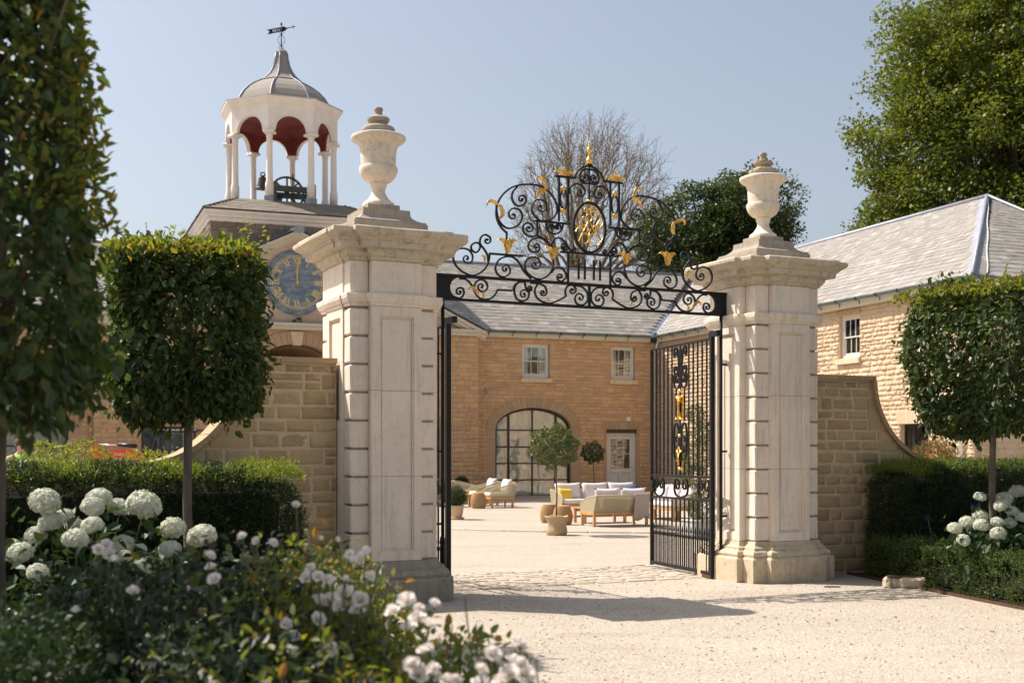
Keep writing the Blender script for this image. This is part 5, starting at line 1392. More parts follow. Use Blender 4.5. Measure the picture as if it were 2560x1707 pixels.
def leaf_unit(mat):
    V, F = leaf_arrays(np.zeros((1,3)), np.array([[0,1.,0]]), np.array([[0,0,1.]]), np.array([1.]), np.array([1.]), .18)
    return mesh_np('leaf', V, F, mat)
LEAFU = {}
def add_leaves(parent, name, P, D, Nn, L, W, mat, singles=0, eye=(0,0,1.6), cup=.18):
    """joined leaf mass plus the `singles` leaves nearest the eye as parts of their own"""
    idx = np.arange(len(P))
    if singles:
        Pw = P + np.array(parent.location) if abs(parent.rotation_euler.z) < 1e-6 else P
        order = np.argsort(np.linalg.norm(Pw-np.array(eye), axis=1)/L); sel = order[:singles]; idx = order[singles:]
        me = LEAFU.setdefault(mat.name, None) or leaf_unit(mat); LEAFU[mat.name] = me
        Du = unit(D[sel]); S, Nu = ortho(Du, unit(Nn[sel]))
        for k, i in enumerate(sel):
            A = Matrix(((S[k][0]*W[i], Du[k][0]*L[i], Nu[k][0]*W[i], P[i][0]), (S[k][1]*W[i], Du[k][1]*L[i], Nu[k][1]*W[i], P[i][1]), (S[k][2]*W[i], Du[k][2]*L[i], Nu[k][2]*W[i], P[i][2]), (0,0,0,1)))
            link('leaf', me, parent, A)
    V, F = leaf_arrays(P[idx], D[idx], Nn[idx], L[idx], W[idx], cup)
    return tag(link(name, mesh_np(name, V, F, mat), parent), kind='stuff')
def box_surface(n, a, b, c, power, faces=(1,1,1,1,1,1)):
    """points and normals on a rounded box of half sizes a,b,c"""
    ar = np.array([b*c, b*c, a*c, a*c, a*b, a*b])*np.array(faces); f = rng.choice(6, n, p=ar/ar.sum())
    u = rng.uniform(-1, 1, (n, 3)); ax = f//2; sg = np.where(f % 2 == 0, 1., -1.)
    u[np.arange(n), ax] = sg
    k = (np.abs(u)**power).sum(1)**(1/power); q = u/k[:, None]; h = np.array([a, b, c])
    nrm = np.sign(q)*np.abs(q)**(power-1)/h; return q*h, unit(nrm)
def trunk_mesh(parent, pts, r0, r1, name='trunk', mat='bark', n=10):
    m = len(pts); b = MB(); b.tube(pts, [r0+(r1-r0)*i/(m-1) for i in range(m)], n); return b.build(name, M[mat], parent, True)
def topiary(label, base, zc, half, rz, n, seed, lsize=.075, singles=300, power=4.0, topgrow=420, rough=.08, taper=0., side=0):
    t = thing('topiary_tree', label, 'tree', base, 0, 'box-headed hornbeams')
    a, b, c = half; Rm = np.array(RZ(rz).to_3x3())
    P, Nn = box_surface(n, a, b, c, power)
    bulge = 1 + rough*np.sin(P[:, :1]*5.3+seed)*np.sin(P[:, 2:]*4.7+1.3*seed) + rough*np.sin(P[:, 1:2]*6.1+seed*2)
    P = P*bulge; dep = np.where(rng.random(n) < .62, rng.exponential(.025, n), rng.uniform(.02, .22, n)); dep -= (rng.random(n) < .06)*rng.uniform(.02,.08,n)
    P = P - Nn*dep[:, None]
    if taper: P[:, :2] *= (1-taper*(P[:, 2:3]/c*.5+.5))
    P[:, :2] *= 1-.16*np.clip(-P[:, 2:3]/c-.35, 0, 1)**1.3
    out = rng.random(n) < .12; P = P + Nn*(out*rng.uniform(.02,.13,n))[:, None]
    P = P @ Rm.T; Nn = Nn @ Rm.T; P[:, 2] += zc
    rnd = rng.normal(0, 1, (n, 3)); top = np.clip(Nn[:, 2:3], 0, 1)
    D = Nn*.75 + np.array([0,0,-.75])*(1-top) + rnd*.62 + np.array([0,0,.15])*top
    NN = Nn + np.array([0,0,.55]) + rng.normal(0,1,(n,3))*.55
    L = lsize*rng.uniform(.5, 1.35, n); W = L*rng.uniform(.5,.64,n)
    P = P - unit(D)*L[:, None]*.4
    add_leaves(t, 'crown', P, D, NN, L, W, M['hornbeam'], singles)
    # fresh growth on the top and upper edges
    k = int(n*.20); u = rng.uniform(-1,1,(k,2)); edge = np.where(rng.random((k,1)) < .5, 1, 0)
    Q = np.c_[u[:,0]*a, u[:,1]*b, c*(1.0+rng.normal(0,.02,k))]; Q[:,2] -= np.abs(rng.normal(0,.05,k)) + (np.maximum(np.abs(u[:,0]),np.abs(u[:,1]))**9)*.10
    Q[:, :2] *= 1-taper; Q = Q @ Rm.T; Q[:,2] += zc; D = np.array([0,0,.7])+rng.normal(0,.6,(k,3)); NN = rng.normal(0,1,(k,3))+np.array([0,0,.6]); L = lsize*rng.uniform(.5,1.0,k)
    PP = [Q]; DD = [D]; N2 = [NN]; LL = [L]; tw = MB()
    if side:      # paler leaves paint sunlight onto the shoulder that faces the drive
        q, qn = box_surface(side*6, a, b, c, power); ok = (qn[:,0] > .35) & (q[:,2] > -.25*c) & (q[:,2] < .75*c); q = q[ok]; qn = qn[ok]
        q[:, :2] *= (1-taper*(q[:, 2:3]/c*.5+.5)); q = q + qn*rng.uniform(-.02,.09,(len(q),1)); q[:,2] += zc
        PP.append(q); DD.append(qn*.6+np.array([0,0,.5])+rng.normal(0,.6,q.shape)); N2.append(rng.normal(0,.7,q.shape)+np.array([0,0,.6])); LL.append(lsize*rng.uniform(.5,1.0,len(q)))
    for s in range(topgrow//12):
        x, y = rng.uniform(-1,1,2)*np.array([a,b])*.97; hgt = rng.uniform(.05,.24)*(1 if rng.random() < .45 else .5)
        p0 = Rm @ np.array([x,y,c-.06]); p0[2] += zc; dr = unit(np.array([[rng.normal(0,.25), rng.normal(0,.25), 1]]))[0]
        tw.tube([p0, p0+dr*(hgt+.06)], [.003,.0015], 4)
        for j in range(9):
            PP.append((p0+dr*((hgt+.06)*(j+1)/9))[None]); DD.append(np.array([[rng.normal(0,.8), rng.normal(0,.8), .5]])); N2.append(np.array([[rng.normal(0,.5), rng.normal(0,.5), 1]])); LL.append(np.array([lsize*rng.uniform(.4,.75)]))
    P_, D_, N_, L_ = (np.concatenate(z) for z in (PP, DD, N2, LL))
    add_leaves(t, 'new_and_sunlit_leaves', P_, D_, N_, L_, L_*.55, M['hornbeam_new_sunlit'], 0)
    if tw.v: tag(tw.build('shoots', M['stem'], t), kind='stuff')
    trunk_mesh(t, [(0,0,-.05),(.01,.005,.6),(-.008,0,1.2),(.006,0,zc-c+.1),(0,0,zc+c*.4)], .046, .032)
    # dense dark heart of twigs
    for i in range(26):
        e = (Rm @ (rng.uniform(-.8,.8,3)*np.array([a,b,c]))); e[2] += zc
        m_ = np.array([0,0,zc-c+.1+rng.uniform(0,c)]); bb = MB(); bb.tube([m_, (m_+e)/2+rng.normal(0,.05,3), e], [.014,.009,.004], 5); bb.build('limb', M['bark'], t)
    return t

# ------------------------------------------------------------------ topiary trees
p = at(470, 1400, 10.4); topiary('square-headed hornbeam on a slim trunk behind the hydrangeas, beside the clock', (p.x, p.y, 0), 2.60, (.60,.62,.70), R(8), 11500, 1, .080)
topiary('tall blurred hornbeam at the picture edge, nearest the camera', (-2.16, 5.2, 0), 2.82, (.47,.55,1.12), R(8), 11500, 2, .066, 300, 3.6, 300, .09, .60, 900)
p = at(2482, 1300, 14.3); topiary('square-headed hornbeam rising from white hydrangeas beside the stable wing', (p.x, p.y, 0), 2.66, (.86,.80,.82), R(38), 13500, 3, .085)

# ------------------------------------------------------------------ hedges
def hedge_block(name, label, cat, origin, rz, size, n, mat, new, seed, lsz=(.022,.011), power=9, newfrac=.22, faces=(1,1,0,1,1,0), group=None, needle=True, shag=.04):
    """size (len, depth, height); origin at ground, centre"""
    t = thing(name, label, cat, (origin[0], origin[1], 0), rz, group)
    a, b, c = size[0]/2, size[1]/2, size[2]/2
    # faces order: +x -x +y -y +z -z
    P, Nn = box_surface(n, a, b, c, power, faces)
    lump = .5*np.sin(P[:,0]*6.7+seed)*np.sin(P[:,2]*5.9+seed)+.5*np.sin(P[:,0]*13.1+P[:,1]*9)*np.sin(P[:,2]*11.3)
    P = P + Nn*(lump*shag)[:,None] - Nn*rng.exponential(.03, n)[:,None]; P[:,2] += c
    per = 7 if needle else 4
    D0 = unit(Nn*.8+np.array([0,0,.65])+rng.normal(0,.45,(n,3)))
    sl_ = lsz[0]*(2.2 if needle else 1.6)
    PP = []; DD = []
    for j in range(per):
        PP.append(P + D0*(sl_*(j/per))[..., None] if False else P + D0*(sl_*j/per)); DD.append(D0*.7+rng.normal(0,.75,(n,3)))
    P2 = np.concatenate(PP); D2 = np.concatenate(DD); N2 = rng.normal(0,1,P2.shape)+np.array([0,0,.7])
    L = lsz[0]*rng.uniform(.7,1.3,len(P2)); W = lsz[1]*rng.uniform(.7,1.3,len(P2))
    V, F = needle_arrays(P2, D2, N2, L, W); tag(link('foliage', mesh_np('foliage', V, F, mat), t), kind='stuff')
    # longer fresh shoots on the top
    k = int(n*newfrac)
    if k:
        x = rng.uniform(-a, a, k); y = rng.uniform(-b, b, k)*.96
        Q = np.c_[x, y, 2*c-.03+.03*np.sin(x*7)+rng.normal(0,.02,k)-.10*(np.abs(y)/b)**5]
        dr = unit(np.c_[rng.normal(0,.35,k), rng.normal(0,.35,k)-.15, np.ones(k)]); ln = rng.uniform(.03,.13,k)
        PP = []; DD = []
        for j in range(8): PP.append(Q+dr*(ln*j/7)[:,None]); DD.append(dr*.8+rng.normal(0,.7,(k,3)))
        P2 = np.concatenate(PP); D2 = np.concatenate(DD); L = lsz[0]*rng.uniform(.7,1.2,len(P2)); W = lsz[1]*rng.uniform(.8,1.2,len(P2))
        V, F = needle_arrays(P2, D2, rng.normal(0,1,P2.shape), L, W); tag(link('fresh_shoots', mesh_np('fresh_shoots', V, F, new), t), kind='stuff')
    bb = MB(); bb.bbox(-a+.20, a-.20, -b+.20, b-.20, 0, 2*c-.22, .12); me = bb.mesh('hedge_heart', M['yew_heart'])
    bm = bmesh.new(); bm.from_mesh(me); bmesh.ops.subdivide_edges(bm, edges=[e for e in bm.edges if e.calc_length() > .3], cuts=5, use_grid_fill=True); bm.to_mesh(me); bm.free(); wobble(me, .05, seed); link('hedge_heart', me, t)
    return t
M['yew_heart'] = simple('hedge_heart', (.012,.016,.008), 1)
# yew hedges stand parallel to the wing walls, in front of them
def along(c, u, v): q = c+GU*u+GV*v; return (q.x, q.y)
hedge_block('yew_hedge', 'dark yew hedge with bright new tips behind the hydrangeas, before the curved wall', 'hedge', along(PL, -4.5, -1.15), GY, (6.4,1.15,1.42), 24000, M['yew'], M['yew_new'], 1, (.046,.0085), newfrac=.30, power=6, group='yew hedges', faces=(1,.3,0,1,1,0))
hedge_block('yew_hedge', 'dark yew hedge behind the agapanthus and box edging', 'hedge', along(PR, 4.65, -.62), GY, (6.4,.9,1.42), 20000, M['yew'], M['yew_new'], 2, (.046,.0085), newfrac=.30, power=6, group='yew hedges', faces=(.3,1,0,1,1,0))
# box edging along the bed
d = Vector((5.22-4.43, 12.6-16.4, 0)); ang = math.atan2(d.y, d.x)
hedge_block('box_hedge', 'low clipped box hedge along the gravel edge, nearest the camera', 'hedge', (5.35, 13.45), ang, (4.6,.55,.50), 9000, M['box'], M['box'], 3, (.024,.014), newfrac=.05, needle=False, shag=.05, faces=(1,1,1,1,1,0), group='low box hedges', power=6)
hedge_block('box_hedge', 'low clipped box hedge end beside the pier plinth, in half shade', 'hedge', (5.02, 15.85), GY, (1.0,.6,.50), 3800, M['box'], M['box'], 4, (.024,.014), newfrac=.05, needle=False, shag=.05, faces=(1,1,1,1,1,0), group='low box hedges', power=5)
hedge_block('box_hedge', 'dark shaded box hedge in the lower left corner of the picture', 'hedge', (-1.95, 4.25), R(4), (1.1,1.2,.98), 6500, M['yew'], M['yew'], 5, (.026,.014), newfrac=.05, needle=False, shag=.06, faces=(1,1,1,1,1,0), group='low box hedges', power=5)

# ------------------------------------------------------------------ hydrangeas
def floret_head(seed, n=210):
    r = np.random.default_rng(seed); i = np.arange(n)+.5
    ph = np.arccos(1-1.45*i/n); th = math.pi*(1+5**.5)*i
    d = np.c_[np.cos(th)*np.sin(ph), np.sin(th)*np.sin(ph), np.cos(ph)]
    c = d*np.array([1,1,.80])*(1+.05*np.sin(5*th+seed)*np.sin(3*ph))[:,None]*r.uniform(.94,1.05,(n,1))
    VV = []; FF = []; b = 0
    for k in range(n):
        nn = d[k]+r.normal(0,.22,3); nn /= np.linalg.norm(nn)
        t = np.cross(nn, r.normal(0,1,3)); t /= np.linalg.norm(t); s = np.cross(nn, t); rot = r.uniform(0,6.28); q = r.uniform(.15,.2)
        for a in range(4):
            an = rot+a*math.pi/2; e = t*math.cos(an)+s*math.sin(an); f = -t*math.sin(an)+s*math.cos(an)
            VV += [c[k], c[k]+e*q*.55+f*q*.48+nn*.02, c[k]+e*q+nn*.005, c[k]+e*q*.55-f*q*.48+nn*.02]; FF.append([b,b+1,b+2,b+3]); b += 4
    return mesh_np('flower_head', np.array(VV), np.array(FF), M['hyd_flower'])
HEADS = [floret_head(s) for s in range(4)]
hc = MB(); hc.lathe([(.05,-.35),(.6,-.28),(.88,0),(.8,.4),(.5,.66),(.1,.76)], 14); HCORE = hc.mesh('head_core', M['hyd_flower'], True)
def hydrangea(label, heads, Y, spread, nleaf, seed):
    """heads: (px, py, r_px, dY)"""
    r = random.Random(seed); pts = []
    for px, py, rp, dy in heads:
        q = at(px, py, Y+dy); pts.append((q, .93*rp/F_PX*(Y+dy)))
    cx = sum(p.x for p, _ in pts)/len(pts); cy = sum(p.y for p, _ in pts)/len(pts)
    t = thing('hydrangea_bush', label, 'hydrangea', (cx, cy, 0), 0, 'white hydrangeas')
    o = Vector((cx, cy, 0)); P = []; st = MB()
    for p, rad in pts:
        q = p-o; s = rad*r.uniform(.86,1.08)
        tilt = RX(R(28)*r.uniform(.3,1.2)) @ RY(r.uniform(-.35,.35))
        h = link('flower_head', r.choice(HEADS), t, T(*q) @ tilt @ RZ(r.uniform(0,6)) @ SC(s,s,s*r.uniform(.9,1.05)))
        link('head_core', HCORE, h, SC(.86,.86,.80))
        root = Vector((q.x*.35, q.y*.35+.1, .05)); bb = MB(); bb.tube([root, (root+q)/2+Vector((0,.05,.06)), q-Vector((0,-.02,rad*.3))], [.006,.005,.004], 5); bb.build('stem', M['stem'], t)
        for j in range(int(nleaf/len(pts))):
            u = r.random(); b_ = root.lerp(q, .35+.62*u)+Vector((r.gauss(0,spread), r.gauss(0,spread), r.gauss(0,spread*.55)-.02)); b_.z = min(b_.z, q.z-rad*.35); P.append(b_)
    P = np.array([tuple(p) for p in P]); n = len(P); out = P*np.array([1,1,0]); D = unit(out+rng.normal(0,.35,(n,3)))*.9+np.array([0,-.25,-.25])+rng.normal(0,.35,(n,3))
    L = rng.uniform(.07,.13,n); add_leaves(t, 'foliage', P, D, np.array([0,0,1.])+rng.normal(0,.4,(n,3)), L, L*.72, M['hyd_leaf'], 120)
    return t
hydrangea('white hydrangea bush crowded with heads before the dark yew hedge, lower left', [(112,1254,40,.1),(246,1246,34,.4),(231,1267,33,.05),(297,1268,28,.5),(359,1262,42,.2),(160,1292,28,.3),(130,1306,34,.1),(230,1315,32,-.1),(188,1348,37,-.25),(90,1338,32,.1),(50,1382,37,-.1),(95,1432,33,-.3),(184,1312,24,.4),(32,1362,20,.3)], 8.4, .16, 420, 5)
hydrangea('white hydrangea bush at the foot of the square-headed hornbeam', [(305,1363,32,0),(310,1394,24,-.2),(432,1320,30,.3),(424,1374,33,-.1),(505,1340,36,.1),(362,1416,30,-.2)], 8.7, .15, 260, 6)
hydrangea('white hydrangea bush under the hornbeam beside the stable wing', [(2450,1242,18,.2),(2510,1247,24,.5),(2545,1229,22,.6),(2505,1264,20,0),(2387,1320,22,-.1),(2418,1305,20,.1),(2451,1290,22,.2),(2454,1313,20,-.1),(2493,1305,20,-.1),(2408,1350,21,-.3),(2495,1333,20,-.3),(2531,1279,18,.2),(2525,1307,18,.1),(2557,1295,20,.1)], 13.9, .17, 460, 7)

# ------------------------------------------------------------------ roses
def rose_mesh(seed, openn=1.0):
    r = np.random.default_rng(seed); VV = []; FF = []; b = 0
    layers = [(4,.22,.95,.15),(5,.42,.9,.35),(6,.68,.72,.75),(7,.95,.52,1.15*openn)]
    for n, rad, hgt, tilt in layers:
        for k in range(n):
            a0 = 2*math.pi*k/n+r.uniform(-.2,.2)+rad*3; w = 2.1*math.pi/n*.62
            grid = []
            for i in range(4):
                u = i/3
                for j in range(5):
                    v = j/4-.5; rr_ = rad*(.28+.72*u**.8)*(1-.28*abs(v)*u); z = hgt*u**.85*math.cos(tilt*u*.6)-.10*u*u*tilt+.03*r.normal(); a = a0+v*w*2*(1-.18*u)
                    grid.append((rr_*math.cos(a), rr_*math.sin(a), z-.1))
            VV += grid
            for i in range(3):
                for j in range(4): q = b+i*5+j; FF.append([q,q+1,q+6,q+5])
            b += 20
    return mesh_np('rose_bloom', np.array(VV), np.array(FF), M['petal'], True)
ROSES = [rose_mesh(1), rose_mesh(2,1.2), rose_mesh(3,.8)]; BUD = rose_mesh(4,.2)
def rose_bush(label, mounds, blooms, nleaf, seed, light, cap):
    """mounds: (x,y,zc,rx,ry,rz); blooms: (px,py,Y,r)"""
    r = random.Random(seed); cx = sum(m[0] for m in mounds)/len(mounds); cy = sum(m[1] for m in mounds)/len(mounds)
    t = thing('rose_bush', label, 'rose bush', (cx, cy, 0), 0, 'white rose bushes')
    tot = sum(m[3]*m[4] for m in mounds); PP = []; NN = []
    for x, y, zc, rx, ry, rz_ in mounds:
        n = int(nleaf*rx*ry/tot); d = unit(rng.normal(0,1,(n,3))); d[:,2] = np.abs(d[:,2])*np.where(rng.random(n) < .8, 1, -1)
        rad = rng.uniform(.35,1.08,n)**.5; q = d*rad[:,None]*np.array([rx,ry,rz_])*(1+.12*np.sin(d[:,:1]*9+seed)*np.sin(d[:,1:2]*8))
        PP.append(q+np.array([x-cx,y-cy,zc])); NN.append(d)
    P = np.concatenate(PP); Nn = np.concatenate(NN); ok = P[:,2] > .05; P = P[ok]; Nn = Nn[ok]; n = len(P)
    D = Nn*.5+rng.normal(0,.7,(n,3)); N2 = np.array([0,-.2,1.])+rng.normal(0,.5,(n,3)); L = rng.uniform(.028,.062,n)
    k = int(n*light); sel = np.argsort(-(P[:,0]*.8+P[:,2]+rng.normal(0,.25,n)))  # paler leaves go to the right and top, painting the sunlit side
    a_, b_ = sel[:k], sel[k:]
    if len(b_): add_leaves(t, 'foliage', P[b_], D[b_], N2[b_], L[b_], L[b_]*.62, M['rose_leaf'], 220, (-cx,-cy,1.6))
    if len(a_): add_leaves(t, 'sunlit_foliage', P[a_], D[a_], N2[a_], L[a_]*.9, L[a_]*.52, M['rose_light'], 80, (-cx,-cy,1.6))
    o = Vector((cx,cy,0))
    for i in range(46):
        x, y, zc, rx, ry, rz_ = r.choice(mounds); a = r.uniform(0,6.28); f = r.uniform(.2,.95)
        tp = Vector((x+rx*f*math.cos(a), y+ry*f*math.sin(a), zc+rz_*math.sqrt(max(.05,1-f*f))*r.uniform(.9,1.12)))-o; rt = Vector((x+rx*.25*math.cos(a), y+ry*.25*math.sin(a), 0))-o
        bb = MB(); bb.tube([rt, rt.lerp(tp,.5)+Vector((r.gauss(0,.04),r.gauss(0,.04),.05)), tp], [.006,.0045,.0025], 5); bb.build('cane', M['stem'], t)
    for px, py, Y, rad in blooms:
        Y2 = min(Y, cap+r.uniform(-.12,.12)); rad *= Y2/Y; Y = Y2
        q = at(px, py, Y)-o; bud = rad < .016; s = rad*(1.12 if not bud else 1.0)
        Mx = T(q.x,q.y,q.z-s*.45) @ RX(R(r.uniform(5,55))) @ RY(r.uniform(-.6,.6)) @ RZ(r.uniform(0,6)) @ (SC(s,s,s) if not bud else SC(s*.75,s*.75,s*1.5))
        link('rose_bloom' if not bud else 'rose_bud', r.choice(ROSES) if not bud else BUD, t, Mx)
        bb = MB(); bb.tube([(q.x,q.y,q.z-s*.5),(q.x+r.gauss(0,.02),q.y+.02,q.z-.16),(q.x+r.gauss(0,.05),q.y+.05,q.z-.34)], [.003,.003,.004], 5); bb.build('flower_stalk', M['stem'], t)
    return t
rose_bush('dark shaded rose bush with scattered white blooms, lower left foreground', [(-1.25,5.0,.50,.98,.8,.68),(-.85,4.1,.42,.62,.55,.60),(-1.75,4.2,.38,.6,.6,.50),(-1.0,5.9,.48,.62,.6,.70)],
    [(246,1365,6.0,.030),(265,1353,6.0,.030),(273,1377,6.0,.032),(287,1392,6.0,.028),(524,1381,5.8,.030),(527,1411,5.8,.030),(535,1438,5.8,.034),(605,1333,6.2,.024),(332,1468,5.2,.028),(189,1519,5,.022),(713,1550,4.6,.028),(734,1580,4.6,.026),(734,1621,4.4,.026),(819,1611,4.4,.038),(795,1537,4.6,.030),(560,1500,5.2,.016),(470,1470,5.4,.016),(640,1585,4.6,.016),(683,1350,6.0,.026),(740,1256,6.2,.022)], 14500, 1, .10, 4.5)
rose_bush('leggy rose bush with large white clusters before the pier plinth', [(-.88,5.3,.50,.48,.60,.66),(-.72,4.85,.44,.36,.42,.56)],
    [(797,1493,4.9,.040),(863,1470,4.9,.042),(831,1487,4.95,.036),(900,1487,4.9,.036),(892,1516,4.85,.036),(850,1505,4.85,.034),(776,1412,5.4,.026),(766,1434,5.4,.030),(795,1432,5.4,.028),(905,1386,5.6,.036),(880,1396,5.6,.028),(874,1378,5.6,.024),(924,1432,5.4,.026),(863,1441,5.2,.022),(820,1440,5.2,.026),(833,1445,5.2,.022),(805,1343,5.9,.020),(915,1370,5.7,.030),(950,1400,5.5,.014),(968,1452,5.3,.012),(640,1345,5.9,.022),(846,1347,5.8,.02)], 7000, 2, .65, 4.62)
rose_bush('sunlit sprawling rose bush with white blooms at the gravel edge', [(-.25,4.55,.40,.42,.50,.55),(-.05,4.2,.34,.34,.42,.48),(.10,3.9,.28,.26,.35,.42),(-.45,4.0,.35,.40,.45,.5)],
    [(1016,1488,4.9,.040),(982,1517,4.7,.034),(1021,1558,4.6,.034),(1047,1512,4.7,.024),(1044,1535,4.6,.036),(1070,1551,4.6,.028),(1086,1500,4.8,.024),(1044,1666,4.2,.042),(1030,1650,4.25,.034),(1083,1661,4.2,.028),(1086,1678,4.2,.026),(1118,1690,4.2,.030),(1139,1690,4.2,.024),(1202,1664,4.2,.028),(1204,1698,4.15,.042),(1273,1668,4.2,.036),(1314,1672,4.15,.036),(1280,1642,4.3,.034),(1302,1648,4.25,.028),(1231,1621,4.3,.034),(1296,1595,4.4,.030),(1071,1611,4.4,.022),(1055,1619,4.4,.022),(1251,1694,4.15,.034),(1100,1590,4.5,.014),(1190,1560,4.6,.012),(1160,1480,4.8,.012),(1340,1640,4.3,.012)], 9500, 3, .92, 4.05)

# agapanthus
def agapanthus(label, px, py, Y, flowers, seed):
    r = random.Random(seed); c = at(px, py, Y); t = thing('agapanthus', label, 'plant', (c.x, c.y, 0), 0, 'agapanthus by the box edging')
    n = 46; P = np.c_[rng.normal(0,.05,(n,2)), np.full(n,.03)]; a = rng.uniform(0,6.28,n)
    for i in range(n):
        L_ = r.uniform(.3,.55); dx, dy = math.cos(a[i]), math.sin(a[i]); b = MB(); V = []; w = .012; k = 5
        for j in range(k+1):
            u = j/k; x = P[i,0]+dx*L_*u*.75; y = P[i,1]+dy*L_*u*.75; z = .03+L_*(1.15*u-.75*u*u); ww = w*(1-.8*u**2); V += [(x-dy*ww,y+dx*ww,z),(x+dy*ww,y-dx*ww,z)]
        b.add(V, [(2*j,2*j+1,2*j+3,2*j+2) for j in range(k)]); b.build('blade', M['agap'], t)
    for fx, fy in flowers:
        q = at(fx, fy, Y)-Vector((c.x,c.y,0)); b = MB(); b.tube([(0,0,.03),(q.x*.4,q.y,q.z*.5),(q.x,q.y,q.z)], .005, 5); b.build('flower_stalk', M['stem'], t)
        m = 30; d = unit(rng.normal(0,1,(m,3))+np.array([0,0,.5])); L = np.full(m,.05); V, F = needle_arrays(np.tile(np.array(q),(m,1)), d, rng.normal(0,1,(m,3)), L, np.full(m,.016)); link('flower_head', mesh_np('flower_head', V, F, M['agap_blue']), t)
agapanthus('agapanthus with one blue head before the dark yew hedge', 2350, 1370, 15.0, [(2320,1297)], 1)
agapanthus('agapanthus with several blue heads among the white hydrangeas', 2450, 1360, 14.6, [(2433,1268),(2446,1266),(2388,1330),(2425,1300)], 2)

# ------------------------------------------------------------------ background trees
def leafy_tree(label, base, trunk_h, lobes, nclus, per, lsz, mat, seed, limbs=40, crad=(.7,1.5), bark='bark', group='trees behind the stables', squash=.6):
    r = np.random.default_rng(seed); t = thing('broadleaf_tree', label, 'tree', base, 0, group)
    vol = np.array([l[3]*l[4]*l[5] for l in lobes]); C_ = []
    for i in range(nclus):
        l = lobes[r.choice(len(lobes), p=vol/vol.sum())]; d = r.normal(0,1,3); d /= np.linalg.norm(d); f = r.uniform(.25,1)**.33
        C_.append(np.array(l[:3])+d*f*np.array(l[3:6])*(1+.14*math.sin(d[0]*7+seed)*math.cos(d[2]*6)))
    C_ = np.array(C_); PP = []; ctr = np.mean([l[:3] for l in lobes], 0)
    for c in C_:
        R_ = r.uniform(*crad); d = unit(r.normal(0,1,(per,3))); q = d*(r.uniform(.1,1,(per,1))**.45)*R_*np.array([1,1,squash]); q[:,2] -= .25*(q[:,0]**2+q[:,1]**2)/R_; PP.append(c+q)
    P = np.concatenate(PP); n = len(P); D = unit(P-ctr)*.35+r.normal(0,.7,(n,3))+np.array([0,0,-.1]); N2 = np.array([0,0,1.])+r.normal(0,.55,(n,3)); L = lsz*r.uniform(.6,1.35,n)
    V, F = needle_arrays(P, D, N2, L, L*.72); tag(link('crown', mesh_np('crown', V, F, mat), t), kind='stuff')
    trunk_mesh(t, [(0,0,0),(.1,0,trunk_h*.5),(0,.1,trunk_h),(ctr[0]*.5,ctr[1]*.5,ctr[2])], trunk_h*.055+.2, .12, 'trunk', bark)
    for i in range(limbs):
        c = C_[r.integers(len(C_))]; s = np.array([ctr[0]*.3,ctr[1]*.3,trunk_h*r.uniform(.8,1.0)+(ctr[2]-trunk_h)*r.uniform(0,.8)]); m_ = s+(c-s)*.5+np.array([0,0,.1*np.linalg.norm(c-s)]); b = MB(); b.tube(catmull([s,m_,c],4), [.13*(1-k/9*.85) for k in range(9)], 5); b.build('limb', M[bark], t)
    return t
# big lime-green tree behind the wing
p = at(2560, 600, 50)
leafy_tree('towering yellow-green tree behind the hipped slate roof', (p.x, p.y, 0), 6, [(-.5,0,13,6.0,5.5,6.5),(-1.0,0,17.5,4.6,4.5,4.2),(1.5,0,19.5,5,5,4.5),(-4.6,-.5,9.6,2.6,3,2.0),(-3.6,0,13.5,3,3.5,3.0),(4,0,14,5,5,7)], 1350, 210, .155, M['beech'], 11, 90, (.6,1.25))
p = at(1800, 600, 60)
leafy_tree('dense dark green tree between the bare tree and the urn', (p.x, p.y, 0), 5, [(-.2,0,10.6,3.0,3,2.8),(1.5,0,12.8,2.2,2.4,2.8),(-2.0,0,12.0,2.0,2.2,2.4),(2.5,0,9.5,1.7,2,2.6),(-.3,0,13.2,1.6,1.8,1.4)], 430, 200, .135, M['oak_leaf'], 12, 60, (.45,1.0))
p = at(1645, 560, 62)
leafy_tree('thin brownish-green tree leaning behind the bare tree', (p.x, p.y, 0), 5, [(0,0,11.5,1.1,1.2,2.4),(.3,0,9,1.2,1.2,2.0)], 70, 110, .13, leaf_mat('dull_olive_leaf', [(.09,.085,.03),(.11,.10,.035),(.07,.07,.028)], .3), 13, 16, (.35,.8))
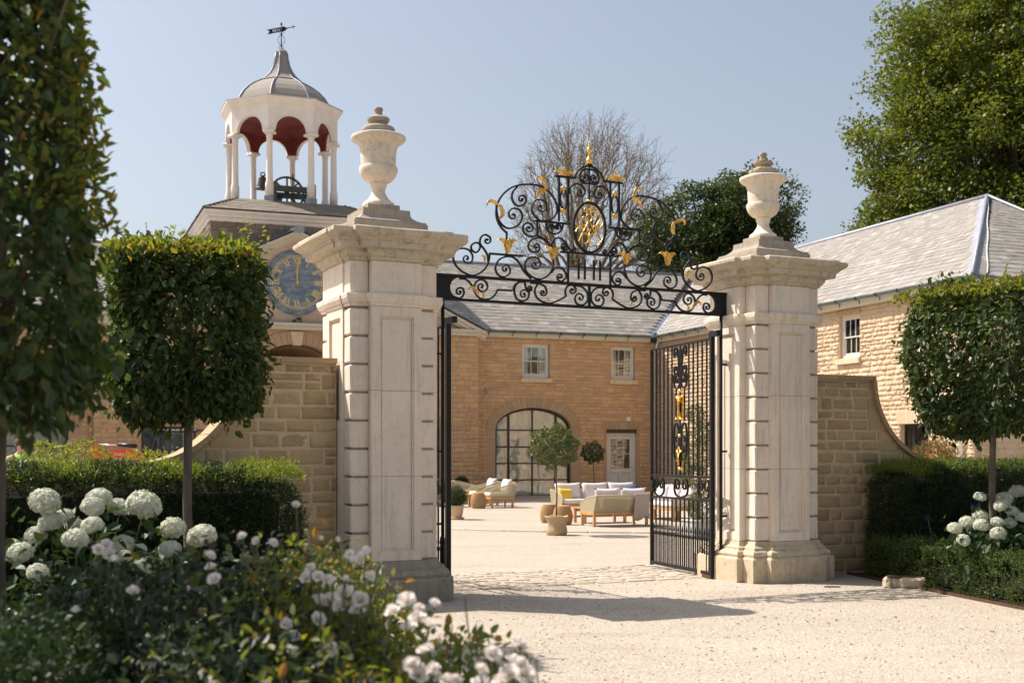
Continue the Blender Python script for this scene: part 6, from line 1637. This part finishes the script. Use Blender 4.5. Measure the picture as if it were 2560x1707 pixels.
def bare_tree(label, base, seed):
    """limbs reach for tips spread over a broad dome, forking on the way"""
    t = thing('bare_tree', label, 'tree', base, 0, 'trees behind the stables'); r = np.random.default_rng(seed); tw = MB()
    n = 1500; d = unit(r.normal(0,1,(n*2,3))); d = d[d[:,2] > -.35][:n]; f = r.uniform(.35,1,(len(d),1))**.4
    tips = np.array([1.0,0,13.4])+d*f*np.array([4.7,4.2,6.6])
    def branch(p, q, r0, r1, amp, lev):
        m_ = 4; L_ = np.linalg.norm(q-p); pts = [p+(q-p)*i/m_+(r.normal(0,amp*L_,3) if 0 < i < m_ else 0)+np.array([0,0,math.sin(math.pi*i/m_)*L_*(-.06 if lev == 0 else .04)]) for i in range(m_+1)]
        rr_ = [r0+(r1-r0)*i/m_ for i in range(m_+1)]
        if lev <= 1: bb = MB(); bb.tube([Vector(x) for x in pts], rr_, 7); bb.build('limb', M['bark_grey'], t, True)
        else: tw.tube([Vector(x) for x in pts], rr_, 3)
        return pts
    def split(P, k):
        c = P[r.choice(len(P), k, replace=False)]
        for _ in range(6):
            lab = np.argmin(((P[:,None]-c[None])**2).sum(2), 1); c = np.array([P[lab == i].mean(0) if (lab == i).any() else c[i] for i in range(k)])
        return [P[lab == i] for i in range(k) if (lab == i).any()]
    rad = [.21,.115,.06,.03,.015,.010]
    def go(p, P, lev):
        ks = (9,4,4,3,3)
        if lev >= 5 or len(P) <= 2:
            for q in P:
                pts = branch(p, q, rad[min(5,lev)], .007, .06, 5)
                for _ in range(2):
                    b0 = pts[r.integers(1,4)]; branch(b0, b0+(q-p)*r.uniform(.35,.6)+r.normal(0,.28,3), .009, .006, .05, 5)
            return
        for S_ in split(P, min(ks[lev], len(P))):
            c = S_.mean(0); q = p+(c-p)*(.42,.42,.45,.5,.5)[lev]+r.normal(0,.12,3); branch(p, q, rad[lev], rad[lev+1], .05, lev); go(q, S_, lev+1)
    tr = [Vector((0,0,0)), Vector((.1,0,4)), Vector((-.05,0,7.5)), Vector((.05,0,9.4))]
    bb = MB(); bb.tube(tr, [.5,.42,.36,.30], 9); bb.build('trunk', M['bark_grey'], t, True)
    go(np.array([.05,0,9.3]), tips, 0)
    tag(tw.build('twigs', M['bark_grey'], t), kind='stuff'); return t
p = at(1432, 650, 66); bare_tree('leafless twiggy tree rising behind the overthrow', (p.x, p.y, 0), 5)

# ------------------------------------------------------------------ courtyard plants and pots
def ball_leaves(t, c, rad, n, lsz, mat, singles=0, squash=1., fuzz=.06):
    d = unit(rng.normal(0,1,(n,3))); rr_ = rad*(1-rng.exponential(.10,n)+fuzz*np.sin(d[:,0]*9)*np.sin(d[:,2]*8)); P = d*rr_[:,None]*np.array([1,1,squash])+np.array(c)
    D = d*.5+rng.normal(0,.7,(n,3)); L = lsz*rng.uniform(.7,1.3,n); return add_leaves(t, 'crown', P, D, d+rng.normal(0,.6,(n,3)), L, L*.5, mat, singles)
def standard(label, base, stem_h, rad, squash, n, lsz, mat, r0=.016):
    t = thing('standard_tree', label, 'tree', base, 0, 'ball-headed courtyard trees'); ball_leaves(t, (-.04,0,stem_h), rad, n, lsz, mat, 0, squash, .16)
    trunk_mesh(t, [(0,0,0),(.01,0,stem_h*.4),(-.03,0,stem_h*.8),(-.04,0,stem_h+rad*.4)], r0, r0*.7)
    for i in range(14):
        e = unit(rng.normal(0,1,(1,3)))[0]*rad*.8; b = MB(); b.tube([(-.03,0,stem_h-rad*.5),(-.04+e[0]*.5,e[1]*.5,stem_h+e[2]*.4),(-.04+e[0],e[1],stem_h+e[2]*squash)], [.008,.006,.003], 4); b.build('limb', M['bark'], t)
    return t
p = at(1391, 1337, 24.2); standard('ball-headed olive-green tree in the hessian-wrapped pot', (p.x, p.y, .30), 1.42, .46, .88, 3600, .055, M['laurel'])
b = MB(); prof = [(.175,0),(.20,.02),(.20,.10),(.185,.16),(.18,.22),(.195,.28),(.225,.345),(.238,.365),(.225,.375),(.20,.36),(.19,.31),(.05,.30)]
t = thing('hessian_pot', 'hessian-wrapped pot holding the ball-headed tree in mid courtyard', 'pot', (p.x, p.y, 0)); b.lathe(prof, 28); me = b.mesh('sack', M['hessian'], True)
for v in me.vertices:
    a = math.atan2(v.co.y, v.co.x); k = 1+(.055*math.sin(a*3+v.co.z*9)+.035*math.sin(a*7+1)+.02*math.sin(a*13))*(1 if v.co.z < .3 else .5); v.co.x *= k; v.co.y *= k; v.co.z += .012*math.sin(a*4+1)*(1 if v.co.z > .3 else 0)
link('sack', me, t); b = MB(); b.lathe([(.19,.325),(.01,.33)], 20, cap=False); b.build('compost', M['soil'], t)
p = at(1485, 1224, 43.4); standard('dark ball-headed tree standing by the pale courtyard door', (p.x, p.y, .0), 1.62, .40, .9, 2400, .06, M['yew'], .02)
def pot_ball(label, plabel, px, py, Y, rad, ph, pr, mat):
    p = at(px, py, Y); t = thing('clay_pot', plabel, 'pot', (p.x, p.y, 0), 0, 'clay pots with box balls'); b = MB(); b.lathe([(pr*.72,.03),(pr*.9,ph*.5),(pr*.97,ph*.85),(pr*1.05,ph*.87),(pr*1.06,ph),(pr*.95,ph),(pr*.9,ph-.04),(.02,ph-.04)], 28); b.build('pot_body', M['clay'], t, True)
    b = MB(); b.lathe([(pr*.7,0),(pr*1.02,.008),(pr*1.08,.05),(pr*1.0,.05),(pr*.7,.022)], 28); b.build('saucer', M['clay'], t, True)
    t = thing('box_ball', label, 'topiary', (p.x, p.y, ph-.04), 0, 'clipped box balls'); ball_leaves(t, (0,0,rad*.92), rad, 2600, .03, M['box'], 0, .98, .02); b = MB(); b.lathe([(.02,0),(rad*.75,rad*.4),(rad*.88,rad*.95),(rad*.7,rad*1.5),(.02,rad*1.8)], 16); b.build('core', M['yew_heart'], t, True)
    b = MB(); b.tube([(0,0,0),(0,0,rad*.5)], .02, 6); b.build('trunk', M['bark'], t, True)
pot_ball('round clipped box ball just beyond the edge-on gate leaf', 'pale clay pot under the nearer box ball', 1140, 1298, 29.9, .27, .34, .19, M['box'])
pot_ball('smaller dark box ball against the courtyard wall', 'clay pot under the box ball against the wall', 1154, 1246, 43.0, .29, .30, .2, M['box'])
# tiered topiary by the open gate leaf
p = at(1748, 1335, 23.6); t = thing('tiered_topiary', 'tall tiered evergreen seen through the open gate leaf', 'topiary', (p.x, p.y, .3)); 
for z, rd_, n in ((.28,.33,2400),(.85,.24,1200),(1.25,.30,1700),(1.7,.22,1000),(2.05,.18,700)):
    ball_leaves(t, (.1*math.sin(z*5),0,z), rd_, n, .035, M['box'], 0, .95, .05)
trunk_mesh(t, [(0,0,-.05),(0,0,1.2),(0,0,2.1)], .03, .015)
t = thing('square_planter', 'grey square planter under the tiered evergreen', 'planter', (p.x, p.y, 0), BY); b = MB(); b.bbox(-.24,.24,-.24,.24,0,.30,.012); b.build('planter_box', M['planter'], t); b = MB(); b.bbox(-.26,.26,-.26,.26,.301,.335,.01); b.build('planter_rim', M['planter'], t)
# photinia and the shrub behind the low wall
p = at(2338, 1190, 24.0); t = thing('photinia_shrub', 'green shrub with red young leaves behind the swept wall', 'shrub', (p.x, p.y, 0)); n = 4200
d = unit(rng.normal(0,1,(n,3))); P = d*(rng.uniform(.3,1.05,(n,1))**.5)*np.array([.52,.45,.62])+np.array([0,0,1.25]); L = rng.uniform(.05,.09,n); add_leaves(t, 'foliage', P, d*.6+np.array([0,0,.5])+rng.normal(0,.5,(n,3)), rng.normal(0,.6,(n,3))+np.array([0,0,1]), L, L*.36, M['photinia'], 0)
for i in range(9):
    e = unit(rng.normal(0,1,(1,3)))[0]*np.array([.4,.35,.4]); b = MB(); b.tube([(0,0,0),(e[0]*.3,e[1]*.3,.7),(e[0],e[1],1.3+e[2])], [.02,.014,.005], 5); b.build('stem', M['bark'], t)
t = thing('leafy_hedge', 'loose yellow-green shrubs growing above the low swept wall', 'shrub', tuple(along(PL,-4.7,.75))+(0,), GY); n = 9500
P = np.c_[rng.uniform(-3.4,2.6,n), rng.uniform(-.28,.5,n), np.zeros(n)]; P[:,2] = rng.uniform(.7,1,n)*(1.66+.09*np.sin(P[:,0]*5.1)+.06*np.sin(P[:,0]*11.7)); L = rng.uniform(.035,.06,n)
Rm = np.array(RZ(-GY).to_3x3()); add_leaves(t, 'foliage', P, rng.normal(0,.7,(n,3))+np.array([0,0,.5]), rng.normal(0,.7,(n,3))+np.array([0,0,.7]), L, L*.55, M['shrub'], 0)
for i in range(24):
    x = -3.3+i*.25; b = MB(); b.tube([(x,.1,0),(x+.05,.1,.8),(x-.03,.08,1.5)], [.014,.01,.004], 5); b.build('stem', M['bark'], t)

# ------------------------------------------------------------------ courtyard furniture
def pillow_mesh(name, mat, w, h, t, seed=0, pinch=.10):
    n = 10; V = []; F = []; r = random.Random(seed)
    for s in (1, -1):
        for j in range(n+1):
            for i in range(n+1):
                u, v = 2*i/n-1, 2*j/n-1
                k = 1-pinch*(1-max(abs(u), abs(v))**2)*0 - pinch*(1-u*u)*abs(v)**3*0
                x = u*w/2*(1-pinch*(1-v*v)*(abs(u)**4)); z = v*h/2*(1-pinch*(1-u*u)*(abs(v)**4))
                th = t/2*((1-abs(u)**3.2)*(1-abs(v)**3.2))**.42
                V.append((x, -s*th*(1+.05*math.sin(u*5+seed)*math.sin(v*4)), z))
    m = (n+1)**2
    for s in (0, 1):
        for j in range(n):
            for i in range(n):
                a = s*m+j*(n+1)+i; q = (a, a+1, a+n+2, a+n+1); F.append(q if s == 0 else q[::-1])
    b = MB(); b.add(V, F); me = b.mesh(name, mat, True)
    bm = bmesh.new(); bm.from_mesh(me); bmesh.ops.remove_doubles(bm, verts=bm.verts, dist=.0005); bm.to_mesh(me); bm.free()
    me.polygons.foreach_set('use_smooth', [True]*len(me.polygons)); return me
def strands(b, p0, p1, q0, q1, n, r=.0045):
    """vertical rope strands between a lower edge p0-p1 and an upper edge q0-q1"""
    for i in range(n):
        f = (i+.5)/n; a = Vector(p0).lerp(Vector(p1), f); c = Vector(q0).lerp(Vector(q1), f); b.tube([a, c], r, 4)
def rope_seat(name, label, cat, group, loc, rz, W=.74, ncush=1, back_h=.72, cushions=True):
    """faces local -y; back along +y"""
    t = thing(name, label, cat, loc, rz, group); D = .74; h = W/2; zb = .30
    for x in ([-h+.04, h-.04] if W < 1.6 else [-h+.04, 0, h-.04]):
        for y in (-D/2+.05, D/2-.05):
            b = MB(); b.bbox(x-.028, x+.028, y-.028, y+.028, 0, .25, .004); b.build('leg', M['teak'], t)
    for q in ((-h,h,-D/2,-D/2+.05),(-h,h,D/2-.05,D/2),(-h,-h+.05,-D/2+.05,D/2-.05),(h-.05,h,-D/2+.05,D/2-.05)):
        b = MB(); b.bbox(q[0], q[1], q[2], q[3], .25, .315, .004); b.build('base_rail', M['teak'], t)
    b = MB(); b.box(-h+.05, h-.05, -D/2+.05, D/2-.05, .28, .31); b.build('seat_deck', M['teak'], t)
    lean = .09
    for s in (-1, 1):
        x = s*(h-.015); pts = catmull([(x,-D/2+.02,.31),(x,-D/2+.0,.45),(x,-D/2+.06,.53),(x,-D/2+.22,.58),(x,0,.62),(x,D/2-.05,back_h-.02),(x*.98,D/2+lean,back_h)], 4)
        b = MB(); b.tube(pts, .014, 8); b.build('arm_tube', M['rope'], t, True)
        b = MB(); b.tube([(x,D/2-.02,.31),(x*.98,D/2+lean,back_h)], .014, 8); b.build('back_tube', M['rope'], t, True)
        b = MB(); n = 42
        up = lambda y: np.interp(y, [-D/2, -D/2+.06, -D/2+.22, 0, D/2-.05, D/2+lean], [.45,.53,.58,.62,back_h-.02,back_h])
        for i in range(n):
            y0 = -D/2+.03+(D-.05)*i/(n-1); y1 = y0*1.0+(lean+.01)*(i/(n-1))**2; b.tube([(x,y0,.315),(x,y1,float(up(y1))-.01)], .0075, 4)
        tag(b.build('woven_side', M['rope'], t), kind='stuff')
    b = MB(); b.tube([(-h+.015,D/2+lean,back_h),(h-.015,D/2+lean,back_h)], .015, 8); b.build('top_tube', M['rope'], t, True)
    b = MB(); strands(b, (-h+.02,D/2-.02,.315), (h-.02,D/2-.02,.315), (-h+.02,D/2+lean,back_h-.01), (h-.02,D/2+lean,back_h-.01), int(W/.0165), .0078); tag(b.build('woven_back', M['rope'], t), kind='stuff')
    if W > 1:
        b = MB(); b.tube([(-W*.16,D/2+.0,.32),(-W*.16,D/2+lean+.012,back_h)], .011, 6); b.build('back_strut', M['rope'], t, True)
    cw = (W-.08)/ncush
    for i in range(ncush):
        x = -h+.04+cw*(i+.5)
        b = MB(); b.bbox(x-cw/2+.004, x+cw/2-.004, -D/2+.0, D/2-.16, .318, .44, .035); me = b.mesh('seat_cushion', M['cushion'] if ncush > 1 else M['seat_cloth'], True); link('seat_cushion', me, t)
        if cushions: link('back_cushion', pillow_mesh('back_cushion', M['cushion'], cw*.98, .46, .20, i), t, T(x, D/2-.12, .62) @ RX(R(-13)))
    return t
rzL = BY-R(90)
GA = 'rope armchairs by the arched window'
rope_seat('armchair', 'rope armchair with cream seat beside the rattan stool, nearest of the group', 'armchair', GA, (-.40, 36.45, 0), rzL)
rope_seat('armchair', 'rope armchair partly hidden behind the nearest armchair', 'armchair', GA, (-.86, 37.75, 0), rzL)
rope_seat('armchair', 'rope armchair with a grey throw near the wall', 'armchair', GA, (-1.42, 39.0, 0), BY+R(60), cushions=False)
def blanket(label, loc, rz, pts, x0, x1, mat, seed, thick=.012):
    n = 14; path = catmull(pts, 6); V = []; m = len(path)
    for j, p in enumerate(path):
        f = j/(m-1)
        for i in range(n+1):
            u = i/n; V.append((x0+(x1-x0)*u+.02*math.sin(f*7+seed)*(u-.5), p[0]+.018*math.sin(u*15+seed)*max(0,f-.35)*1.4, p[1]+(.05*math.sin(u*5+seed) if j == m-1 else 0)))
    F = [(j*(n+1)+i, j*(n+1)+i+1, (j+1)*(n+1)+i+1, (j+1)*(n+1)+i) for j in range(m-1) for i in range(n)]
    b = MB(); b.add(V, F); me = b.mesh('throw_blanket', mat, True); o = link('throw_blanket', me); o.location = loc; o.rotation_euler = (0,0,rz)
    md = o.modifiers.new('thick', 'SOLIDIFY'); md.thickness = thick
    return tag(o, label, 'blanket', 'folded throws')
blanket('grey throw over the back of the armchair near the wall', (-1.42,39.0,0), BY+R(60), [(.30,.52),(.40,.70),(.47,.74),(.52,.66),(.50,.42)], -.25, .25, simple('grey_wool', (.30,.29,.30), .95, var=.1, vscale=30), 2)
GS = 'rope sofas around the low table'
fs = (2.26, 27.37, 0)
rope_seat('sofa', 'two-seat rope sofa with its back to the camera', 'sofa', GS, fs, BY+R(180), 1.34, 2, .68)
blanket('taupe throw hanging over the back of the nearest sofa', fs, BY+R(180), [(.18,.47),(.33,.60),(.435,.70),(.475,.695),(.485,.56),(.46,.34),(.45,.17)], -.62, -.26, M['throw'], 1)
rope_seat('sofa', 'long rope sofa facing the camera with pale cushions', 'sofa', GS, (2.22, 31.75, 0), BY, 2.35, 3, .66)
rope_seat('sofa', 'rope sofa at the side of the low table, behind the gate bars', 'sofa', GS, (3.72, 29.9, 0), rzL, 2.0, 3, .66)
for lab, mt, px, py, Y, s, rz, tilt, rl_ in (('yellow scatter cushion on the long sofa', 'yellow', 1413, 1240, 31.38, .42, BY+R(6), -18, 6), ('navy scatter cushion at the end of the long sofa', 'navy', 1580, 1229, 31.95, .36, BY-R(30), -25, -14)):
    q = at(px, py, Y); o = link('scatter_cushion', pillow_mesh('scatter_cushion', M[mt], s, s, .15, 3), None, T(*q) @ RZ(rz) @ RX(R(tilt)) @ RY(R(rl_))); tag(o, lab, 'cushion', 'scatter cushions')
def low_table(label, loc, rz, L_, D_, h):
    t = thing('low_table', label, 'table', loc, rz, 'low teak tables')
    n = 5
    for i in range(n):
        y0 = -D_/2+D_*i/n+.004; b = MB(); b.bbox(-L_/2, L_/2, y0, y0+D_/n-.008, h-.03, h, .004); b.build('slat', M['teak'], t)
    for x in (-L_/2+.05, L_/2-.05):
        for y in (-D_/2+.05, D_/2-.05): b = MB(); b.bbox(x-.03, x+.03, y-.03, y+.03, 0, h-.03, .004); b.build('leg', M['teak'], t)
    for y in (-D_/2+.05, D_/2-.05): b = MB(); b.box(-L_/2+.08, L_/2-.08, y-.015, y+.015, h-.10, h-.031); b.build('apron', M['teak'], t)
low_table('low teak table between the sofas', (2.02, 28.5, 0), BY, 1.1, .65, .36)
low_table('low teak table behind the box ball, by the armchairs', (-1.52, 36.9, 0), BY, .8, .6, .37)
def drum(label, x, y, w, h):
    t = thing('rattan_stool', label, 'stool', (x, y, 0), 0, 'round rattan stools')
    b = MB(); k = 22
    for j in range(k):
        z = h*(j+.5)/k; f = z/h; rr_ = w/2*(.72+.28*math.sin(math.pi*min(1,f*.92+.08))**.8); V = []; n = 40; rings = []
        for i in range(n):
            a = 2*math.pi*i/n; wv_ = .006*math.sin(i*math.pi+j*math.pi); V.append((rr_+wv_, a))
        for dr, dz in ((-.006,-h/k*.45),(.007,-h/k*.25),(.007,h/k*.25),(-.006,h/k*.45)): rings.append([((r_+dr)*math.cos(a), (r_+dr)*math.sin(a), z+dz) for r_, a in V])
        b.loft(rings, cap=False)
    tag(b.build('woven_body', M['rattan'], t), kind='stuff')
    b = MB(); b.lathe([(w*.36,h-.004),(w*.37,h+.01),(w*.35,h+.018),(.01,h+.019)], 32); b.build('stool_top', M['rattan'], t)
    b = MB(); b.lathe([(w*.33,.0),(w*.40,h*.3),(w*.46,h*.55),(w*.33,h-.01)], 24); b.build('inner_shell', M['rattan'], t)
drum('round rattan stool in front of the low table, behind the hessian pot', 1.14, 27.7, .43, .41)
drum('round rattan stool left of the hessian-potted tree', .86, 28.5, .43, .41)
drum('round rattan stool beside the armchairs', -.97, 35.9, .45, .44)

# ------------------------------------------------------------------ small things on the gravel
q = at(2262, 1470, 14.75); t = thing('carved_stone', 'broken carved stone block lying at the edge of the box hedge', 'stone', (q.x, q.y, 0), R(-12))
b = MB(); b.bbox(-.06,.24,-.11,.11,0,.125,.025); me = b.mesh('stone_body', M['plinth'])
bm = bmesh.new(); bm.from_mesh(me); bmesh.ops.subdivide_edges(bm, edges=bm.edges, cuts=2); bm.to_mesh(me); bm.free(); wobble(me, .006, 3); link('stone_body', me, t)
for i in range(3):
    b = MB(); b.lathe([(.02,0),(.07,.01),(.075,.05),(.06,.10),(.03,.125),(.005,.128)], 9, (-.19+i*.065,-.02+.01*i,0)); me = b.mesh('scallop', M['plinth']); wobble(me, .007, i+9); link('scallop', me, t)
b = MB(); b.bbox(-.2,.18,-.06,.09,.122,.137,.006); me = b.mesh('rust_crust', M['corten']); wobble(me, .006, 5); link('rust_crust', me, t)
q = at(2080, 1467, 14.8); b = MB(); b.prism([(-.10,-.02),(.08,-.03),(.10,.0),(.02,.03),(-.06,.02)], 0, .012, RX(R(-90))); me = b.mesh('slate_shard', M['machine']); o = link('slate_shard', me, None, T(q.x,q.y,.012)); tag(o, 'small dark slate shard lying on the gravel before the pier', 'slate')
# loose stones lying proud of the gravel
g = np.random.default_rng(77); n = 2600
Y = g.uniform(7.6, 15.5, n); X = g.uniform(-1.2, 6.5, n); ok = (X < 4.3+(16.4-Y)*.21) & (X > -.35+(Y-9)*-.05) & ~((Y > 12.6) & (X < -.4)); X = X[ok]; Y = Y[ok]; n = len(X); sz = g.uniform(.004,.011,n)*np.where(g.random(n) < .015, 1.8, 1)
cube = np.array([(-1,-1,-1),(1,-1,-1),(1,1,-1),(-1,1,-1),(-.7,-.7,.7),(.7,-.7,.8),(.7,.7,.7),(-.7,.7,.6)]); fc = np.array([(4,5,6,7),(0,1,5,4),(1,2,6,5),(2,3,7,6),(3,0,4,7)])
an = g.uniform(0,6.28,n); ca, sa = np.cos(an), np.sin(an); c3 = cube[None]*(sz[:,None,None]*g.uniform(.6,1.3,(n,1,3))*np.array([1,1,.7])); V = np.stack([c3[:,:,0]*ca[:,None]-c3[:,:,1]*sa[:,None]+X[:,None], c3[:,:,0]*sa[:,None]+c3[:,:,1]*ca[:,None]+Y[:,None], c3[:,:,2]+sz[:,None]*.25], 2)
F = (np.arange(n)[:,None,None]*8+fc[None]).reshape(-1,4)
tag(link('loose_gravel', mesh_np('loose_gravel', V.reshape(-1,3), F, stone_pieces('pebble', [(.47,.41,.335),(.50,.44,.36),(.43,.37,.295),(.54,.48,.40)], (.3,.25,.2), .2)), ground), kind='stuff')
rl = random.Random(12)
GLf = leaf_mat('fallen_leaf', [(.30,.20,.06),(.22,.13,.05),(.16,.14,.05)], .3)
for i in range(14):
    px, py = rl.uniform(1750,2540), rl.uniform(1465,1690); Y = 1.6*F_PX/(py-1132); q = at(px, py, Y)
    V, F = leaf_arrays(np.zeros((1,3)), np.array([[1.,rl.uniform(-1,1),.1]]), np.array([[.2,rl.uniform(-.4,.4),1.]]), np.array([rl.uniform(.035,.06)]), np.array([.03])); o = link('fallen_leaf', mesh_np('fallen_leaf', V, F, GLf), None, T(q.x,q.y,.008)); tag(o, 'small dry leaf fallen on the sunlit gravel drive', 'leaf', 'dry leaves on the gravel')

# ------------------------------------------------------------------ excavator and worker beyond the wall
ex = thing('mini_excavator', 'orange mini excavator with black cab behind the low swept wall', 'excavator', (-8.0, 30.0, 0), 0)
for y in (-.5, .5):
    b = MB(); pts = [(-.75,.0),(.75,.0),(.92,.12),(.92,.28),(.75,.42),(-.75,.42),(-.92,.28),(-.92,.12)]; b.prism(pts, y-.12, y+.12); b.build('track', M['rubber'], ex)
b = MB(); b.bbox(-.6,.9,-.5,.5,.46,1.05,.08); b.build('house', M['orange'], ex)
b = MB()
for x in (-.40,.43):
    for y in (-.42,.42): b.tube([(x-(.05 if x < 0 else 0),y,1.0),(x,y,2.08)], .035, 6)
for z in (1.1,): b.box(-.44,.46,-.45,.45,z-.04,z+.04)
b.build('cab_frame', M['machine'], ex)
b = MB(); b.bbox(-.48,.52,-.5,.5,2.08,2.17,.04); b.build('cab_roof', M['machine'], ex)
for nm, a in (('cab_window', (-.39,.42,-.44,-.43)), ('cab_window', (-.39,.42,.43,.44))): b = MB(); b.box(a[0],a[1],a[2],a[3],1.15,2.06); b.build(nm, M['glass'], ex)
b = MB(); b.bbox(-.05,.35,-.25,.25,1.05,1.75,.08); b.build('seat', M['machine'], ex)
b = MB(); b.bbox(-.46,-.30,-.43,-.1,1.0,2.05,.03); b.build('door_post', M['machine'], ex)
for sgn in (1,):
    b = MB(); b.prism([(-.55,.75),(-.4,.95),(-1.0,1.62),(-1.25,1.70),(-2.0,1.66),(-2.02,1.52),(-1.25,1.47),(-1.05,1.42)][::-1], -.11, .11); b.build('boom', M['orange'], ex)
b = MB(); b.prism([(-1.95,1.80),(-2.12,1.78),(-2.25,.75),(-2.12,.72),(-1.98,1.5)], -.08, .08); b.build('dipper_arm', M['orange'], ex)
b = MB(); b.prism([(-2.25,.78),(-2.10,.75),(-1.85,.45),(-1.9,.2),(-2.3,.25),(-2.45,.55)], -.22, .22); b.build('bucket', M['machine'], ex)
b = MB(); b.tube([(-1.08,0,1.77),(-1.52,0,1.80)], .05, 10); b.build('ram_barrel', M['machine'], ex, True)
b = MB(); b.tube([(-1.52,0,1.80),(-1.98,0,1.80)], .024, 8); b.build('ram_rod', M['chrome'], ex, True)
b = MB(); b.tube(catmull([(-.45,-.25,1.35),(-.6,-.25,1.7),(-.5,-.25,1.95),(-.35,-.25,1.6)],5), .02, 6); b.build('hose', M['rubber'], ex, True)
cu = bpy.data.curves.new('lettering', 'FONT'); cu.body = 'Kubota'; cu.size = .105; cu.extrude = .003
to = bpy.data.objects.new('tmp_text', cu); C.objects.link(to)
me = bpy.data.meshes.new_from_object(to); bpy.data.objects.remove(to); me.materials.clear(); me.materials.append(M['white'])
link('lettering', me, ex, T(-1.58,-.115,1.545) @ RX(R(90)))

def person(label, loc, rz):
    t = thing('person', label, 'person', loc, rz)
    J = {'pel': ((0,0,.95),.15), 'sp1': ((0,.01,1.15),.145), 'sp2': ((0,.0,1.36),.165), 'nk': ((0,-.01,1.55),.058), 'jaw': ((0,-.05,1.635),.066), 'hd': ((0,-.045,1.70),.088), 'cr': ((0,-.02,1.765),.072),
        'shl': ((-.2,0,1.45),.075), 'ell': ((-.27,.0,1.16),.048), 'wrl': ((-.22,-.22,1.02),.034), 'hal': ((-.20,-.29,.99),.03),
        'shr': ((.2,0,1.45),.075), 'elr': ((.27,.0,1.16),.048), 'wrr': ((.22,-.22,1.02),.034), 'har': ((.20,-.29,.99),.03),
        'hpl': ((-.1,0,.88),.10), 'knl': ((-.11,-.03,.48),.065), 'anl': ((-.11,.02,.09),.045), 'tol': ((-.12,-.15,.04),.038),
        'hpr': ((.1,0,.88),.10), 'knr': ((.11,-.03,.48),.065), 'anr': ((.11,.02,.09),.045), 'tor': ((.12,-.15,.04),.038)}
    E_ = ['pel sp1','sp1 sp2','sp2 nk','nk jaw','jaw hd','hd cr','sp2 shl','shl ell','ell wrl','wrl hal','sp2 shr','shr elr','elr wrr','wrr har','pel hpl','hpl knl','knl anl','anl tol','pel hpr','hpr knr','knr anr','anr tor']
    fing = []
    names = list(J); rad = [J[k][1] for k in names]; V = [J[k][0] for k in names]; ed = [(names.index(a), names.index(c)) for a, c in (e.split() for e in E_)]
    for hnd, s in (('hal',-1),('har',1)):
        hp = Vector(J[hnd][0])
        for i in range(4):
            k = len(V); V += [tuple(hp+Vector((-.025+i*.017,-.045,-.005))), tuple(hp+Vector((-.025+i*.017,-.085+.008*abs(i-1.5),-.03)))]; rad += [.0085,.0075]; ed += [(names.index(hnd), k), (k, k+1)]
        k = len(V); V += [tuple(hp+Vector((-s*.035,-.01,.0))), tuple(hp+Vector((-s*.05,-.04,-.01)))]; rad += [.010,.008]; ed += [(names.index(hnd), k), (k, k+1)]
    me = bpy.data.meshes.new('body'); me.from_pydata(V, ed, []); o = link('body', me, t)
    md = o.modifiers.new('skin', 'SKIN'); md.use_smooth_shade = True
    sv = me.skin_vertices
    for i, v in enumerate(sv[0].data): v.radius = (rad[i], rad[i]*(.78 if i < 3 else 1)); v.use_root = (i == 0)
    o.modifiers.new('sub', 'SUBSURF').levels = 1; o.modifiers['sub'].render_levels = 2
    me.materials.append(M['skin'])
    b = MB(); b.lathe([(.17,.92),(.185,1.05),(.18,1.2),(.205,1.36),(.20,1.46),(.12,1.53),(.075,1.55)], 20, cap=False); m2 = b.mesh('hi_vis_vest', M['hivis'], True)
    for v in m2.vertices: v.co.y *= .78
    link('hi_vis_vest', m2, t)
    b = MB(); b.tube([(-.19,0,1.46),(-.27,0,1.2)], [.085,.07], 10); b.build('sleeve', M['hivis'], t, True); b = MB(); b.tube([(.19,0,1.46),(.27,0,1.2)], [.085,.07], 10); b.build('sleeve', M['hivis'], t, True)
    b = MB(); b.lathe([(.17,.94),(.165,.86),(.15,.80)], 16, cap=False); b.build('trousers', M['denim'], t, True)
    for s in (-1, 1): b = MB(); b.tube([(s*.1,0,.88),(s*.11,-.03,.48),(s*.11,.02,.1)], [.115,.085,.075], 12); b.build('trouser_leg', M['denim'], t, True)
    b = MB(); b.lathe([(.10,-.03),(.104,.02),(.09,.075),(.05,.105),(.005,.112)], 16, (0,-.02,1.715)); m3 = b.mesh('hair', M['hair'], True); wobble(m3, .004, 2); link('hair', m3, t)
    for s in (-1, 1):
        b = MB(); b.lathe([(.001,-.02),(.014,-.008),(.016,.006),(.001,.022)], 8, (s*.094,-.03,1.695)); b.build('ear', M['skin'], t, True)
        b = MB(); b.lathe([(.001,-.008),(.008,0),(.001,.008)], 8, (s*.032,-.128,1.705)); b.build('eye', M['machine'], t, True)
    b = MB(); b.tube([(0,-.125,1.705),(0,-.150,1.672),(0,-.128,1.662)], [.008,.014,.008], 6); b.build('nose', M['skin'], t, True)
    b = MB(); b.tube([(-.022,-.116,1.638),(0,-.124,1.636),(.022,-.116,1.638)], .005, 5); b.build('mouth', simple('lips', (.40,.16,.13), .5), t, True)
person('person in a green work top standing beyond the low wall, looking down', (-8.32, 21.0, .04), R(35))
